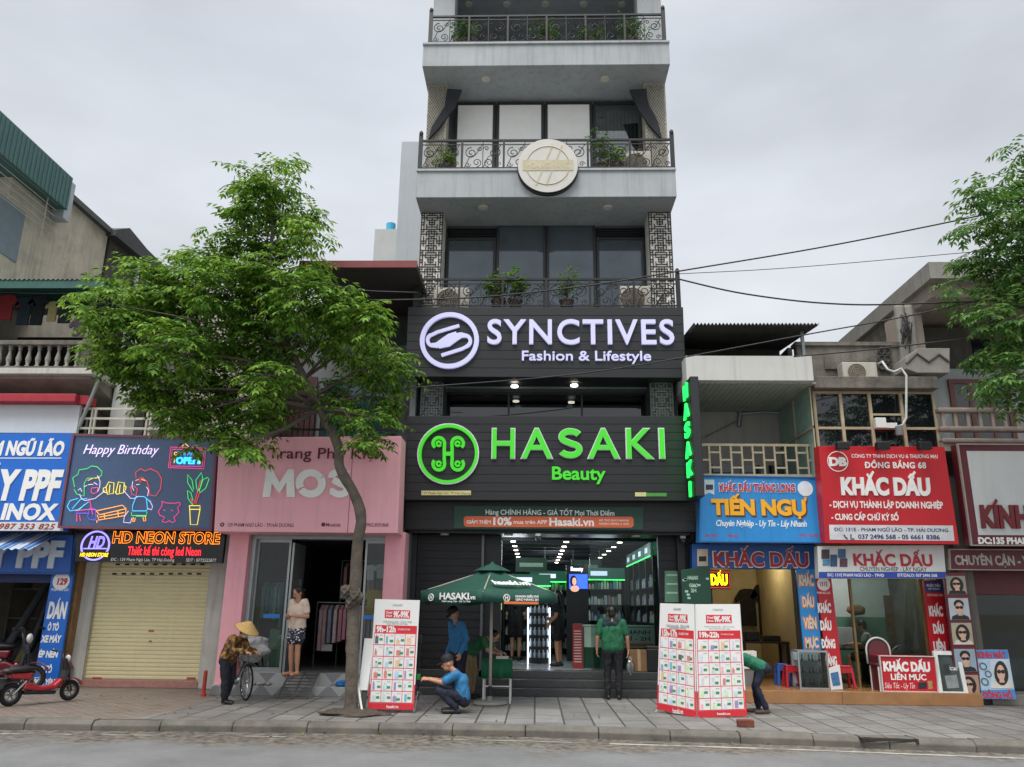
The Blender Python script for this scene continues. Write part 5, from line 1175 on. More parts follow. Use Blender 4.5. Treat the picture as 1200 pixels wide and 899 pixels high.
s.lines([zz([(833, 722), (880, 722), (880, 738), (868, 805), (838, 805), (835, 738), (833, 722)]), zz([(835, 738), (880, 738)])], R_, n_y, 'neon_tube')
s.lines([zz([(742, 555), (752, 465), (905, 470), (897, 560), (742, 555)]), zz([(750, 548), (758, 474), (897, 478), (890, 550), (750, 548)])], R_, n_p, 'neon_tube')
s.text('WE ARE', 209, 529, 231, 533.5, n_c, 0, 2, 0, .01, .02, lift=.02); s.text('OPEN', 207, 536, 234, 543.5, neon('bright blue', '#2fa8ff', 2), .03, 3, 0, .02, lift=.01)
s.lines([zz(arc(774, 494-0, 7, 0, 360, 8)), zz(arc(878, 494, 7, 0, 360, 8)), zz([(770, 510), (766, 535)]), zz([(882, 510), (880, 538)]), zz([(800, 462), (815, 450), (830, 462)])], R_, n_y, 'neon_tube')

# ---- black sign above the shutter
s = Sign('shop_sign', 'black sign with orange outlined tube letters above the cream shutter', 'sign', (88.5, 621.5), (264, 626), (260, 660), (88, 658), 15.75, M('black acrylic', '#101218', .25), .1)
n_or = neon('amber', '#ff8a1f', 1.8); n_rd = neon('hot red', '#ff2a35', 1.6); n_vi = neon('pale violet', '#8f84ff', 1.4)
s.text('HD NEON STORE', 132.5, 623.6, 257, 636, n_or, .03, 3, 0, .01, .015, lift=.02); s.text('Thiết kế thi công led Neon', 150, 640.5, 235.5, 650.5, n_rd, .0, 3, 0, .01, lift=.012)
s.text('ĐC : 129 Phạm Ngũ Lão, TP Hải Dương', 130, 653.8, 204, 657.3, wl, .008, 2, 0, .004); s.text('SĐT : 0772522877', 218, 654.6, 253, 658.2, wl, .012, 2, 0, .004)
s.ring(112, 639.5, 17, 15.2, n_vi, .02, .018); s.text('HD', 104, 629, 121, 642, n_vi, 0, 3, .25, .01, .03, lift=.02); s.rbox(94, 646.8, 127.5, 652.6, M('dark violet plate', '#2a2340', .5), h=.03); s.text('HD NEON STORE', 94.5, 648, 127, 652.2, neon('plain yellow', '#ffd21f', 1.5), .02, 2, .2, .006, lift=.03); s.lines([[(98.5, 643), (125.5, 643)]], .012, n_vi, 'neon_tube')

# ---- right hand signs
skyb = M('sky blue sign', '#2486c9', .4, .12, 1.8, streak=.25, dirt=.08, bump=.12, bscale=3)
s = Sign('shop_sign', 'sky blue stamp shop sign with thick yellow letters under the beige railing', 'sign', (820.7, 557.5), (962, 560), (966, 636), (819, 635), 15.6, skyb, .3, frame=M('blue sign edge', '#1d5f9c', .5), fw=.02)
s.text('KHẮC DẤU THĂNG LONG', 843, 566.8, 932, 576, wl, .06, 3, 0, .012); s.text('KHẮC DẤU THĂNG LONG', 843.4, 567, 931.6, 575.8, rl, .028, 3, 0, .008, lift=.012)
s.text('TIẾN NGỰ', 837.6, 587.4, 945.6, 604, M('maroon shadow letters', '#6b2a1a', .5), .06, 4, 0, .012); s.text('TIẾN NGỰ', 836, 586, 944, 602.6, yl, .05, 4, 0, .012, lift=.012)
s.text('Chuyên Nghiệp - Uy Tín - Lấy Nhanh', 839, 609.6, 945, 616.4, wl, .018, 3, .25, .01)
for t_, x0, x1 in (('Điện: 03203', 826, 841), ('Ngũ Lão', 853, 865), ('0936.132.568', 937, 959)): s.text(t_, x0, 625.8, x1, 629, rl, .02, 2, 0, .004)
s.ring(943.6, 572.8, 9, 0, M('pale disc sticker', '#cfd8de', .5), .008, .006, 'disc', 24)
s.panel_px([(825.5, 562), (837, 562.3), (837, 580), (831, 577.5), (825.5, 580)], M('pale stamp card', '#b9c9cf', .5)); s.rbox(827, 568, 835.5, 574, M('dark stamp print', '#2b3440', .5), h=.008)
s = Sign('lower_sign', 'blue fascia sign with red white edged letters over the stamp shop doorway', 'sign', (811, 637.5), (955, 638.5), (955, 667), (811, 666), 16.2, M('royal blue sign', '#1c4f94', .45, .1, 2.5, streak=.15), .25)
s.text('KHẮC DẤU', 836.5, 647, 948, 663.5, wl, .06, 4, 0, .012); s.text('KHẮC DẤU', 837.2, 647.4, 947.4, 663.1, M('deep red letters', '#a51f2a', .5), .035, 4, 0, .008, lift=.012)
s.rbox(817, 643.5, 829.5, 663.5, M('pale card', '#c9b9a0', .5)); s.rbox(819, 652, 827.5, 658, black, h=.008)
# lit yellow sign inside
s = Sign('neon_sign', 'small black lit sign with glowing yellow letters in the stamp shop doorway', 'sign', (822, 668), (856, 669), (856, 690.5), (822, 690.5), 16.55, M('black acrylic', '#101218', .25), .05)
s.text('DẤU', 833.5, 673.5, 852.5, 685, neon('strong yellow', '#ffd400', 2.2), .05, 3, 0, .01, lift=.01); s.lines([[(823.5, 670), (854.8, 670.5), (854.8, 688.8), (823.5, 688.8)]], .012, neon('deep red', '#b3221f', 1), 'neon_tube')
# red company sign
redp = M('red sign vinyl', '#bd1c28', .36, .08, 1.4, streak=.14, bump=.12, bscale=3)
s = Sign('shop_sign', 'large bright red company sign with white letters and a white address strip', 'sign', (959.5, 522.8), (1106.8, 523.8), (1124, 638), (967, 636.5), 15.35, redp, .3, Yt=15.2)
s.ring(981.6, 540.8, 12.2, 11.2, wl, .008, .006); s.text('DB', 972.5, 536.5, 991, 545.5, wl, .06, 4, 0, .01)
s.text('CÔNG TY TNHH DỊCH VỤ & THƯƠNG MẠI', 998, 532.3, 1099, 536.4, wl, .01, 3, 0, .004); s.text('ĐỒNG BẰNG 68', 1014, 541.6, 1085, 548.3, wl, .03, 3, 0, .01, track=.04)
s.text('KHẮC DẤU', 986.5, 560.7, 1089.5, 579, wl, .055, 4, 0, .03); s.text('- DỊCH VỤ THÀNH LẬP DOANH NGHIỆP', 972.5, 587.4, 1104.7, 594.7, wl, .03, 3, 0, .008); s.text('- CUNG CẤP CHỮ KÝ SỐ', 974.7, 602.3, 1053, 609.2, wl, .03, 3, 0, .008)
s.panel_px([(971.5, 615), (1116.5, 616), (1118.5, 634), (972.5, 632.5)], M('white strip', '#d4d4d4', .5)); s.text('ĐC: 131E - PHẠM NGŨ LÃO - TP. HẢI DƯƠNG', 978, 618.4, 1111, 622.3, navy, .012, 3, 0, .004, lift=.006); s.text('037 2496 568 - 05 6661 8386', 1006, 626.3, 1101, 631.3, navy, .022, 3, 0, .004, lift=.006)
s.lines([[(989, 626.5), (990, 629), (993, 631.4)], [(997, 626.5), (997, 631.5), (1001, 631.5)]], .012, navy, 'icon', .012)
for i, px in enumerate((988, 1035, 1084)):
    p = at(px, 524, 14.95); f = thing('sign_spotlight', ('black spotlight over the round logo of the red sign', 'black spotlight over the middle of the red sign', 'black spotlight over the far end of the red sign')[i], 'spotlight', (p.x, 14.95, p.z-.1), 'spotlights along the top of the red sign')
    MB().box(p.x-.12, p.x+.12, 14.9, 15.06, p.z-.05, p.z+.1).build('lamp_housing', black, f, bev=.02); MB().tube([(p.x, 15.05, p.z+.03), (p.x, 15.35, p.z+.0)], .02, 6).build('arm', black, f)
# white stamp sign
s = Sign('lower_sign', 'white stamp sign with red serif letters above a blue strip, over the glass front', 'sign', (957.8, 640), (1105.8, 638.8), (1109, 677.8), (959.5, 677.8), 15.6, M('off white sign', '#c9cbc8', .5, .04, 2, streak=.12), .2)
s.text('KHẮC DẤU', 1001, 649.5, 1093, 662.3, M('deep red letters', '#a51f2a'), .035, 4, 0, .012); s.text('CHUYÊN NGHIỆP - LẤY NGAY', 1008, 664.3, 1086, 669, M('dark print', '#3a3336', .5), .012, 3, 0, .004); s.rbox(959.5, 670.2, 1108.3, 677.5, M('royal blue strip', '#22409a', .5)); s.text('ĐC: 131E PHẠM NGŨ LÃO - TPHD', 970, 672, 1036, 675.4, wl, .012, 2, 0, .003, lift=.006); s.text('ĐT/ZALO: 037 2496 568', 1052, 672.3, 1098, 675.7, wl, .014, 2, 0, .003, lift=.006)
for x0, y0, x1, y1, c in ((962.5, 644, 972, 655, '#3d3236'), (964, 655.5, 972.5, 663, '#4a7f9c'), (973, 650, 981, 664, '#2f4f73'), (982, 643.5, 991, 654, '#375d80'), (984, 654.4, 993, 664.5, '#5a3a4a')): s.rbox(x0, y0, x1, y1, M('stamp picture '+c, c, .5, .3, 18), h=.007)
# spectacles shop signs
s = Sign('shop_sign', 'white sign with dark red letters in a dark red frame on the spectacles shop', 'sign', (1121.6, 520.6), (1360, 521.5), (1372, 640), (1138, 639), 15.3, dred, .25, Yt=15.15, frame=M('pale sign edge', '#9c8f8a', .5), fw=.025)
s.panel_px([(1132.5, 528.6), (1350, 529.5), (1362, 628), (1146.5, 627)], M('white sign face', '#c6cac9', .35, .05, 1.6, streak=.16)); s.text('KÍNH MẮT', 1150.5, 593.5, 1262, 617.5, M('dark red letters', '#6e1a24', .45), .05, 4, 0, .04, lift=.004)
s.text('ĐC:135 PHẠM NGŨ LÃO', 1147, 630, 1252, 637, wl, .05, 3, 0, .008)
s = Sign('lower_sign', 'dark red strip sign with grey capital letters below the spectacles sign', 'sign', (1112, 644), (1330, 645), (1334, 669.5), (1113, 667.5), 15.7, dred, .15, frame=M('pale sign edge', '#9c8f8a'), fw=.02)
s.text('CHUYÊN CẬN - VIỄN - LOẠN', 1120, 651.3, 1262, 661.6, M('grey letters', '#a9a5a3', .5), .035, 3, 0, .01)

# ---- pillar boards of the stamp shops
def pillar_board(label, TL, TR, BR, BL, Y, mat, words_, lm, halo=None, oval=None):
    s = Sign('pillar_sign', label, 'sign', TL, TR, BR, BL, Y, mat, .06)
    for t_, x0, x1, y0, y1 in words_:
        if halo: s.text(t_, x0-.8, y0-.6, x1+.8, y1+.6, halo, .075, 3, 0, .006); s.text(t_, x0, y0, x1, y1, lm, .04, 3, 0, .006, lift=.006)
        else: s.text(t_, x0, y0, x1, y1, lm, .055, 3, 0, .006)
    return s
s = pillar_board('blue pillar board with pale orange edged words beside the stamp shop door', (933, 666), (955.5, 666), (963, 764), (942, 764), 16.2, skyb, [('KHẮC', 937, 953.5, 674.5, 686), ('DẤU', 941, 954, 700, 711), ('VIÊN', 943, 957, 724.5, 736), ('MỰC', 944.5, 959, 748, 758.5)], M('peach letters', '#e0c9b0', .5), M('orange edge', '#c97a4a', .5))
s = pillar_board('narrow red pillar board with an oval number above four white words', (956.6, 677), (974, 677), (987.5, 788), (969.5, 788), 16.15, redp, [('KHẮC', 959, 974, 707.5, 717.5), ('DẤU', 962, 974.5, 728, 738), ('ĐỒNG', 963.5, 979, 749.5, 759), ('BẰNG', 968, 981, 769.5, 779.5)], wl)
s.ring(965, 684.5, 7.6, 0, wl, .008, .006, 'oval', 20); s.text('131E', 960.5, 682, 969.5, 687, rl, .03, 2, 0, .003, lift=.008); s.text('PHẠM NGŨ LÃO', 957.5, 693.5, 973, 696, wl, .01, 2, 0, .003)
s = pillar_board('red pillar board with a blue label on top beside the spectacles posters', (1082, 680), (1104, 680), (1113, 766), (1091, 766), 16.1, redp, [('KHẮC', 1089.5, 1105, 711, 721.5), ('DẤU', 1094.5, 1106.5, 732, 742), ('LIỀN', 1095, 1108.5, 752.5, 763)], wl)
s.panel_px([(1083, 681), (1103.5, 681), (1105.5, 694), (1084.5, 694)], M('violet blue label', '#3a3f7d', .5)); s.text('KHẮC DẤU', 1086, 684.5, 1102, 687.5, wl, .02, 2, 0, .003, lift=.006); s.text('LẤY NGAY', 1088, 689, 1101, 691, wl, .02, 2, 0, .003, lift=.006); s.text('131E P.NGŨ LÃO', 1086.5, 696, 1105, 698.5, wl, .01, 2, 0, .003)
# poster strip with faces in sunglasses
s = Sign('poster_panel', 'dark red board with five portrait posters of people in sunglasses', 'posters', (1106, 671), (1131.5, 671), (1152, 822), (1122.5, 822), 15.68, dred, .08)
skin_p = M('poster skin', '#c9a48e', .6, .1); hair_p = M('poster hair', '#221c1c', .6, .2)
tops = [M('poster shirt dark', '#26262b', .6), M('poster shirt pale', '#cfc5bb', .6)]
bgs = ['#8d8a80', '#aab4bb', '#a39c86', '#8fa0ae', '#a98f78']
def portrait(s, q, bg, hair, long, top, k):
    """q: corner pixels TL TR BR BL of one poster"""
    f = lambda u, v: (q[0][0]*(1-u)*(1-v)+q[1][0]*u*(1-v)+q[2][0]*u*v+q[3][0]*(1-u)*v, q[0][1]*(1-u)*(1-v)+q[1][1]*u*(1-v)+q[2][1]*u*v+q[3][1]*(1-u)*v)
    el = lambda cu, cv, ru, rv, n=18: [f(min(.99, max(.01, cu+ru*math.cos(2*math.pi*i/n))), min(.99, max(.01, cv+rv*math.sin(2*math.pi*i/n)))) for i in range(n)]
    o = s.panel_px([f(0, 0), f(1, 0), f(1, 1), f(0, 1)], M('poster ground '+bg, bg, .5, .12, 4), h=.006, name='poster')
    s.panel_px([f(.05, .99), f(.12, .82), f(.38, .74), f(.62, .74), f(.9, .84), f(.97, .99)], top, h=.009, parent=s.root, name='poster_shirt')
    if long: s.panel_px(el(.52, .48, .34, .42), hair_p, h=.0105, name='poster_hair')
    else: s.panel_px(el(.5, .27, .25, .2), hair_p, h=.0105, name='poster_hair')
    s.panel_px([f(.42, .6), f(.6, .6), f(.64, .8), f(.4, .8)], skin_p, h=.0120, name='poster_neck'); s.panel_px(el(.5, .46, .19, .26), skin_p, h=.0135, name='poster_face')
    s.panel_px(el(.41, .43, .1, .07, 12), black, h=.0150, name='poster_lens'); s.panel_px(el(.6, .43, .1, .07, 12), black, h=.0150, name='poster_lens')
for k, (y0, y1) in enumerate(((675, 696.5), (701, 726.5), (730, 755.5), (760.5, 787), (791, 816.5))):
    xl_ = lambda y: 1107.5+(y-671)*.112; xr_ = lambda y: 1130+(y-671)*.132
    portrait(s, [(xl_(y0), y0), (xr_(y0), y0), (xr_(y1), y1), (xl_(y1), y1)], bgs[k], hair_p, k in (0, 2, 4), tops[k % 2 == 0 and k > 0], k)
def plane_text(body, o, U, V, width, height, mat, parent, off=.02, res=3, shear=0, depth=.004, name='lettering', center=True):
    U, V = Vector(U).normalized(), Vector(V).normalized(); Nn_ = U.cross(V)
    m = text_mb(body, width, height, off, res, shear, depth); sh = width/2 if center else 0
    m.v = [tuple(Vector(o)+U*(p[0]-sh)+V*p[2]-Nn_*(p[1]-depth*.6)) for p in m.v]; return m.build(name, mat, parent, recalc=False)
# ---- market umbrella
uc = atZ(574, 826, 0); ux, uy = uc.x, uc.y
U = thing('market_umbrella', 'dark green market umbrella on a pale pole with a round base outside the shop', 'umbrella', (ux, uy, 0))
ucl = M('umbrella canvas', '#12463a', .75, .12, 2.5, bump=.25, bscale=30); polem = M('pale pole', '#a9a49a', .4, .1)
MB().lathe((ux, uy, 0), [(.29, .004), (.3, .03), (.27, .06), (.06, .07), (.045, .14)], 28).build('base', M('grey base', '#6f706d', .6), U, smooth=False)
MB().cyl((ux, uy, .07), (ux, uy, 2.3), .027).build('pole', polem, U, smooth=True)
MB().cyl((ux, uy, .1), (ux, uy, .3), .034).build('collar', black, U)
A0 = math.radians(-93); R = 1.32; zt_, ze_, zv_ = 2.33, 1.87, 1.70
hexv = [Vector((ux+R*math.cos(A0+i*math.pi/3), uy+R*math.sin(A0+i*math.pi/3), ze_)) for i in range(6)]
m = MB(); top = Vector((ux, uy, zt_)); n = 8
for i in range(6):
    a, b = hexv[i], hexv[(i+1) % 6]; vs = []
    for r in range(n+1):
        t = r/n
        for k in range(n+1):
            s_ = k/n; p = top.lerp(a.lerp(b, s_), t); p.z -= .05*math.sin(math.pi*t)*(1-.0*s_)+.035*math.sin(math.pi*s_)*t; vs.append(p)
    fs = [(r*(n+1)+k, r*(n+1)+k+1, (r+1)*(n+1)+k+1, (r+1)*(n+1)+k) for r in range(n) for k in range(n)]
    m.add(vs, fs)
o = m.build('canopy', ucl, U, smooth=True, recalc=True); sm_ = o.modifiers.new('thickness', 'SOLIDIFY'); sm_.thickness = .006
cp = MB().lathe((ux, uy, zt_-.075), [(.34, -.02), (.2, .045), (.05, .1), (.02, .14)], 6); cp.build('vent_cap', ucl, o)
for i in range(6):
    a, b = hexv[i], hexv[(i+1) % 6]; vm_ = MB(); vs = []
    for k in range(9):
        s_ = k/8; p = a.lerp(b, s_); p.z -= .035*math.sin(math.pi*s_); d = (p-Vector((ux, uy, p.z))).normalized()
        vs += [p, p+Vector((0, 0, -.185+.02*math.sin(s_*9)))+d*.012*math.sin(s_*7)]
    vm_.add(vs, [(2*k, 2*k+2, 2*k+3, 2*k+1) for k in range(8)])
    v = vm_.build('valance', ucl, U, smooth=True); mm_ = v.modifiers.new('thickness', 'SOLIDIFY'); mm_.thickness = .005
    if i in (0, 5):
        dU = (b-a).normalized(); N_ = Vector((-dU.y, dU.x, 0)); N_ = N_ if N_.y < 0 else -N_; mid = (a+b)/2 + N_*.022
        if i == 5:
            plane_text('HASAKI', mid+dU*.08+Vector((0, 0, -.14)), dU, (0, 0, 1), .62, .1, wl, U, .03); plane_text('.vn', mid+dU*.46+Vector((0, 0, -.14)), dU, (0, 0, 1), .12, .07, wl, U, .02); plane_text('Chất Lượng Thật - Giá Trị Thật', mid+dU*.12+Vector((0, 0, -.185)), dU, (0, 0, 1), .6, .025, wl, U, .01)
            c_ = mid-dU*.42+Vector((0, 0, -.11))
        else:
            plane_text('NHANH MIỄN PHÍ', mid+dU*.12+Vector((0, 0, -.1)), dU, (0, 0, 1), .42, .035, wl, U, .03); plane_text('GIAO HÀNG 2H', mid+dU*.12+Vector((0, 0, -.15)), dU, (0, 0, 1), .42, .035, wl, U, .03)
            MB().prism([mid+dU*q_+Vector((0, 0, z_)) for q_, z_ in ((-.3, -.165), (.33, -.165), (.33, -.205), (-.3, -.205))], N_*.006).build('orange_strip', M('orange strip', '#d9723f', .5), U)
            c_ = mid-dU*.25+Vector((0, 0, -.11))
        m = MB(); m.tube([c_+dU*.055*math.cos(t)+Vector((0, 0, .055*math.sin(t))) for t in [k*math.pi/9 for k in range(18)]], .007, 5, True)
        m.tube([c_+dU*.02+Vector((0, 0, z)) for z in (-.035, .035)], .007, 5); m.tube([c_-dU*.02+Vector((0, 0, z)) for z in (-.035, .035)], .007, 5); m.tube([c_-dU*.02, c_+dU*.02], .007, 5); m.build('logo', wl, U)
        if i == 0:
            mid2 = a.lerp(b, .48).lerp(top, .2) + N_*.0; slope = (top-(a+b)/2).normalized(); nn = dU.cross(slope); nn = nn if nn.z > 0 else -nn
            plane_text('hasaki.vn', mid2+nn*.015, dU, slope, .66, .17, wl, U, .035, depth=.008)
    rb = MB().tube([top+Vector((0, 0, -.06)), hexv[i]+Vector((0, 0, -.02))], .012, 5); rb.build('rib', polem, U)
# ---- table under the umbrella
t0 = at(565, 775, 14.75); t1 = at(600, 775, 14.75); zt_ = at(582, 773, 14.75).z
T2 = thing('folding_table', 'folding table with a green cloth and white legs beside the umbrella pole', 'table', ((t0.x+t1.x)/2, 14.95, 0))
gc = M('green table cloth', '#0f5a3c', .8, .15, 6)
MB().box(t0.x, t1.x, 14.75, 15.25, zt_-.02, zt_).build('tabletop', gc, T2); m = MB()
vs = []; n = 20
for k in range(n+1): x = t0.x-.01+(t1.x-t0.x+.02)*k/n; w_ = .012*math.sin(k*1.4); vs += [(x, 14.74+w_*.2, zt_), (x, 14.73+w_, zt_-.3-.02*math.sin(k*.7))]
m.add(vs, [(2*k, 2*k+2, 2*k+3, 2*k+1) for k in range(n)]); cl = m.build('cloth', gc, T2, smooth=True); md = cl.modifiers.new('thickness', 'SOLIDIFY'); md.thickness = .006
for x in (t0.x+.03, t1.x-.03):
    for y in (14.78, 15.2): MB().cyl((x, y, 0), (x, y, zt_-.02), .016).build('leg', wmetal, T2)
MB().cyl((t0.x+.03, 14.78, .28), (t1.x-.03, 14.78, .28), .012).build('stretcher', wmetal, T2)
p = at(588, 770, 14.9); q_ = MB().box(p.x-.1, p.x+.12, 14.85, 15.0, zt_+.002, zt_+.05); tag(q_.build('paper_stack', M('paper', '#c9c6bb', .8), bev=.005), 'small stack of papers on the green table', 'papers')
# ---- promotion banners
red_b = M('banner red', '#c4222e', .5, .05); wh_b = M('banner white', '#d8d8d6', .5, .03, 2); grn = M('price green', '#2f8a5a', .5, .1)
itc = ['#a9c6de', '#dfa3b0', '#5a5a64', '#d9b591', '#9a83b5', '#c3dbae', '#b9c9d6', '#6fa6c6', '#c97a74', '#c9c3d9', '#b5cfc9']
def banner(label, TL, TR, BR, BL, Y, Yt, Yr, hours, seed, group='printed promotion banners on the pavement'):
    s = Sign('promotion_banner', label, 'banner', TL, TR, BR, BL, Y, wh_b, .006, Yt=Yt, Yr=Yr, group=group, bev=0)
    f = lambda u, v: (TL[0]*(1-u)*(1-v)+TR[0]*u*(1-v)+BR[0]*u*v+BL[0]*(1-u)*v, TL[1]*(1-u)*(1-v)+TR[1]*u*(1-v)+BR[1]*u*v+BL[1]*(1-u)*v)
    def cell(u0, v0, u1, v1, mat, h, name): return s.panel_px([f(u0, v0), f(u1, v0), f(u1, v1), f(u0, v1)], mat, h, .0035, name)
    def tx(b, u0, v0, u1, v1, mat, off=.02, h=.004, res=2):
        a = f(u0, v0); c = f(u1, v1); s.text(b, a[0], a[1], c[0], c[1], mat, off, res, 0, .0025, lift=h)
    cell(.0, .77, .025, 1, red_b, .003, 'border'); cell(.975, .77, 1, 1, red_b, .003, 'border'); cell(.025, .945, .975, 1, red_b, .0032, 'border')
    cell(.05, .235, .97, .305, red_b, .003, 'heading_strip'); cell(.03, .305, .97, .944, M('banner rule red', '#cf4a52', .5), .003, 'grid_pattern')
    cell(.24, .095, .8, .17, red_b, .003, 'label_strip')
    tx('Deal', .27, .108, .4, .128, wh_b, .02); tx('Hot', .27, .138, .4, .158, wh_b, .02); tx('9K-99K', .43, .108, .77, .158, wh_b, .05)
    tx('HASAKI', .4, .04, .62, .058, M('grey print', '#9aa39f', .5), .01); tx('Chất lượng thật - Giá trị thật', .2, .192, .85, .204, M('grey print', '#9aa39f'), .0); tx('Duy nhất tại cửa hàng', .3, .212, .75, .222, M('grey print', '#9aa39f'), .0)
    tx(hours, .08, .247, .5, .293, wh_b, .05); tx('SỐ LƯỢNG CÓ HẠN', .55, .263, .82, .275, wh_b, .01)
    cm = {}; q = random.Random(seed); g = MB()
    P3 = lambda u, v, h: s.pt(*f(u, v), h)
    def sq(m, u0, v0, u1, v1, h): m.prism([P3(u0, v0, h), P3(u1, v0, h), P3(u1, v1, h), P3(u0, v1, h)], -s.n*.0025)
    wc = MB()
    for r in range(6):
        for c in range(4):
            u0 = .045+c*.2285; v0 = .313+r*.105; sq(wc, u0, v0, u0+.215, v0+.097, .0058)
            k = q.choice(itc); cm.setdefault(k, MB()); w_ = q.uniform(.04, .1); h_ = q.uniform(.03, .075); ux_ = u0+q.uniform(.015, .05); sq(cm[k], ux_, v0+.09-h_, ux_+w_, v0+.09, .0085)
            if q.random() < .5: k2 = q.choice(itc); cm.setdefault(k2, MB()); sq(cm[k2], ux_+w_*.2, v0+.085-h_-.012, ux_+w_*.6, v0+.09-h_-.001, .0085)
            if q.random() < .85:
                gu, gv = u0+q.uniform(.1, .13), v0+q.uniform(.035, .06); sq(g, gu, gv, gu+.075, gv+.022, .0092)
            kk = '#b9b4b4'; cm.setdefault(kk, MB()); sq(cm[kk], u0+.11, v0+.012, u0+.19, v0+.02, .0085)
    wc.build('cell_pattern', wh_b, s.root)
    allm = MB(); idx = []
    for i_, (k, m_) in enumerate(cm.items()): allm.add(m_.v, m_.f); idx += [i_]*len(m_.f)
    po = allm.build('product_pattern', None, s.root)
    for k in cm: po.data.materials.append(M('banner print '+k, k, .5, .2, 20))
    po.data.polygons.foreach_set('material_index', idx)
    g.build('price_pattern', grn, s.root)
    tx('hasaki.vn', .4, .96, .66, .985, wh_b, .02)
    fm = MB(); bc = (s.c[2]+s.c[3])/2; tc_ = (s.c[0]+s.c[1])/2; bk = -s.n; bk = Vector((bk.x, bk.y, 0)).normalized()
    for k_ in (0, 1): fm.tube([s.c[k_]+bk*.02, tc_.lerp(bc, .5)+bk*.03, s.c[3-k_ if k_ else 3]+bk*.02 if False else (s.c[2] if k_ == 0 else s.c[3])+bk*.02], .009, 6)
    mid = tc_.lerp(bc, .5)+bk*.03; fm.tube([mid, Vector((bc.x, bc.y, .012))+bk*.42], .009, 6)
    for k_ in (2, 3): fm.tube([s.c[k_]+bk*.02, Vector((s.c[k_].x, s.c[k_].y, .01))-bk*.05], .009, 6)
    fm.build('stand_frame', gmetal, s.root); return s
banner('tall printed sale banner standing beside the tree, white with red bottom band', (439.5, 702), (492, 703.5), (485, 832), (431, 831), 13.3, 13.42, None, '9h-12h', 1)
banner('narrower left half of the paired sale banners, angled back from the fold', (773.5, 707), (813.5, 708), (816.5, 841), (770, 831), 13.85, 13.9, 13.35, '15h-17h', 2)
banner('wider front half of the paired sale banners, in front of the bending person', (814, 708), (867, 708), (875.5, 839), (817.5, 841), 13.35, 13.5, 13.42, '19h-22h', 3)
# ---- white plank stand beside the first banner
b0 = atZ(418, 838, 0); s = Sign('sign_stand', 'narrow white board on white splayed feet between the tree and the banner', 'sign stand', (427, 748), (438.5, 748.5), (430.5, 809), (420, 809), 13.25, M('white board', '#cfd2d0', .5, .05, 3, streak=.2), .03, Yt=13.4)
m = MB(); wx = atZ(395, 836, 0).x; ex = atZ(443, 838, 0).x; cx_ = atZ(424, 830, 0).x
m.tube([(wx, 13.15, .02), (ex-.2, 13.05, .02)], .018, 6); m.tube([(wx+.12, 13.13, .02), (cx_-.02, 13.3, .42)], .018, 6); m.tube([(ex-.25, 13.06, .02), (cx_+.02, 13.3, .42)], .018, 6); m.tube([(ex-.1, 13.5, .02), (cx_+.02, 13.3, .42)], .018, 6)
m.build('stand_frame', wmetal, s.root); MB().prism([at(424, 809, 13.27), at(430, 809, 13.27), at(427, 834, 13.2), at(420, 834, 13.2)], (0, .04, 0)).build('lower_panel', M('dark panel', '#33302d', .7), s.root)
# ---- black tripod stand
p = atZ(489, 833, 0); t = thing('tripod_stand', 'thin black tripod stand in front of the crouching man', 'stand', (p.x, p.y, 0))
MB().cyl((p.x, p.y, .16), (p.x, p.y, 1.05), .012).build('pole', black, t)
for k in range(3): a_ = k*2.1+.5; MB().tube([(p.x, p.y, .3), (p.x+.26*math.cos(a_), p.y+.26*math.sin(a_), .012)], .01, 6).build('leg', gmetal, t)
MB().box(p.x-.035, p.x+.035, p.y-.03, p.y+.03, 1.02, 1.16).build('clamp', black, t, bev=.01); MB().box(p.x-.03, p.x+.03, p.y-.035, p.y-.01, .47, .56).build('clip', M('green clip', '#2f9c4a', .5), t)
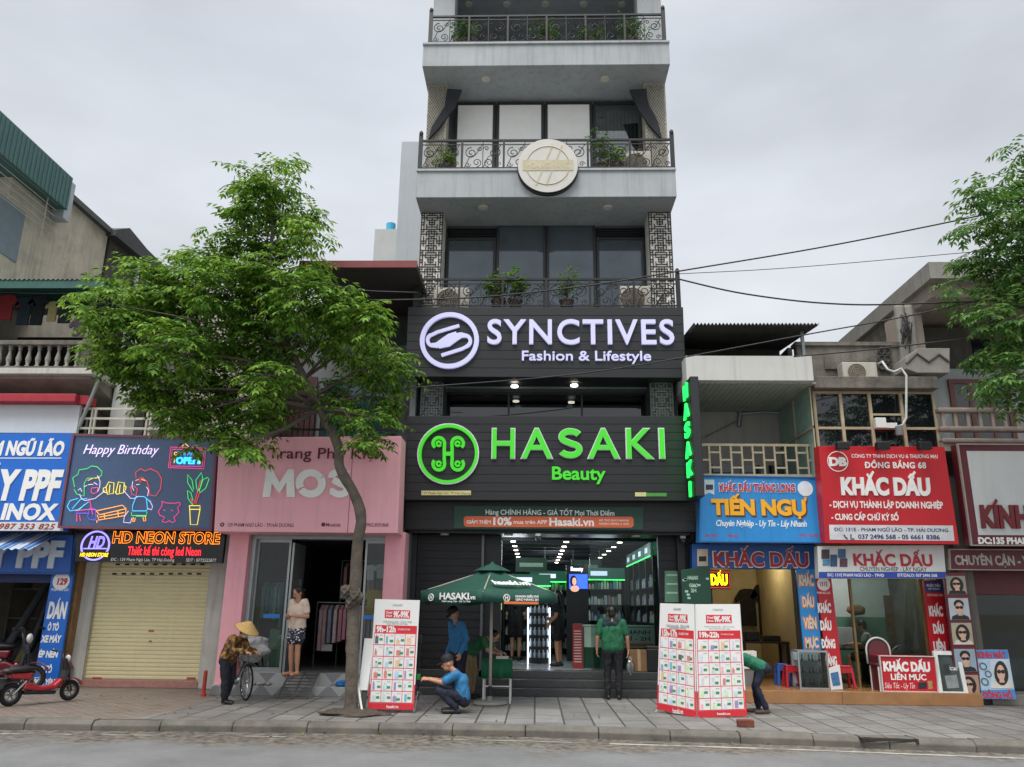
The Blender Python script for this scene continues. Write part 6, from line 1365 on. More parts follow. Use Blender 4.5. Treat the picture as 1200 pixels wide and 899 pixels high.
# ---- two-wheelers
tyre = M('tyre rubber', '#141414', .85, .1, 12); rimm = M('grey rim', '#6a6c6e', .35, .1, metal=.6); chrome = M('chrome', '#b5b8ba', .2, .05, metal=.9)
def wheel(parent, x, y, z, r, w, spokes=8, thin=False):
    o = MB().torus((x, y, z), r-w*.5, w*.5, 'y', 32, 8).build('wheel', tyre, parent, smooth=True, local=True)
    m = MB(); m.torus((x, y, z), r-w*1.05, w*.22, 'y', 28, 6); m.cyl((x, y-w*.5, z), (x, y+w*.5, z), r*.14 if not thin else .03)
    for k in range(spokes):
        a_ = 2*math.pi*k/spokes; m.tube([(x, y, z), (x+math.cos(a_)*(r-w), y, z+math.sin(a_)*(r-w))], .003 if thin else w*.14, 5)
    m.build('rim', chrome if thin else rimm, o, local=True); return o
def scooter(label, pos, rot, col, dark_seat, plate):
    s = thing('electric_scooter', label, 'scooter', pos, None, rot); red = M('scooter paint '+col, col, .25, .06, 4, spec=.7)
    r = .21; wheel(s, 0, 0, r, r, .085, 6); wheel(s, 1.13, 0, r, r*.95, .075, 6)
    b = MB(); b.prism([(.16, -.1, .3), (.5, -.1, .24), (.82, -.1, .26), (.95, -.1, .42), (.88, -.1, .46), (.76, -.1, .35), (.5, -.1, .33), (.3, -.1, .42), (.2, -.1, .42)], (0, .2, 0)); b.build('body', red, s, local=True, bev=.03)
    MB().prism([(.2, -.11, .2), (.8, -.11, .17), (.82, -.11, .235), (.5, -.11, .23), (.2, -.11, .27)], (0, .22, 0)).build('footboard', black, s, local=True, bev=.02)
    m = MB(); m.ell((.1, 0, .66), (.3, .13, .07), 16, 8); m.ell((-.1, 0, .64), (.14, .12, .065), 14, 8); m.build('seat', dark_seat, s, smooth=True, local=True)
    MB().prism([(-.05, -.09, .5), (.3, -.09, .46), (.34, -.09, .6), (-.1, -.09, .6)], (0, .18, 0)).build('seat_shell', red, s, local=True, bev=.03)
    m = MB()
    for k in range(9): a0, a1 = math.radians(200-k*17), math.radians(200-(k+1)*17); m.prism([(math.cos(a0)*.26, -.06, r+math.sin(a0)*.26), (math.cos(a1)*.26, -.06, r+math.sin(a1)*.26), (math.cos(a1)*.245, -.06, r+math.sin(a1)*.245), (math.cos(a0)*.245, -.06, r+math.sin(a0)*.245)], (0, .12, 0))
    m.build('rear_mudguard_trim', black, s, local=True)
    m = MB()
    for k in range(7): a0, a1 = math.radians(150-k*18), math.radians(150-(k+1)*18); m.prism([(1.13+math.cos(a0)*.25, -.055, r+math.sin(a0)*.25), (1.13+math.cos(a1)*.25, -.055, r+math.sin(a1)*.25), (1.13+math.cos(a1)*.232, -.055, r+math.sin(a1)*.232), (1.13+math.cos(a0)*.232, -.055, r+math.sin(a0)*.232)], (0, .11, 0))
    m.build('front_mudguard_trim', red, s, local=True)
    for y in (-.065, .065): MB().tube([(1.13, y, r), (1.0, y, .62)], .016, 8).build('fork', black, s, local=True)
    for y in (-.08, .08): MB().tube([(0, y, r), (.22, y, .45)], .02, 8).build('shock_absorber', chrome, s, local=True)
    MB().prism([(.98, -.12, .4), (1.02, -.13, .62), (.94, -.09, .84), (.9, -.09, .84), (.95, -.09, .6), (.92, -.09, .4)], (0, .2, 0)).build('leg_shield', black, s, local=True, bev=.02)
    m = MB(); m.tube([(.96, 0, .62), (.89, 0, .92)], .022, 8); m.tube([(.8, -.26, .98), (.87, -.16, .96), (.9, 0, .93), (.87, .16, .96), (.8, .26, .98)], .014, 8); m.build('handlebar', black, s, smooth=True, local=True)
    for y in (-.3, .3): MB().cyl((.8, y*.9, .98), (.85, y*.6, .965), .02).build('grip', tyre, s, local=True)
    MB().ell((1.0, 0, .82), (.05, .08, .08), 14, 10).build('headlight', M('lamp glass', '#b9bcbc', .15), s, smooth=True, local=True)
    if plate: MB().box(-.34, -.3, -.12, .12, .34, .46).build('number_plate', M('blue plate', '#2a7fb0', .5), s, local=True); MB().tube([(-.05, 0, .5), (-.32, 0, .42)], .02, 6).build('plate_bracket', black, s, local=True)
    MB().ell((-.13, 0, .56), (.03, .07, .03), 12, 8).build('tail_light', M('tail lamp red', '#8f1a1a', .3), s, smooth=True, local=True)
    return s
pr, pf = atZ(10, 828, 0), atZ(75, 816, 0); dv = Vector((.5, .8, 0))
sc_ = scooter('small glossy red electric scooter parked in front of the blue pillar board', pr, math.atan2(dv.y, dv.x), '#a01f28', M('black seat vinyl', '#1b1a1b', .5), True); k = max(.82, min(1.12, dv.length/1.13)); sc_.scale = (k, k, k)
pr2 = atZ(-18, 800, 0); pr2 = Vector((-10.6, 15.05, 0)); scb = scooter('dark maroon scooter half hidden behind the red one, at the workshop mouth', pr2, math.radians(20), '#5a1620', M('black seat vinyl', '#1b1a1b'), False); scb.scale = (1.15,)*3
scc = scooter('dark red scooter parked deepest inside the blue workshop', Vector((-10.7, 16.2, 0)), math.radians(8), '#6b1a24', M('black seat vinyl', '#1b1a1b'), False); scc.scale = (1.15,)*3
# ---- bicycle
pb, pf = atZ(266, 818, 0), atZ(287, 821.5, 0)
dv = Vector((.62, -.78, 0)); pf = atZ(287, 821, 0); L_ = 1.0; pb = pf-dv*L_
B = thing('bicycle', 'old bicycle with a wrapped front basket held by the woman in the conical hat', 'bicycle', pb, None, math.atan2(dv.y, dv.x)); r = .3
fr = M('worn blue grey frame', '#4d5459', .4, .2)
wheel(B, 0, 0, r, r, .035, 14, True); wheel(B, L_, 0, r, r, .035, 14, True)
m = MB(); m.tube([(.4, 0, .28), (.28, 0, .74)], .016, 8); m.tube([(.4, 0, .28), (.84, 0, .66)], .018, 8); m.tube([(.3, 0, .66), (.82, 0, .74)], .014, 8); m.tube([(.84, 0, .62), (.79, 0, .86)], .017, 8)
for y in (-.05, .05): m.tube([(0, y, r), (.4, y*.6, .28)], .01, 6); m.tube([(0, y, r), (.29, y*.6, .68)], .009, 6)
m.build('frame', fr, B, smooth=True, local=True)
for y in (-.045, .045): MB().tube([(L_, y, r), (.85, y, .64)], .011, 6).build('fork', fr, B, local=True)
MB().tube([(.62, -.28, .93), (.76, -.2, .95), (.79, 0, .88), (.76, .2, .95), (.62, .28, .93)], .011, 8).build('handlebar', chrome, B, smooth=True, local=True)
MB().ell((.24, 0, .77), (.13, .08, .035), 14, 8).build('saddle', black, B, smooth=True, local=True)
m = MB(); m.cyl((.4, -.05, .28), (.4, .05, .28), .07); m.tube([(.4, -.07, .28), (.46, -.08, .14)], .01, 6); m.tube([(.4, .07, .28), (.34, .08, .42)], .01, 6); m.build('crank', chrome, B, local=True)
m = MB(); 
for z, w_ in ((.66, .1), (.76, .12), (.86, .14)): m.tube([(.9, -w_, z), (1.18, -w_, z), (1.18, w_, z), (.9, w_, z)], .006, 5, True)
for k in range(10): a_ = k/9; m.tube([(.9+.28*a_, -.1, .66), (.9+.28*a_, -.14, .86)], .004, 4); m.tube([(.9+.28*a_, .1, .66), (.9+.28*a_, .14, .86)], .004, 4)
m.build('basket_lattice', gmetal, B, local=True)
def lump(name, label, cat, c, rr, mat, seed=0, amp=.25, fr_=5., group=None, parent=None):
    m = MB(); m.ell((0, 0, 0), (1, 1, 1), 28, 18); R3 = Vector(rr)
    m.v = [tuple(Vector(c)+Vector((v[0]*R3.x, v[1]*R3.y, v[2]*R3.z))*(1+amp*mnoise.noise(Vector(v)*fr_*.4+Vector((seed, 0, 0)))+amp*.5*mnoise.noise(Vector(v)*fr_+Vector((seed, 3, 0))))) for v in m.v]
    o = m.build(name, mat, parent, smooth=True); return tag(o, label, cat, group) if label else o
plastic = M('crumpled plastic sheet', '#9c9c9f', .25, .25, 9, bump=.9, bscale=14, spec=.8)
bc = pb+dv*1.02
lump('plastic_bag', 'crumpled grey plastic wrapped bundle in the bicycle basket', 'bag', (bc.x+.02, bc.y, .87), (.3, .22, .2), plastic, 2, .4)
lump('pink_bag', 'limp pink bag hanging below the handlebar of the bicycle', 'bag', (bc.x-.32, bc.y+.02, .52), (.14, .1, .24), M('pink bag', '#c98a93', .6, .15, 6, bump=.4), 4, .35)
# ---- small street things
p = atZ(238, 816, 0); t = MB().lathe((p.x, p.y, 0), [(.05, 0), (.05, .05), (.035, .06), (.035, .42), (.03, .44)], 12); tag(t.build('short_post', M('red post paint', '#a3352c', .5, .15), smooth=False), 'short red post on the pavement beside the shutter', 'post')
bm_ = MB(); p = atZ(875, 852, .0); bm_.box(p.x-.13, p.x+.1, p.y-.06, p.y+.06, .0, .1); o = bm_.build('brick', M('old red brick', '#6d3a2c', .9, .3, 8, bump=.6), bev=.012); tag(o, 'rough red brick on the kerb below the paired banners', 'brick')
dg = MB(); gx, gy = 4.68, kerb_y(4.68)+.12
for k in range(6): dg.box(gx-.33, gx+.33, gy-.16+k*.055, gy-.135+k*.055, -.03, .0)
dg.box(gx-.36, gx-.33, gy-.2, gy+.16, -.05, .004); dg.box(gx+.33, gx+.36, gy-.2, gy+.16, -.05, .004); o = dg.build('drain_grating', M('cast iron', '#3a3632', .7, .3, 9, metal=.3)); tag(o, 'rusty iron drain grating set in the kerb', 'drain')
for i, (px, py, c, lb) in enumerate(((307, 801, '#b3aca3', 'pair of pale slippers left on the tiled step'), (315, 802, '#9a958e', 'second pair of worn slippers on the tiled step'))):
    p = atZ(px, py, .17); m = MB(); 
    m.ell((p.x-.055, 15.56, .195), (.045, .11, .025), 12, 8); m.ell((p.x+.055, 15.58, .195), (.045, .11, .025), 12, 8); tag(m.build('slippers', M('slipper '+c, c, .7), smooth=True), lb, 'slippers')
p = atZ(400, 805, .17); lump('blue_cloth', 'crumpled bright blue cloth on the step by the tree', 'cloth', (p.x, 15.52, .22), (.12, .07, .055), M('blue rag', '#1f6fb5', .8, .2, 9), 6, .4)
lump('dirt_heap', 'low heap of dark soil and leaves round the tree foot', 'soil', (-2.78, 13.1, .0), (.55, .4, .07), M('dark soil', '#4a4138', .95, .4, 14, bump=.9, bscale=40), 8, .3)
# ---- stools, chairs, cases on the tiled step
zs_ = .222
def stool(label, px0, px1, py0, py1, Y, col):
    a, b, z0, z1 = rect(px0, py0, px1, py1, Y); w_ = (b-a); cx, cy = (a+b)/2, Y+w_/2; z0 = zs_; h = z1-z0
    s = thing('plastic_stool', label, 'stool', (cx, cy, z0), 'plastic stools on the tiled step'); pm = M('plastic '+col, col, .35, .04, 3)
    MB().box(cx-w_*.4, cx+w_*.4, cy-w_*.4, cy+w_*.4, z1-.03, z1).build('seat', pm, s, bev=.012)
    for sx in (-1, 1):
        for sy in (-1, 1):
            t_, bt = Vector((cx+sx*w_*.36, cy+sy*w_*.36, z1-.031)), Vector((cx+sx*w_*.47, cy+sy*w_*.47, z0)); MB().bar(t_, bt, .05, .05).build('leg', pm, s, bev=.008)
    m = MB(); q_ = w_*.4
    for sx in (-1, 1): m.box(cx+sx*q_-.012, cx+sx*q_+.012, cy-q_+.02, cy+q_-.02, z1-.13, z1-.032); m.box(cx-q_+.02, cx+q_-.02, cy+sx*q_-.012, cy+sx*q_+.012, z1-.128, z1-.033)
    m.build('apron_trim', pm, s); return s
stool('red plastic stool in front of the blue stool', 921.5, 937, 780, 808, 16.1, '#b0202c'); stool('blue plastic stool behind the red stool', 911.5, 926, 778, 803, 16.5, '#3a62b0'); stool('red plastic stool beside the red pillar board, away from the blue stool', 983.5, 1002, 780.5, 808, 16.0, '#b0202c')
Y = 15.75; a, b, _, z1 = rect(936, 762.5, 971.5, 808, Y); c = thing('display_case', 'small glass display case of stamps on the tiled step', 'display case', ((a+b)/2, Y+.2, zs_))
m = MB(); z0 = zs_
for x in (a, b-.03):
    for y in (Y, Y+.4): m.box(x, x+.03, y, y+.03, z0, z1)
for z in (z0, z1-.03):
    for y in (Y, Y+.4): m.box(a+.03, b-.03, y+.001, y+.029, z, z+.03)
    for x in (a, b-.03): m.box(x+.001, x+.029, Y+.03, Y+.4, z, z+.03)
m.build('frame', M('aluminium', '#a2a6a6'), c); MB().box(a+.03, b-.03, Y+.012, Y+.016, z0+.03, z1-.03).build('pane', glass('case glass', '#dfe6e4', .0, .92), c)
q = random.Random(4)
for k in range(3):
    z = z0+.06+k*(z1-z0)/3.2; MB().box(a+.03, b-.03, Y+.04, Y+.39, z, z+.012).build('shelf', glass('shelf glass', '#b9c9c4', .05, .8), c)
    for i in range(7): x = a+.06+i*(b-a-.14)/6.5; tag(MB().lathe((x, Y+.15, z+.013), [(.022, 0), (.022, .03), (.01, .04), (.013, .1), (.0, .11)], 8).build('rubber_stamp', M('stamp '+('#5a2a2a', '#23304a', '#a9a49a')[i % 3], ('#5a2a2a', '#23304a', '#a9a49a')[i % 3], .4)), 'small rubber stamp on a shelf of the glass display case', 'stamp', 'stamps in the display case')
MB().box(a+.03, b-.03, Y+.4, Y+.41, z0+.03, z1-.03).build('back_panel', M('case back', '#9aa5aa', .6), c)
a, b, z0, z1 = rect(972, 782, 986, 809, 15.7); o = Sign('small_poster_board', 'little white board with a blue picture leaning beside the glass case', 'board', (971, 783), (984, 779), (988, 808), (974, 808.5), 15.72, wh_b, .015); o.panel_px([(973, 789), (982, 787), (985, 803), (976, 804)], M('blue picture', '#3f6a94', .5, .5, 14), h=.005, name='picture')
# red counter box
s = Sign('stamp_counter', 'red counter box with white lettering on the tiled step', 'counter', (1030, 768.5), (1095, 769.5), (1099.5, 811), (1034.5, 810), 15.6, redp, .45, frame=M('white edge', '#c9c9c6', .5), fw=.015)
s.text('KHẮC DẤU', 1036, 776, 1090, 786, wl, .06, 3, 0, .006); s.text('LIỀN MỰC', 1044.5, 790, 1085.5, 796.5, wl, .03, 3, 0, .004); s.text('Siêu Tốc - Uy Tín', 1037, 800, 1072, 806.5, wl, -.005, 3, .3, .004)
s.panel_px([(1076, 800), (1086, 799.5), (1086, 807), (1076, 807.5)], M('stamp photo', '#2b2b33', .5, .5, 20)); s.panel_px([(1087, 798), (1092, 798), (1093, 807.5), (1088, 807.5)], M('stamp photo two', '#a98a5a', .5, .5, 20))
MB().prism([s.c[3]+Vector((-.004, .02, 0)), s.c[0]+Vector((-.004, .02, 0)), s.c[0]+Vector((-.004, .45, 0)), s.c[3]+Vector((-.004, .45, 0))], (-.012, 0, 0)).build('side_panel', dred, s.root)
# white framed mirror
s = Sign('leaning_mirror', 'white framed mirror board leaning beside the red counter box', 'mirror', (1095, 765.5), (1122, 766), (1132, 813.5), (1102, 813), 15.55, M('dark mirror back', '#3f4a46', .08, .3, 4), .02, Yt=15.75, frame=M('white gloss frame', '#d0d2d0', .35), fw=.07)
s.panel_px([(1105, 779), (1112, 778), (1114, 790), (1107, 791)], M('photo dark', '#262a2c', .4, .3), h=.003); s.panel_px([(1107, 792), (1121, 791), (1124, 806), (1110, 807)], M('photo grey', '#7d8684', .4, .3, 6), h=.003); s.text('KHẮC DẤU', 1110, 782, 1122, 785.5, wl, .02, 2, 0, .003)
# spectacles board
s = Sign('spectacles_board', 'blue and white advertising board of spectacles and watches leaning on the step', 'board', (1144, 761.5), (1181, 761.5), (1191, 819.5), (1151.5, 819), 15.6, M('pale blue board', '#9db9cf', .5, .1), .03, Yt=15.8)
s.panel_px([(1144.5, 762), (1180.8, 762), (1182, 772), (1146, 772)], M('poster blue', '#2a7fc0', .5), name='panel'); s.text('KÍNH MẮT', 1146.5, 764.5, 1179, 771, rl, .05, 3, 0, .004, lift=.006)
portrait(s, [(1160, 772.5), (1182, 772.5), (1187.5, 807), (1161, 807)], '#b9c4cc', hair_p, True, tops[1], 0)
s.ring(1152, 781, 4.5, 3, M('watch grey', '#5a6168', .4), .008, .006, 'watch', 18); s.ring(1158, 790, 4, 2.6, M('watch grey', '#5a6168'), .008, .006, 'watch', 18); s.ring(1154, 799, 4.5, 3, M('watch grey', '#5a6168'), .008, .006, 'watch', 18)
s.panel_px([(1150, 809), (1188.5, 808), (1191, 819), (1151.5, 819)], M('poster blue', '#2a7fc0'), name='panel'); s.text('ĐỒNG HỒ', 1153, 811, 1187, 818, rl, .05, 3, 0, .004, lift=.006)
# room furniture behind the glass
def chair(label, px, Y, zt, col, frm):
    p = at(px, 770, Y); w_ = .44; c = thing('room_chair', label, 'chair', (p.x, Y, zs_)); z0 = zs_
    MB().box(p.x-w_/2, p.x+w_/2, Y-.4, Y, z0+.42, z0+.48).build('seat', col, c, bev=.02)
    n = 12; pts = [(p.x-w_/2, Y+.03, z0+.45)] + [(p.x-w_/2*math.cos(math.pi*k/n), Y+.05, zt-.22+.22*math.sin(math.pi*k/n)) for k in range(n+1)] + [(p.x+w_/2, Y+.03, z0+.45)]
    MB().tube(pts, .018, 8).build('back_frame', frm, c, smooth=True)
    MB().prism([Vector(q_)*1 for q_ in [(p.x-w_*.4, Y+.03, z0+.55)] + [(p.x-w_*.42*math.cos(math.pi*k/n), Y+.03, zt-.25+.2*math.sin(math.pi*k/n)) for k in range(n+1)] + [(p.x+w_*.4, Y+.03, z0+.55)]], (0, .04, 0)).build('backrest', col, c)
    for sx in (-1, 1):
        for y in (Y-.37, Y): MB().cyl((p.x+sx*w_*.45, y, z0), (p.x+sx*w_*.45, y, z0+.42), .014).build('leg', frm, c)
chair('dark red chair with a pale hooped frame behind the red counter', 1031, 16.0, at(1031, 747.5, 16.0).z, M('dark red vinyl', '#5f2a30', .5), wmetal); chair('grey round backed chair behind the stamp shop glass', 1059, 16.6, at(1059, 757, 16.6).z, M('grey vinyl', '#6d706e', .5), gmetal)
a, b, z0, z1 = rect(984, 760, 1024, 800, 17.6); t = thing('work_desk', 'dark work desk where the man sits behind the glass', 'desk', ((a+b)/2, 17.8, zs_)); wd_ = M('dark desk wood', '#33261f', .5, .2, 5)
MB().box(a-.1, b, 17.5, 18.1, z1-.03, z1).build('desktop', wd_, t)
for x in (a-.05, b-.09): MB().box(x, x+.04, 17.55, 18.05, zs_, z1-.031).build('leg', wd_, t)
p = at(992, 748, 17.7); t = thing('computer_monitor', 'pale grey monitor standing on the work desk', 'monitor', (p.x, 17.75, z1)); MB().box(p.x-.17, p.x+.17, 17.7, 17.75, z1+.06, z1+.42).build('screen_housing', M('pale grey plastic', '#a5a9a8', .5), t, bev=.01); MB().box(p.x-.05, p.x+.05, 17.72, 17.82, z1+.001, z1+.08).build('foot', M('pale grey plastic', '#a5a9a8'), t)
p = at(1003, 715, 18.1); lump('wicker_lamp', 'brown wicker basket lamp hanging in the stamp company room', 'lamp', p, (.2, .14, .11), M('wicker', '#7a5630', .8, .3, 14, bump=.8, bscale=30), 3, .15); 
m = MB(); a, b, z0, z1 = rect(1040, 698, 1058, 760, 18.4); m.box(a, b, 18.4, 18.48, z0, z1); o = m.build('height_chart', M('brown wall hanging', '#6b5236', .8, .4, 10, bump=.5)); tag(o, 'tall brown wall hanging in the stamp company room', 'hanging')
# stamp shop interior
for i, (px, py, w_, lg, lb) in enumerate(((876, 690, .42, 1.5, 'black jacket hanging high on the yellow wall'), (897, 684, .55, 1.9, 'long black coat hanging beside the jacket'))): p = at(px, py, 20.3); garment('hanging_coat', lb, p.x, 20.3, p.z, w_+.25, '#1a1a1c', 'coat', None, lg)
a, b, z0, z1 = rect(872, 752, 928, 800, 18.2); t = thing('work_table', 'dark work table with machines inside the stamp shop', 'table', ((a+b)/2, 18.5, zs_)); MB().box(a, b, 18.2, 18.9, z1-.04, z1).build('tabletop', wd_, t)
for x in (a+.02, b-.08):
    for y in (18.23, 18.8): MB().box(x, x+.05, y, y+.05, zs_, z1-.041).build('leg', wd_, t)
for px, w_, h_, lb in ((882, .3, .2, 'black engraving machine on the work table'), (905, .36, .12, 'flat dark printer on the work table')): p = at(px, 750, 18.4); tag(MB().box(p.x-w_/2, p.x+w_/2, 18.35, 18.65, z1+.002, z1+h_).build('machine', M('dark machine', '#202225', .4), bev=.02), lb, 'machine')
s = Sign('floor_sign', 'white box sign with red letters half hidden by the banner', 'sign', (868, 764), (886.5, 763), (887.5, 784), (870, 784), 16.2, wh_b, .3); s.text('DẤU', 871.5, 770, 885.5, 778, rl, .05, 3, 0, .006)
p = MB().box(s.c[3].x, s.c[2].x, 16.22, 16.48, zs_, s.c[3].z-.002).build('plinth', M('grey plinth', '#6b6966', .6), s.root)
# green poster panels at the shop corner
s = Sign('poster_panel', 'dark green poster panel with pale squares leaning at the shop corner', 'poster', (798, 668), (832, 663), (833.5, 707), (800, 708), 16.1, M('poster green', '#174534', .35, .12, 3), .03)
for t_, x0, y0, x1, y1 in (('HASAKI', 806, 675, 818, 679), ('GIAO', 808, 684, 818, 688), ('2H', 810, 690, 816, 694)): s.text(t_, x0, y0, x1, y1, M('pale mint print', '#a9c9b5', .5), .04, 2, 0, .003)
q = random.Random(8); m = MB()
for k in range(9): x, y = q.uniform(801, 829), q.uniform(672, 702); c0_ = s.pt(x, y, .004); m.box(c0_.x-.03, c0_.x+.03, c0_.y-.002, c0_.y+.002, c0_.z-.02, c0_.z+.02)
m.build('print_pattern', M('pale mint print', '#a9c9b5'), s.root)
MB().box(s.c[3].x, s.c[3].x+.05, 16.14, 16.2, 0, s.c[0].z-.1).build('post', black, s.root); MB().box(s.c[2].x-.05, s.c[2].x, 16.14, 16.2, 0, s.c[1].z-.1).build('post', black, s.root)
s = Sign('poster_panel', 'pale mint poster panel on the dark wall beside the shop glass', 'poster', (779, 669), (796.5, 669), (796.5, 706), (779, 706), 16.56, M('dim mint poster', '#5f8a72', .5, .1), .02)
for k in range(6): s.rbox(781, 673+k*5.2, 794, 675+k*5.2, M('pale mint print', '#a9c9b5'), name='print_strip') if k % 2 == 0 else None
# ---- air conditioners and balcony plants
acw = M('AC casing', '#b5b2a8', .5, .06, 3, streak=.2)
def ac(label, px0, px1, py0, py1, Y, zbase=None):
    a, b, z0, z1 = rect(px0, py0, px1, py1, Y); z0 = zbase if zbase is not None else z0; c = thing('air_conditioner', label, 'air conditioner', ((a+b)/2, Y+.15, z0), 'outdoor air conditioner units')
    MB().box(a, b, Y, Y+.3, z0+.03, z1).build('casing', acw, c, bev=.015); r = min(z1-z0, b-a)*.42; cx, cz = a+(b-a)*.4, (z0+z1)/2
    MB().cyl((cx, Y-.004, cz), (cx, Y+.02, cz), r).build('fan', M('brown fan grille', '#6b6152', .8, .2, 20), c); m = MB()
    for k in range(5): m.torus((cx, Y-.008, cz), r*(k+1)/5, .006, 'y', 24, 5)
    for k in range(6): m.tube([(cx, Y-.008, cz), (cx+r*math.cos(k*math.pi/3), Y-.008, cz+r*math.sin(k*math.pi/3))], .005, 4)
    m.build('grille', M('grey grille', '#8a8478', .6), c)
    for x in (a+.06, b-.1): MB().box(x, x+.05, Y+.02, Y+.28, z0, z0+.03).build('foot', gmetal, c)
ac('air conditioner at the lattice pillar end of the third floor balcony', 508, 550, 337, 360, 16.0, zC+.002); ac('air conditioner at the other end of the third floor balcony, by the cables', 727, 763, 335, 360, 16.0, zC+.002)
ac('air conditioner on the fourth floor balcony beside the plant', 733, 763, 177, 198, 16.0, zB1+.002); ac('white air conditioner on the mouldy ledge with a white hose', 987.5, 1028, 424.5, 441, 15.85, at(1026, 441, 15.4).z+.002)
m = MB(); m.tube([at(x, y, Y) for x, y, Y in ((1028, 427, 15.9), (1034, 424, 15.6), (1040, 433, 15.5), (1048, 436, 15.45), (1056, 432, 15.42), (1062, 440, 15.4), (1062, 470, 15.4), (1062, 490, 15.4), (1058, 498, 15.42), (1052, 500, 15.45))], .024, 8); o = m.build('drain_hose', M('white hose', '#b9bab5', .5), smooth=True); tag(o, 'white wavy hose running down from the ledge air conditioner', 'hose')
c0, c1, z0, z1 = rect(1027, 489, 1052, 501, 15.4); t = thing('white_meter_box', 'white box with a grey pipe end fixed on the beige window band', 'box', ((c0+c1)/2, 15.5, z0)); MB().box(c0, (c0+c1)/2, 15.42, 15.56, z0, z1).build('casing', white, t, bev=.01); MB().box((c0+c1)/2, c1, 15.43, 15.55, z0, (z0+z1)/2).build('tray', white, t); p = at(1054, 503, 15.4); MB().cyl((p.x, 15.42, p.z-.12), (p.x, 15.42, p.z+.06), .07).build('pipe_end', M('grey pipe', '#6d7375', .5), t)
# ---- overhead cables
cab = M('black cable', '#16171a', .6, 0)
def cable(label, pts, r=.012, Y=12.6):
    P = []
    for (x0, y0), (x1, y1) in zip(pts, pts[1:]):
        for k in range(6): P.append((x0+(x1-x0)*k/6, y0+(y1-y0)*k/6))
    P.append(pts[-1]); n = len(P)
    for _ in range(6): P = [P[0]] + [((P[i-1][0]+2*P[i][0]+P[i+1][0])/4, (P[i-1][1]+2*P[i][1]+P[i+1][1])/4) for i in range(1, n-1)] + [P[-1]]
    o = MB().tube([at(x, y, Y) for x, y in P], r, 6).build('overhead_cable', cab, smooth=True); tag(o, label, 'cable', 'cables strung across the street front')
cable('upper black cable rising past the third floor railing to the tree', [(430, 352), (560, 350), (700, 334), (800, 317), (960, 291), (1125, 258), (1260, 228)], .013)
cable('thick sagging black cable from the third floor railing across the open sky', [(795, 327), (860, 343), (940, 354), (1010, 358), (1100, 355), (1260, 349)], .014)
cable('thinnest grey cable in the sky above the thick cable', [(795, 321), (900, 316), (1000, 308), (1120, 297), (1260, 285)], .006)
cable('black cable slanting over the corrugated roof to the villa', [(474, 455), (640, 443), (740, 430), (860, 408), (950, 391), (1065, 371), (1200, 340), (1260, 326)], .011)
cable('black cable crossing the mouldy parapet and villa planter', [(930, 418), (1000, 412), (1063, 405), (1199, 389), (1260, 380)], .011)
cable('thin cable leaving the tree crown towards the tower', [(340, 322), (380, 332), (420, 341), (490, 343)], .01)
m = MB()
q = random.Random(6)
for k in range(7): m.tube([at(1058+q.uniform(-4, 8), 366+q.uniform(0, 5), 16.05), at(1052+q.uniform(0, 16), 385+q.uniform(-6, 6), 15.98), at(1056+q.uniform(0, 14), 402+q.uniform(-10, 8), 16.0), at(1060+q.uniform(0, 10), 380+q.uniform(-8, 10), 16.0)], .012, 5)
o = m.build('cable_tangle_rope', cab); o.name = 'cable_tangle'; tag(o, 'tangle of black cables looped on the villa pillar', 'cables')
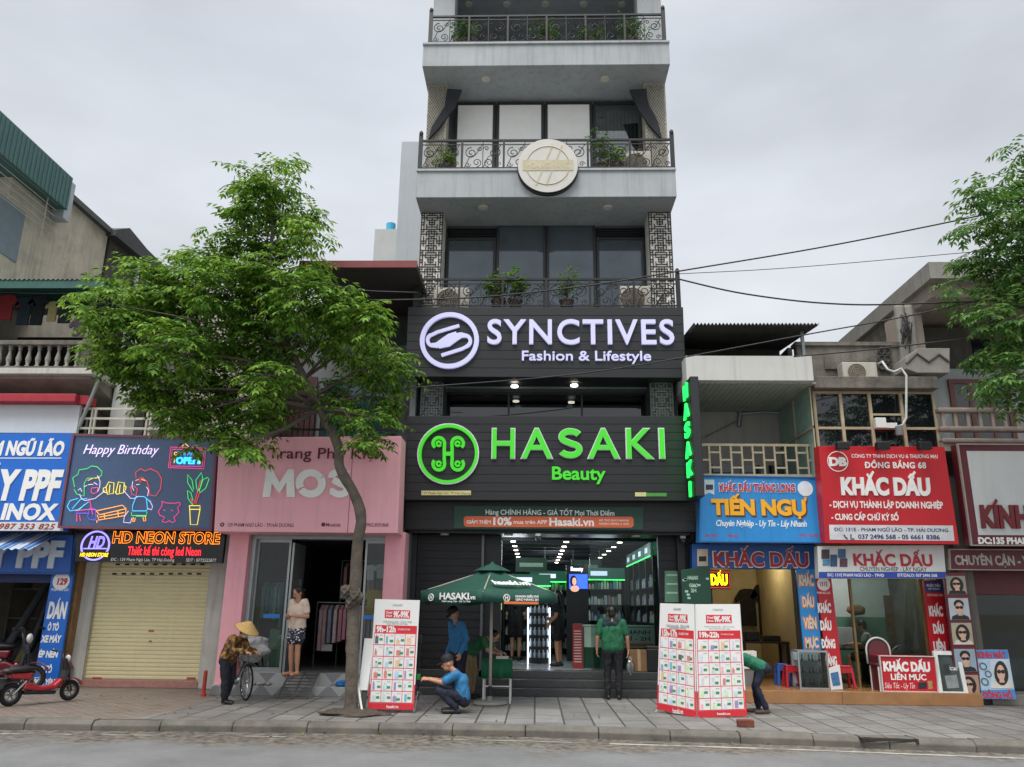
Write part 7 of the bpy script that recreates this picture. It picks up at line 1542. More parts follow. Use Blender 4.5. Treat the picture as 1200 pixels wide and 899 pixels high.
# ------------------------------------------------------------------ people: capsules fused into one skin by a voxel remesh
def ico(c, r, rot=None): return MB().ell(c, r, 16, 10, rot)
class Body:
    def __init__(s): s.p = []
    def cap(s, a, b, ra, rb, k): s.p.append(('c', Vector(a), Vector(b), ra, rb, k)); return s
    def ell(s, c, r, k, R=None): s.p.append(('e', Vector(c), Vector(r), R or Matrix.Identity(3), 0, k)); return s
def bake_body(name, body, loc, mats, parent=None, voxel=.009, rot=0., scale=1.):
    m = MB()
    for t, a, b, c, d, k in body.p:
        if t == 'c':
            ax = (b-a); ln = max(ax.length, 1e-4); n = 12; q = ax.normalized().orthogonal().normalized() if ax.length > 1e-4 else Vector((1, 0, 0)); w = ax.normalized().cross(q); u = ax.normalized(); rings = []
            for h in range(1, 6): th = -math.pi/2+math.pi/2*h/5; rings.append((a+u*(c*math.sin(th)), c*math.cos(th)))
            for h in range(0, 5): th = math.pi/2*h/5; rings.append((b+u*(d*math.sin(th)), d*math.cos(th)))
            vs = [a-u*c]+[p+(q*math.cos(2*math.pi*i/n)+w*math.sin(2*math.pi*i/n))*r for p, r in rings for i in range(n)]+[b+u*d]
            e = len(vs)-1; M_ = len(rings)
            fs = [(0, 1+(i+1) % n, 1+i) for i in range(n)]+[(1+j*n+i, 1+j*n+(i+1) % n, 1+(j+1)*n+(i+1) % n, 1+(j+1)*n+i) for j in range(M_-1) for i in range(n)]+[(e, 1+(M_-1)*n+i, 1+(M_-1)*n+(i+1) % n) for i in range(n)]
            m.add(vs, fs)
        else: m.ell(a, b, 16, 10, c)
    me = bpy.data.meshes.new('tmp'); me.from_pydata(m.v, [], m.f)
    bm = bmesh.new(); bm.from_mesh(me); bmesh.ops.recalc_face_normals(bm, faces=bm.faces); bm.to_mesh(me); bm.free()
    o = bpy.data.objects.new('tmp', me); COL.objects.link(o)
    r = o.modifiers.new('r', 'REMESH'); r.mode = 'VOXEL'; r.voxel_size = voxel
    sm = o.modifiers.new('s', 'SMOOTH'); sm.factor = .5; sm.iterations = 3
    dg = bpy.context.evaluated_depsgraph_get(); out = bpy.data.meshes.new_from_object(o.evaluated_get(dg)); bpy.data.objects.remove(o); out.name = name
    nF = len(out.polygons); C_ = np.empty(nF*3); out.polygons.foreach_get('center', C_); C_ = C_.reshape(-1, 3)
    best = np.full(nF, 1e9); idx = np.zeros(nF, dtype=np.int32); keys = list(mats)
    for t, a, b, c, d, k in body.p:
        if t == 'c':
            A, B = np.array(a), np.array(b); D = B-A; L2 = max(D.dot(D), 1e-9); tt = np.clip((C_-A).dot(D)/L2, 0, 1); dist = np.linalg.norm(C_-(A+tt[:, None]*D), axis=1)-(c+(d-c)*tt)
        else:
            Q = (C_-np.array(a)).dot(np.array(c)); rr = np.array(b); qn = np.linalg.norm(Q/rr, axis=1); dist = (qn-1)*float(rr.min())
        w_ = dist < best; best[w_] = dist[w_]; idx[w_] = keys.index(k)
    nv_ = len(out.vertices); vk = np.zeros(nv_, dtype=np.int32); ps = [p_.vertices[:] for p_ in out.polygons]
    for fi, q_ in enumerate(ps):
        for v_ in q_: vk[v_] = idx[fi]
    loose = {i_ for i_, k_ in enumerate(keys) if k_ in ('top', 'bottom', 'yoke')}
    co_ = np.empty(nv_*3); no_ = np.empty(nv_*3); out.vertices.foreach_get('co', co_); out.vertices.foreach_get('normal', no_); co_ = co_.reshape(-1, 3); no_ = no_.reshape(-1, 3)
    for i_ in range(nv_):
        if int(vk[i_]) in loose:
            c_ = Vector(co_[i_]); n1 = mnoise.noise(Vector((c_.x*11, c_.y*11, c_.z*6.5))); n2 = mnoise.noise(Vector((c_.x*24+5, c_.y*24, c_.z*13))); co_[i_] = co_[i_] + no_[i_]*(.010*(1-abs(n1)*2)+.006*n2)
    out.vertices.foreach_set('co', co_.ravel())
    out.materials.clear()
    for k in keys: out.materials.append(mats[k])
    out.polygons.foreach_set('material_index', idx); out.polygons.foreach_set('use_smooth', [True]*nF)
    ob = bpy.data.objects.new(name, out); COL.objects.link(ob)
    if parent is not None: ob.parent = parent; ORG[ob.name] = ORG[parent.name]
    else: ob.location = loc; ob.rotation_euler = (0, 0, rot); ob.scale = (scale,)*3; ORG[ob.name] = Vector(loc)
    return ob
skin = M('skin', '#b9876a', .5, .06, 9); skin2 = M('tanned skin', '#9a6c50', .5, .06, 9); hairm = M('black hair', '#0f0d0d', .45, .2, 20); lip = M('lips', '#8a4a44', .5, 0); eyem = M('eye', '#1a1412', .3, 0)
def frame_of(f, tilt=0.):
    f = Vector((f[0], f[1], 0)).normalized(); r = f.cross(Vector((0, 0, 1))).normalized(); u = Vector((0, 0, 1)); f2 = f*math.cos(tilt)-u*math.sin(tilt); u2 = u*math.cos(tilt)+f*math.sin(tilt)
    return r, f2, u2
def head(B, hc, f, tilt=0., k=1., mask=False):
    r, f, u = frame_of(f, tilt); R = Matrix((r, f, u)).transposed(); hc = Vector(hc)
    B.ell(hc+u*.02*k, (.074*k, .094*k, .1*k), 'skin', R); B.ell(hc+f*.025*k-u*.05*k, (.055*k, .062*k, .062*k), 'mask' if mask else 'skin', R)
    B.ell(hc+f*.1*k-u*.012*k, (.014*k, .022*k, .024*k), 'mask' if mask else 'skin', R)
    for s_ in (-1, 1):
        B.ell(hc+r*s_*.076*k-u*.005*k-f*.01*k, (.012*k, .022*k, .032*k), 'skin', R); B.ell(hc+r*s_*.032*k+f*.088*k+u*.016*k, (.013*k, .008*k, .007*k), 'eye', R)
    if not mask: B.ell(hc+f*.086*k-u*.058*k, (.024*k, .008*k, .007*k), 'lip', R)
    return r, f, u
def hand(B, w, d, palm_n, k=1., curl=.7, key='skin'):
    """palm and five fingers: w wrist, d pointing direction, palm_n out of the palm"""
    w, d = Vector(w), Vector(d).normalized(); n = Vector(palm_n); n = (n-d*n.dot(d)).normalized(); s_ = d.cross(n).normalized()
    pc = w+d*.05*k
    for q_ in (-.022, 0, .022): B.cap(w+d*.012*k+s_*q_*k*.8, w+d*.085*k+s_*q_*k*1.25, .015*k, .013*k, key)
    for i, (q_, l) in enumerate(((-.031, .062), (-.0105, .074), (.0105, .07), (.031, .054))):
        a = w+d*.088*k+s_*q_*k; m_ = a+(d*math.cos(curl*.5)+n*math.sin(curl*.5))*l*.5*k; e = m_+(d*math.cos(curl*1.3)+n*math.sin(curl*1.3))*l*.5*k
        B.cap(a, m_, .0095*k, .009*k, key); B.cap(m_, e, .009*k, .008*k, key)
    a = w+d*.03*k-s_*.03*k; m_ = a+(d*.7-s_*.6+n*.25).normalized()*.04*k; B.cap(a, m_, .012*k, .0105*k, key); B.cap(m_, m_+(d*.85-s_*.15+n*.4).normalized()*.032*k, .0105*k, .0085*k, key)
def arm(B, sh, el, wr, hd, pn, sleeve=.62, k=1., long=False, top='top', curl=.7, loose=.008):
    sh, el, wr = Vector(sh), Vector(el), Vector(wr)
    if long: B.cap(sh, el, .052*k+loose, .043*k+loose, top); B.cap(el, wr.lerp(el, .06), .042*k+loose, .032*k+loose, top)
    else:
        m_ = sh.lerp(el, sleeve); B.cap(sh, m_, .053*k+loose, .048*k+loose, top); B.cap(m_, el, .041*k, .038*k, 'skin'); B.cap(el, wr, .038*k, .026*k, 'skin')
    B.cap(wr.lerp(el, .05), wr, .027*k, .024*k, 'skin'); hand(B, wr, hd, pn, k, curl)
def leg(B, hp, kn, an, toe, k=1., loose=.012, full=True, hem=.5, barefoot=False, bot='bottom', slim=1.):
    hp, kn, an, toe = map(Vector, (hp, kn, an, toe))
    if full: B.cap(hp, kn, .083*k*slim+loose, .056*k*slim+loose, bot); B.cap(kn, an.lerp(kn, .08), .054*k*slim+loose, .04*k*slim+loose, bot)
    else:
        h_ = hp.lerp(kn, hem); B.cap(hp, h_, .083*k+loose, .072*k+loose*2.2, bot); B.cap(h_, kn, .064*k, .052*k, 'skin'); B.cap(kn, kn.lerp(an, .35), .05*k, .052*k, 'skin'); B.cap(kn.lerp(an, .35), an, .052*k, .032*k, 'skin')
    d = (toe-an); d.z = 0; d = d.normalized(); z = an.z-.045*k; he = Vector((an.x, an.y, z))-d*.035*k; ft = 'skin' if barefoot else 'shoe'
    B.cap(he, Vector((toe.x, toe.y, toe.z)), .037*k, .032*k, ft); B.cap(an, he+d*.04*k, .034*k, .036*k, ft)
    if barefoot: B.cap(he-Vector((0, 0, .03*k)), Vector((toe.x, toe.y, toe.z-.024*k)), .018*k, .018*k, 'shoe')
def torso(B, hipc, chc, nk, r, k=1., top='top', bot='bottom', wide=1., belly=.0, f=None):
    hipc, chc, nk, r = Vector(hipc), Vector(chc), Vector(nk), Vector(r)
    for s_ in (-1, 1):
        B.cap(hipc-(chc-hipc)*.22+r*s_*.075*k*wide, hipc-(chc-hipc)*.1+r*s_*.075*k*wide, .098*k, .1*k, bot)
        B.cap(hipc+(chc-hipc)*.02+r*s_*.078*k*wide, chc+r*s_*.085*k*wide, .108*k, .1*k, top)
        B.cap(chc+r*s_*.08*k*wide+(nk-chc)*.2, nk-(nk-chc)*.33+r*s_*.14*k*wide, .085*k, .058*k, top)
    B.cap(hipc+(chc-hipc)*.03, chc, .112*k, .105*k, top)
def scalp(name, mat, hc, f, tilt, parent, k=1., kind='short'):
    r, f, u = frame_of(f, tilt); R = Matrix((r, f, u)).transposed(); hc = Vector(hc); B = Body()
    B.ell(hc+u*.034*k-f*.02*k, (.086*k, .098*k, .1*k), 'h', R); B.ell(hc-f*.05*k-u*.02*k, (.074*k, .055*k, .075*k), 'h', R)
    if kind == 'bun': B.ell(hc-f*.11*k+u*.01*k, (.045*k, .045*k, .045*k), 'h', R); B.ell(hc-f*.06*k-u*.05*k, (.066*k, .05*k, .07*k), 'h', R)
    if kind == 'long': B.cap(hc-f*.055*k, hc-f*.075*k-u*.26*k, .075*k, .05*k, 'h')
    return bake_body(name, B, None, {'h': mat}, parent, .008)
def cap_hat(mat, hc, f, tilt, parent, k=1.):
    r, f, u = frame_of(f, tilt); R = Matrix((r, f, u)).transposed(); hc = Vector(hc); m = MB()
    prof = [(1, 0), (1.0, .03), (.97, .06), (.85, .09), (.6, .112), (.3, .122), (0.02, .125)]; vs = []; n = 20
    for q_, z in prof: vs += [hc+R @ Vector((math.cos(2*math.pi*i/n)*.088*k*q_, -.006+math.sin(2*math.pi*i/n)*.106*k*q_, .035*k+z*k)) for i in range(n)]
    m.add(vs, [(j*n+i, j*n+(i+1) % n, (j+1)*n+(i+1) % n, (j+1)*n+i) for j in range(len(prof)-1) for i in range(n)]+[tuple(range(n))[::-1]])
    br = [R @ Vector((math.sin(a_)*.085*k, .075*k+math.cos(a_)*.1*k*(1 if abs(a_) < 1.2 else .75), .04*k-.015*k*math.cos(a_))) for a_ in [(-1.35+2.7*i/10) for i in range(11)]]
    m.prism([hc+b for b in br], u*.008*k); o = m.build('cap', mat, None, smooth=False, recalc=True)
    # hang under the person
    off = ORG[o.name]; 
    for v in o.data.vertices: v.co += off
    o.location = (0, 0, 0); o.parent = parent; ORG[o.name] = ORG[parent.name]; return smooth_angle(o)
def person(label, loc, B, mats, voxel=.009, rot=0., scale=1., group=None):
    base = {'skin': skin, 'lip': lip, 'eye': eyem, 'shoe': M('dark shoe', '#1a1918', .5)}; base.update(mats)
    used = {p_[5] for p_ in B.p}; o = bake_body('person', B, loc, {k: v for k, v in base.items() if k in used}, None, voxel, rot, scale); return tag(o, label, 'person', group)
V3 = Vector
def stand(B, f, k, arms, full=True, hem=.5, barefoot=False, lean=0., wide=1., headf=None, htilt=0.1, long=False, slim=1., spread=.085, step=.0, mask=False, sleeve=.62):
    """upright figure of height 1.62*k; f = facing; arms = per side (elbow, wrist, dir, palm) in (right, forward, up) body coordinates"""
    r, ff, u = frame_of(f); T3 = lambda x, y, z: (r*x+ff*y+u*z)*k
    hip = T3(0, 0, .89); ch = T3(0, .02+lean*.3, 1.2); nk = T3(0, .01+lean*.45, 1.4); hc = T3(0, .035+lean*.55, 1.5)
    torso(B, hip, ch, nk, r, k, wide=wide); B.cap(nk-T3(0, 0, .04), hc-T3(0, 0, .03), .05*k, .048*k, 'skin')
    for s_ in (-1, 1):
        leg(B, T3(s_*.088, 0, .86), T3(s_*(spread+.005), .02+s_*step, .47), T3(s_*spread, -.01+s_*step, .085), T3(s_*(spread+.03), .15+s_*step, .035), k, full=full, hem=hem, barefoot=barefoot, slim=slim)
        e, w_, d, pn = arms[0 if s_ < 0 else 1]; sh = T3(s_*.165*wide, lean*.4, 1.335)
        vv = lambda q_: (r*q_[0]+ff*q_[1]+u*q_[2])
        arm(B, sh, T3(*e), T3(*w_), vv(d), vv(pn), k=k, long=long, sleeve=sleeve)
    head(B, hc, headf or f, htilt, k, mask); return hc
# the woman in the doorway of the pink shop
p = atZ(343.5, 792, .38); B = Body(); f = (-.5, -.86); k = .96
hc = stand(B, f, k, [((-.235, -.02, 1.07), (-.06, .2, 1.08), (.6, .6, .1), (0, .2, 1)), ((.235, -.02, 1.07), (.07, .21, 1.03), (-.7, .5, .15), (0, 0, 1))], full=False, hem=.55, barefoot=True, htilt=.45, headf=(-.75, -.65), spread=.08)
dots = bpy.data.materials.new('spotted shorts'); dots.use_nodes = True; v = dots.node_tree.nodes.new('ShaderNodeTexVoronoi'); v.inputs['Scale'].default_value = 22; r_ = dots.node_tree.nodes.new('ShaderNodeValToRGB'); r_.color_ramp.elements[0].color = (.75, .75, .78, 1); r_.color_ramp.elements[0].position = .28; r_.color_ramp.elements[1].position = .32; r_.color_ramp.elements[1].color = (.014, .016, .04, 1)
t_ = dots.node_tree.nodes.new('ShaderNodeTexCoord'); dots.node_tree.links.new(t_.outputs['Object'], v.inputs[0]); dots.node_tree.links.new(v.outputs['Distance'], r_.inputs[0]); dots.node_tree.links.new(r_.outputs[0], dots.node_tree.nodes['Principled BSDF'].inputs['Base Color'])
P1 = person('woman in a cream top and spotted dark shorts standing at the pink shop door', p, B, {'top': M('cream top', '#d9c3b3', .8, .06, 9, bump=.3, bscale=30), 'bottom': dots, 'shoe': M('red brown sandal', '#5a2a22', .6)}); scalp('hair', hairm, hc, (-.75, -.65), .45, P1, k, 'bun')
# the man in the green shirt, seen from behind
p = V3((atZ(719, 818, 0).x*15.72/15.98, 15.7, 0)); k = 1.02; B = Body(); f = (.05, 1)
hc = stand(B, f, k, [((-.27, -.02, 1.08), (-.285, .04, .86), (0, .2, -1), (1, 0, 0)), ((.27, -.02, 1.08), (.29, .05, .85), (.0, .2, -1), (-1, 0, 0))], wide=1.22, spread=.1, htilt=.2, sleeve=.75)
for s_ in (-1, 1):
    a_, b_ = V3((s_*.08*k*1.22, .0, 1.265)), V3((s_*.14*k*1.22, .0, 1.362)); a_.y = b_.y = .014; B.cap(a_.lerp(b_, .55), b_, .076, .063, 'yoke'); B.cap(b_, V3((s_*.05, .014, 1.4)), .062, .06, 'yoke')
B.cap((-.07, .014, 1.33), (.07, .014, 1.33), .077, .077, 'yoke')
P2 = person('man in a green polo shirt with dark shoulders standing back turned at the shop steps', p, B, {'top': M('green polo', '#125a3a', .8, .1, 7, bump=.35, bscale=22), 'yoke': M('dark green yoke', '#0f2a2c', .8, .1, 7), 'bottom': M('black trousers', '#15161b', .8, .1, 7, bump=.3)}); scalp('hair', hairm, hc, f, .2, P2, k)
hp_ = p+V3((.32, .0, .73)); t = thing('drinks_bag', 'clear carrier bag with two white bottles in the hand of the man in green', 'bag', hp_-V3((0, 0, .26)))
m = MB(); m.ell(hp_-V3((0, 0, .16)), (.085, .05, .13), 14, 10); m.build('bag_film', glass('plastic film', '#e6e9ea', .12, .92), t, smooth=True); MB().tube([hp_-V3((.04, 0, .08)), hp_+V3((-.01, 0, .02)), hp_+V3((.01, 0, .02)), hp_-V3((-.04, 0, .08))], .005, 5).build('handle', M('white plastic', '#d4d5d3'), t)
for x in (-.035, .035): MB().lathe(hp_+V3((x, 0, -.25)), [(.026, 0), (.028, .02), (.028, .1), (.012, .13), (.012, .15)], 12).build('bottle', M('white bottle', '#d6d3cc', .3), t, smooth=True)
# guard standing under the umbrella
p = V3((at(537, 800, 15.0).x, 15.0, 0)); B = Body(); f = (-.75, -.66); k = .985; gb = M('guard blue shirt', '#2a6f9f', .75, .1, 6, bump=.35, bscale=22); gt = M('navy trousers', '#15192b', .8, .12, 6, bump=.3); capm = M('dark navy cap', '#12131c', .7)
hc = stand(B, f, k, [((-.22, .0, 1.07), (-.2, .12, .84), (0, .3, -1), (1, 0, 0)), ((.23, .0, 1.06), (.22, .1, .82), (0, .25, -1), (-1, 0, 0))], long=True, lean=.18, headf=(-.95, -.4), htilt=.55, mask=True)
P3 = person('security guard in blue shirt, dark cap and face mask standing with head bowed', p, B, {'top': gb, 'bottom': gt, 'mask': M('grey face mask', '#8a9296', .8)}); cap_hat(capm, hc, (-.95, -.4), .55, P3, k)
pt_ = MB().disc((0, 0, 0), .045, 'x', .012, 16); pa = pt_.build('shoulder_patch', M('yellow patch', '#b08a3a', .6), P3, local=True); rr_, f_, u_ = frame_of(f); c_ = (rr_*.235+u_*1.25)*k; pa.location = c_+V3((-.012, -.035, 0)); pa.rotation_euler = (0, 0, math.atan2(-.75, .2))
# guard crouching in front
p = V3((at(530, 820, 13.4).x, 13.4, 0)); B = Body(); k = .98; f = V3((-1, -.12, 0)).normalized(); r = f.cross(V3((0, 0, 1)))
hip = V3((.17, .02, .24)); ch = V3((.13, .01, .47)); nk = V3((.0, -.01, .645)); hc = V3((-.085, -.02, .735))
torso(B, hip, ch, nk, r, k); B.cap(nk+V3((.02, 0, -.03)), hc-V3((-.01, 0, .03)), .05, .047, 'skin')
B.cap(ch+V3((.03, 0, .02)), nk+V3((.05, 0, -.08)), .09, .07, 'top')
for s_ in (-1, 1):
    leg(B, hip+r*s_*.09, V3((-.21, 0, .37+.03*s_))+r*s_*.13, V3((.05-.02*s_, 0, .085))+r*s_*.12, V3((-.14, 0, .035))+r*s_*.14, k)
    sh = nk+V3((.04, 0, -.06))+r*s_*.155; arm(B, sh, V3((-.16, 0, .46))+r*s_*.16, V3((-.38, -.0, .5))+r*s_*.07, (-1, 0, .1), (0, -s_*.4, -.8), k=k, sleeve=.8, curl=1.1)
head(B, hc, f, .3, k)
P4 = person('security guard in blue shirt crouching with arms stretched towards the tripod stand', p, B, {'top': gb, 'bottom': gt}); cap_hat(capm, hc, f, .3, P4, k)
# person in green leaning over the table
p = V3((at(556, 810, 15.55).x, 15.55, 0)); B = Body(); k = .95; f = V3((.95, -.3, 0)).normalized(); r = f.cross(V3((0, 0, 1)))
hip = V3((-.12, .03, .79)); ch = V3((.1, -.03, .98)); nk = V3((.25, -.07, 1.06)); hc = V3((.35, -.1, 1.09)); torso(B, hip, ch, nk, r, k); B.cap(nk, hc, .05, .048, 'skin')
for s_ in (-1, 1):
    leg(B, hip+r*s_*.09-V3((0, 0, .02)), V3((-.06, .02, .46))+r*s_*.1, V3((-.1, .04, .085))+r*s_*.1, V3((.06, 0, .035))+r*s_*.11, k)
    arm(B, nk+V3((-.05, 0, -.02))+r*s_*.16, V3((.3, -.08, .84))+r*s_*.19, V3((.42, -.12, .8))+r*s_*.12, (1, -.3, -.1), (0, 0, -1), k=k)
head(B, hc, f, .7, k)
P5 = person('person in a green shirt and khaki trousers bending over the green table', p, B, {'top': M('mid green shirt', '#2c6b45', .8, .1, 7, bump=.3), 'bottom': M('khaki trousers', '#8f7a58', .8, .1, 7, bump=.3)}); scalp('hair', hairm, hc, f, .7, P5, k)
# person bending behind the paired banners
p = V3((at(889, 840, 13.95).x, 13.95, 0)); B = Body(); k = .92; f = V3((-.97, .2, 0)).normalized(); r = f.cross(V3((0, 0, 1)))
hip = V3((.1, 0, .72)); ch = V3((-.16, .04, .83)); nk = V3((-.33, .07, .8)); hc = V3((-.43, .09, .73)); torso(B, hip, ch, nk, r, k, wide=1.05); B.cap(nk, hc, .05, .048, 'skin')
for s_ in (-1, 1):
    leg(B, hip+r*s_*.09-V3((0, 0, .02)), V3((-.02, .0, .42))+r*s_*.09, V3((.07-.06*s_, .0, .085))+r*s_*.1, V3((-.1-.06*s_, 0, .035))+r*s_*.11, k, slim=.9)
    arm(B, nk+V3((.05, 0, -.01))+r*s_*.16, V3((-.36, .07, .58))+r*s_*.17, V3((-.42, .08, .38))+r*s_*.12, (-.3, 0, -1), (-1, 0, 0), k=k)
head(B, hc, f, 1.1, k)
P6 = person('person in a teal green shirt bending down behind the paired sale banners', p, B, {'top': M('teal green shirt', '#1f6b50', .8, .1, 7, bump=.3, bscale=22), 'bottom': M('navy jeans', '#171c30', .8, .12, 6, bump=.3), 'shoe': M('brown shoe', '#4a3a30', .6)}); scalp('hair', hairm, hc, f, 1.1, P6, k)
# the woman in the conical hat
p = V3((at(266, 824, 14.1).x, 14.1, 0)); B = Body(); k = .86; f = V3((.94, -.34, 0)).normalized(); r = f.cross(V3((0, 0, 1)))
hip = V3((-.06, .02, .74)); ch = V3((.03, -.01, .99)); nk = V3((.14, -.05, 1.1)); hc = V3((.22, -.08, 1.15))
torso(B, hip, ch, nk, r, k*1.05, wide=1.05); B.cap(nk, hc-V3((.01, 0, .03)), .045, .042, 'skin'); B.cap(hip+V3((0, 0, -.02)), hip+V3((.02, 0, .1)), .125, .12, 'top')
for s_ in (-1, 1):
    leg(B, hip+r*s_*.08-V3((0, 0, .02)), V3((-.02, .0, .41))+r*s_*.08, V3((-.05+.05*s_, .0, .08))+r*s_*.075, V3((.1+.05*s_, -.04, .032))+r*s_*.085, k*.98, loose=.022)
    arm(B, nk+V3((-.05, 0, -.05))+r*s_*.145, V3((.15, -.05, .86))+r*s_*.2, V3((.36, -.12, .84))+r*s_*.12, (1, -.3, -.1), (0, 0, -1), k=k, long=True, curl=1.0, loose=.014)
head(B, hc, f, .55, k*.95, mask=True)
flo = bpy.data.materials.new('brown floral blouse'); flo.use_nodes = True; N_ = flo.node_tree.nodes; L_ = flo.node_tree.links; tt_ = N_.new('ShaderNodeTexCoord'); vo = N_.new('ShaderNodeTexNoise'); vo.inputs['Scale'].default_value = 16; vo.inputs['Detail'].default_value = 3; r_ = N_.new('ShaderNodeValToRGB'); e = r_.color_ramp.elements
e[0].color = (*hx('#2b2014'), 1); e[0].position = .38; e[1].color = (*hx('#a8803c'), 1); e[1].position = .64; e2 = e.new(.52); e2.color = (*hx('#6d4a26'), 1); L_.new(tt_.outputs['Object'], vo.inputs[0]); L_.new(vo.outputs['Fac'], r_.inputs[0]); L_.new(r_.outputs[0], N_['Principled BSDF'].inputs['Base Color']); N_['Principled BSDF'].inputs['Roughness'].default_value = .8
P7 = person('woman in a brown floral blouse and conical straw hat bending over a bicycle', p, B, {'top': flo, 'bottom': M('black loose trousers', '#121420', .85, .12, 6, bump=.35), 'mask': M('pale floral mask', '#b9bdae', .8, .3, 30)}); scalp('hair', hairm, hc, f, .55, P7, k*.95)
rr2, f2, u2 = frame_of(f, .5); Rm = Matrix((rr2, f2, u2)).transposed(); m = MB(); n = 36; prof = [(.215, 0), (.21, .004), (.15, .05), (.09, .098), (.03, .14), (.004, .152)]; vs = []
for q_, z in prof: vs += [hc+u2*.055+Rm @ V3((math.cos(2*math.pi*i/n)*q_, math.sin(2*math.pi*i/n)*q_, z)) for i in range(n)]
m.add(vs, [(j*n+i, j*n+(i+1) % n, (j+1)*n+(i+1) % n, (j+1)*n+i) for j in range(len(prof)-1) for i in range(n)]); ht = m.build('conical_hat', M('straw', '#c9a566', .75, .15, 30, bump=.5, bscale=80), P7, local=True, smooth=True); md = ht.modifiers.new('thickness', 'SOLIDIFY'); md.thickness = .006
m = MB(); m.tube([hc+u2*.055+Rm @ V3((math.cos(2*math.pi*i/n)*.215, math.sin(2*math.pi*i/n)*.215, 0)) for i in range(n)], .006, 6, True); m.build('hat_trim', M('straw rim', '#8f7040', .7), P7, local=True)
# people inside the cosmetics shop
for px, py, Y, f, lb, kk, col in ((604, 755, 19.6, (.2, 1), 'woman in a black dress standing by the lit shelves deep in the shop', .97, '#121216'), (655, 780, 17.9, (-.9, .3), 'woman in a black uniform standing beside the lit free standing shelf', .97, '#17171c')):
    p = V3((at(px, py, Y).x, Y, fz)); B = Body(); hc = stand(B, f, kk, [((-.22, .0, 1.07), (-.18, .15, .92), (0, .5, -.8), (1, 0, 0)), ((.22, .0, 1.07), (.16, .2, 1.0), (0, .9, 0), (-1, 0, 0))], full=False, hem=.62, htilt=.15)
    P8 = person(lb, p, B, {'top': M('black uniform '+col, col, .8), 'bottom': M('black skirt', '#101014', .8)}, .011); scalp('hair', hairm, hc, f, .15, P8, kk, 'long')
# man seated at the work desk
p = V3((at(1016, 770, 17.2).x, 17.2, zs_)); B = Body(); k = .97; f = V3((-.9, .42, 0)).normalized(); r = f.cross(V3((0, 0, 1)))
hip = V3((.1, -.05, .52)); ch = V3((.06, -.03, .82)); nk = V3((.01, 0, 1.0)); hc = V3((-.04, .02, 1.1)); torso(B, hip, ch, nk, r, k); B.cap(nk-V3((0, 0, .03)), hc-V3((0, 0, .03)), .05, .048, 'skin')
for s_ in (-1, 1):
    leg(B, hip+r*s_*.09, V3((-.3, .12, .5))+r*s_*.1, V3((-.3, .12, .085))+r*s_*.1, V3((-.44, .18, .035))+r*s_*.1, k, full=False, hem=.75)
    arm(B, nk+V3((.02, 0, -.07))+r*s_*.16, V3((-.05, .02, .74))+r*s_*.2, V3((-.25, .1, .76))+r*s_*.12, (-1, .4, 0), (0, 0, -1), k=k)
head(B, hc, f, .35, k)
P9 = person('man in a pale shirt sitting at the desk behind the glass', p, B, {'top': M('pale grey shirt', '#a3a5a3', .8), 'bottom': M('dark shorts', '#2c2a2a', .8)}, .011); scalp('hair', hairm, hc, f, .35, P9, k)
c = thing('desk_stool', 'dark stool under the man sitting at the desk', 'stool', p+V3((.1, -.05, 0))); MB().cyl(p+V3((.1, -.05, .4)), p+V3((.1, -.05, .435)), .17, .17, 20).build('seat', black, c); MB().cyl(p+V3((.1, -.05, 0)), p+V3((.1, -.05, .4)), .03).build('leg', gmetal, c); MB().cyl(p+V3((.1, -.05, 0)), p+V3((.1, -.05, .02)), .18).build('base', black, c)
# ------------------------------------------------------------------ trees
LF = leafmat('leaf', '#2a4c1a', '#547e26', '#8cab4a', .34); LF2 = leafmat('far leaf', '#2b4c22', '#456e32', '#759650', .32); bark = M('bark', '#5e564c', .9, .35, 5, bump=1., bscale=26, dirt=.5)
def leaflet(vs, fs, a, d, up, L_, w):
    s_ = d.cross(up); s_ = s_.normalized() if s_.length > 1e-5 else d.orthogonal().normalized(); n = s_.cross(d)
    o = len(vs); vs += [a, a+d*L_*.45+s_*w*.5+n*w*.12, a+d*L_-n*L_*.06, a+d*L_*.45-s_*w*.5+n*w*.12]; fs.append((o, o+1, o+2)); fs.append((o, o+2, o+3))
def spray(vs, fs, a, d, q, L_, npair, ll):
    """one compound leaf: drooping stalk with paired leaflets"""
    d = d.normalized(); p = a.copy(); st = L_/npair
    for i in range(npair):
        d = (d+Vector((0, 0, -.17))).normalized(); p = p+d*st; side = d.cross(Vector((0, 0, 1))); side = side.normalized() if side.length > .05 else d.orthogonal()
        up = side.cross(d)
        for s_ in (-1, 1):
            dd = (d*.55+side*s_*.85+Vector((0, 0, -.28-q.random()*.25))).normalized(); leaflet(vs, fs, p, dd, up, ll*q.uniform(.75, 1.15), ll*q.uniform(.34, .44))
    leaflet(vs, fs, p, (d+Vector((0, 0, -.3))).normalized(), up, ll*1.1, ll*.42)
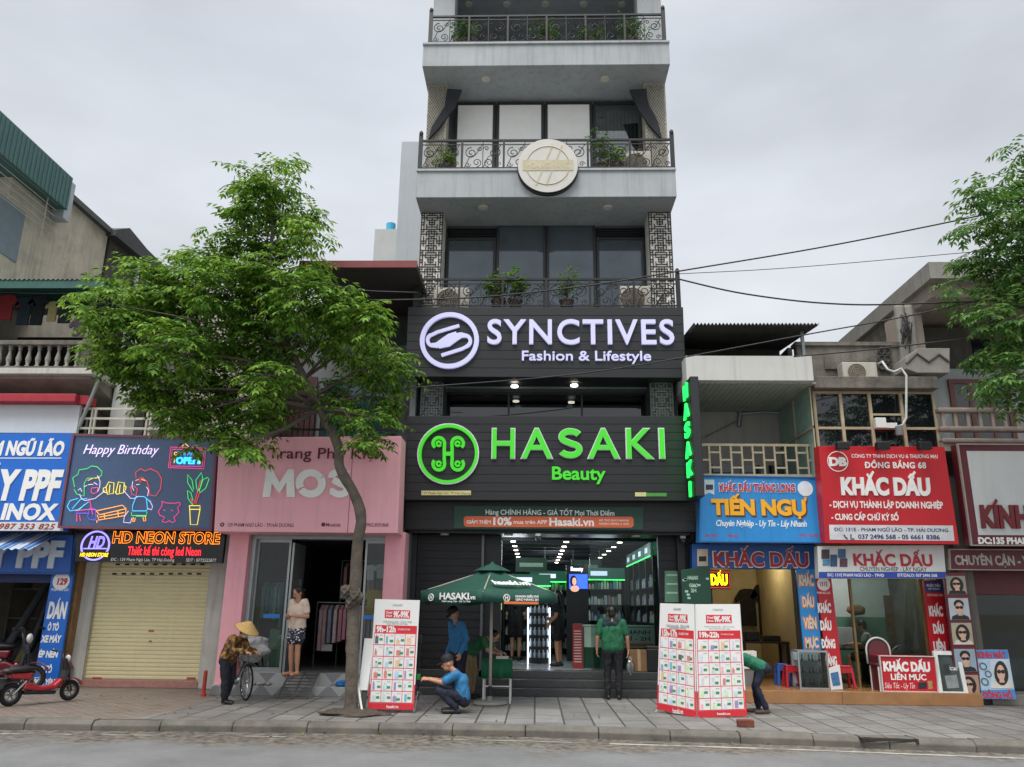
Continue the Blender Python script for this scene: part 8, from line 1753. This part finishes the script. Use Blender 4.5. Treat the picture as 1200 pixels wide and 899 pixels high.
def tree(label, trunk, blobs, Y, seed, leaf, dens=1., tw=1., knob=None, ll=.13):
    q = random.Random(seed); root = atZ(trunk[0][0], trunk[0][1], 0) if trunk[0][1] > 700 else None
    T_ = thing('street_tree', label, 'tree', Vector((at(trunk[0][0], trunk[0][1], Y).x, Y, 0)))
    P = [at(x, y, Y+dy) for x, y, r, dy in trunk]; R = [r*.62*Y/930*tw for x, y, r, dy in trunk]
    # smooth the trunk path
    PP, RR = [], []
    for i in range(len(P)-1):
        p0 = P[max(0, i-1)]; p1 = P[i]; p2 = P[i+1]; p3 = P[min(len(P)-1, i+2)]
        for k in range(5):
            t = k/5; t2, t3 = t*t, t*t*t; PP.append(.5*((2*p1)+(p2-p0)*t+(2*p0-5*p1+4*p2-p3)*t2+(3*p1-p0-3*p2+p3)*t3)); RR.append(R[i]+(R[i+1]-R[i])*t)
    PP.append(P[-1]); RR.append(R[-1]); RR[0] *= 1.35; RR[1] *= 1.15
    m = MB(); m.tube(PP, RR, 14)
    for i, v in enumerate(m.v): a_ = Vector(v); c_ = PP[min(i//14, len(PP)-1)]; m.v[i] = tuple(c_+(a_-c_)*(1+.16*mnoise.noise(a_*6)+.1*mnoise.noise(a_*17)))
    m.build('trunk', bark, T_, smooth=True)
    if knob:
        for kx, ky, kr in knob: c_ = at(kx, ky, Y-.05); lump('knot', None, None, c_, (kr, kr, kr*1.1), bark, 5, .5, 9, None, T_)
    vs, fs = [], []; br = MB()
    for bx, by, br_ in blobs:
        dy = q.uniform(-1.15, 1.0); c_ = at(bx, by, Y+dy); r = br_*Y/930*1.02
        # limb from the trunk point that sits lower and nearest
        cand = [(((p_-c_).length+max(0, p_.z-c_.z+.25)*3), i) for i, p_ in enumerate(PP) if p_.z > PP[-1].z*.52]; _, i = min(cand); b_ = PP[i]
        mid = b_.lerp(c_, .5)+Vector((q.uniform(-.15, .15), q.uniform(-.15, .15), q.uniform(-.05, .3))); r0 = min(RR[i]*.5, .012+.02*(c_-b_).length)
        br.tube([b_, b_.lerp(mid, .55), mid, mid.lerp(c_, .6), c_], [r0, r0*.85, r0*.65, r0*.45, r0*.22], 6)
        nt_ = max(4, int(dens*30*(r/.55)**2))
        for _ in range(nt_):
            u = Vector((q.gauss(0, 1), q.gauss(0, 1), q.gauss(0, 1))).normalized(); rad = r*(q.random()**.45)*q.choice((.8, 1, 1, 1.12))
            tip = c_+Vector((u.x*rad, u.y*rad*1.15, u.z*rad*.82)); 
            if q.random() < .3: br.tube([c_+(tip-c_)*.25, c_+(tip-c_)*.65+Vector((0, 0, .04)), tip], [r0*.2+.004, .007, .004], 4)
            out = (u+Vector((0, 0, .25))); out.z *= .6; a0 = q.random()*6.28; ns = q.choice((4, 5, 6))
            for k in range(ns):
                an = a0+k*6.28/ns+q.uniform(-.4, .4); d = Vector((math.cos(an), math.sin(an), q.uniform(-.1, .45)))+out*.7; spray(vs, fs, tip, d, q, q.uniform(.22, .4), q.choice((3, 4, 5)), ll)
    br.build('limb', bark, T_, smooth=True)
    cm_ = MB(); cm_.v = [tuple(v) for v in vs]; cm_.f = fs; cm_.build('crown', leaf, T_, recalc=False)
    return T_
trunk = [(411, 838, 12, 0), (412, 800, 11.2, 0), (413, 760, 11, 0), (414, 715, 11, 0), (416, 690, 11, 0), (419, 640, 10.5, 0), (423, 605, 10, 0), (413, 575, 9.6, 0), (398, 548, 9.2, 0), (396, 522, 9, 0), (379, 487, 8, .05), (360, 450, 7, .1), (345, 418, 6, .1), (326, 380, 5, .15), (317, 330, 4, .15), (319, 265, 3, .1), (321, 212, 2, .1)]
blobs = [(320,203,24),(345,198,17),(275,203,14),(302,235,30),(345,248,32),(268,262,24),(362,272,22),(320,280,36),(283,300,32),(355,310,28),(325,320,36),
 (125,355,30),(106,368,18),(165,332,32),(205,318,32),(243,305,28),(150,385,36),(195,365,42),(128,415,24),(215,352,44),(262,338,44),(310,350,44),(360,352,38),(398,358,30),(430,375,28),(456,428,26),(436,425,30),(410,395,32),(158,420,34),(210,410,44),(265,400,50),(320,405,46),(375,392,28),(185,455,32),(230,460,42),(285,455,46),(318,440,30),(240,503,30),(285,510,28),(207,490,22),(262,528,14),(300,520,16),(312,492,18),(408,462,26),(445,465,24),(440,490,18),(408,488,15),(470,435,14),(302,472,22),(175,478,16),(430,522,9),(440,516,7)]
tree('leafy street tree with a leaning trunk and knotted bark in front of the pink shop', trunk, blobs, 13.2, 4, LF, .98, 1., [(406, 694, .1), (417, 700, .11), (411, 706, .09)])
trunk2 = [(1300, 860, 13, 0), (1296, 700, 12, 0), (1288, 560, 11, 0), (1275, 440, 9, 0), (1250, 330, 7, 0), (1225, 250, 5, 0), (1205, 190, 3, 0)]
blobs2 = [(1196,178,16),(1203,215,24),(1160,222,22),(1182,240,28),(1140,240,14),(1195,265,32),(1155,268,18),(1128,268,9),(1180,300,34),(1140,305,20),(1200,330,36),(1160,335,30),(1128,338,14),(1178,372,32),(1145,382,18),(1205,400,38),(1165,412,20),(1190,440,26),(1160,440,16),(1200,470,18),(1172,460,13),(1240,200,36),(1250,260,44),(1240,330,46),(1260,400,46),(1240,450,30),(1290,300,50),(1300,380,44),(1186,470,12)]
tree('paler leafy tree at the edge of the view in front of the villa', trunk2, blobs2, 13.0, 11, LF2, .72, 1.)
# potted plants on the tower balconies
def pot_plant(label, px, pyb, Y, zb_, h, w, seed, leaf, ll=.09, spiky=False):
    q = random.Random(seed); x = at(px, pyb, Y).x; t = thing('potted_plant', label, 'plant', (x, Y, zb_), 'potted plants on the tower balconies')
    MB().lathe((x, Y, zb_), [(.11, 0), (.15, .22), (.165, .23), (.165, .26)], 14).build('pot', M('dark clay pot', '#4a3a33', .7), t)
    st = MB(); vs, fs = [], []
    for k in range(7):
        a_ = q.random()*6.28; e = Vector((x+math.cos(a_)*w*q.uniform(.2, .9), Y+math.sin(a_)*w*.5, zb_+h*q.uniform(.6, 1))); st.tube([(x, Y, zb_+.24), Vector((x, Y, zb_+.3)).lerp(e, .5)+Vector((0, 0, .06)), e], [.012, .009, .004], 5)
        for j in range(12):
            p_ = Vector((x, Y, zb_+.3)).lerp(e, q.uniform(.25, 1.05))+Vector((q.gauss(0, .06), q.gauss(0, .05), q.gauss(0, .05))); spray(vs, fs, p_, Vector((q.gauss(0, 1), q.gauss(0, 1), q.uniform(.0, .9))), q, q.uniform(.08, .2), 2, ll)
    st.build('stem', bark, t); m = MB(); m.v = [tuple(v) for v in vs]; m.f = fs; m.build('foliage', leaf, t, recalc=False)
pot_plant('bushy broad leaved plant behind the third floor railing', 584, 358, 16.0, zC+.002, 1.0, .33, 1, LF, .12); pot_plant('second bushy plant touching the broad leaved one on the third floor', 604, 358, 16.0, zC+.002, .95, .25, 2, LF, .11); pot_plant('slender plant alone in the middle of the third floor balcony', 664, 358, 16.0, zC+.002, 1.0, .24, 3, LF, .08)
pot_plant('dark leafy plant beside the round emblem on the fourth floor', 704, 196, 16.0, zB1+.002, 1.25, .3, 4, LF2, .08); pot_plant('small pale plant by the dark drape on the fourth floor', 522, 196, 16.0, zB1+.002, .7, .15, 5, LF, .08); pot_plant('low plant between emblem and air conditioner on the fourth floor', 722, 196, 15.95, zB1+.002, .6, .2, 6, LF, .08)
for i, (px, lb, h) in enumerate(((545, 'dark plant at the pillar end of the top balcony', .85), (640, 'plant in the middle of the top balcony', .85), (740, 'pale plant at the far end of the top balcony, beside the other pillar', .95), (690, 'low plant between the middle and end plants of the top balcony', .45))): pot_plant(lb, px, 45, 16.0, zA1+.002, h, .34, 20+i, LF2, .08)
# ------------------------------------------------------------------ small litter and wear
q = random.Random(21); vs, fs = [], []
for i in range(150):
    x = q.gauss(-3.6, 3.2) if q.random() < .7 else q.uniform(-9, 7); near = q.random()
    if near < .45: y = kerb_y(max(-59, min(59, x)))-q.random()**2*.7-.03; z = -.125
    else: y = kerb_y(max(-59, min(59, x)))+.25+q.random()*3.0; z = .008
    a_ = q.random()*6.28; d = Vector((math.cos(a_), math.sin(a_), q.uniform(-.1, .25))); leaflet(vs, fs, Vector((x, y, z+.01)), d, Vector((0, 0, 1)), q.uniform(.05, .1), .035)
m = MB(); m.v = [tuple(v) for v in vs]; m.f = fs; lo_ = m.build('fallen_leaves', leafmat('dry leaf', '#3a2e1a', '#6b5a2a', '#8a8240', .1), recalc=False); lo_['kind'] = 'stuff'; tag(lo_, 'scattered dry leaves on the pavement and in the gutter', 'leaves')
for i, (px, py, sx_, sy_, lb) in enumerate(((250, 800, .9, .25, 'dark damp patch with crumbs of soil near the red post'), )): pass
# hanging ceiling boards and gondolas inside the shop
for i, (x, y, lb) in enumerate(((-.1, 20.8, 'green hanging board over the middle aisle of the shop'), (1.35, 21.5, 'green hanging board over the counter aisle of the shop'))):
    t = thing('hanging_board', lb, 'board', (x, y, 2.5)); MB().box(x-.4, x+.4, y, y+.03, 2.5, 2.85).build('board', dgreen, t); MB().box(x-.3, x+.3, y-.006, y-.001, 2.62, 2.72).build('print_strip', M('pale mint print', '#a9c9b5'), t)
    for s_ in (-.35, .35): MB().cyl((x+s_, y+.015, 2.85), (x+s_, y+.015, 3.12), .006).build('wire', gmetal, t)
g1 = shelf_bay(-.2, 21.2, 0, 'low product shelf facing the door in the middle of the shop', 1.75, 1.2); g2 = shelf_bay(.45, 22.6, 0, 'product shelf behind the low middle shelf of the shop', 1.9, 1.2); g3 = shelf_bay(1.7, 20.6, 0, 'product shelf standing behind the delivery counter', 1.9, 1.1)
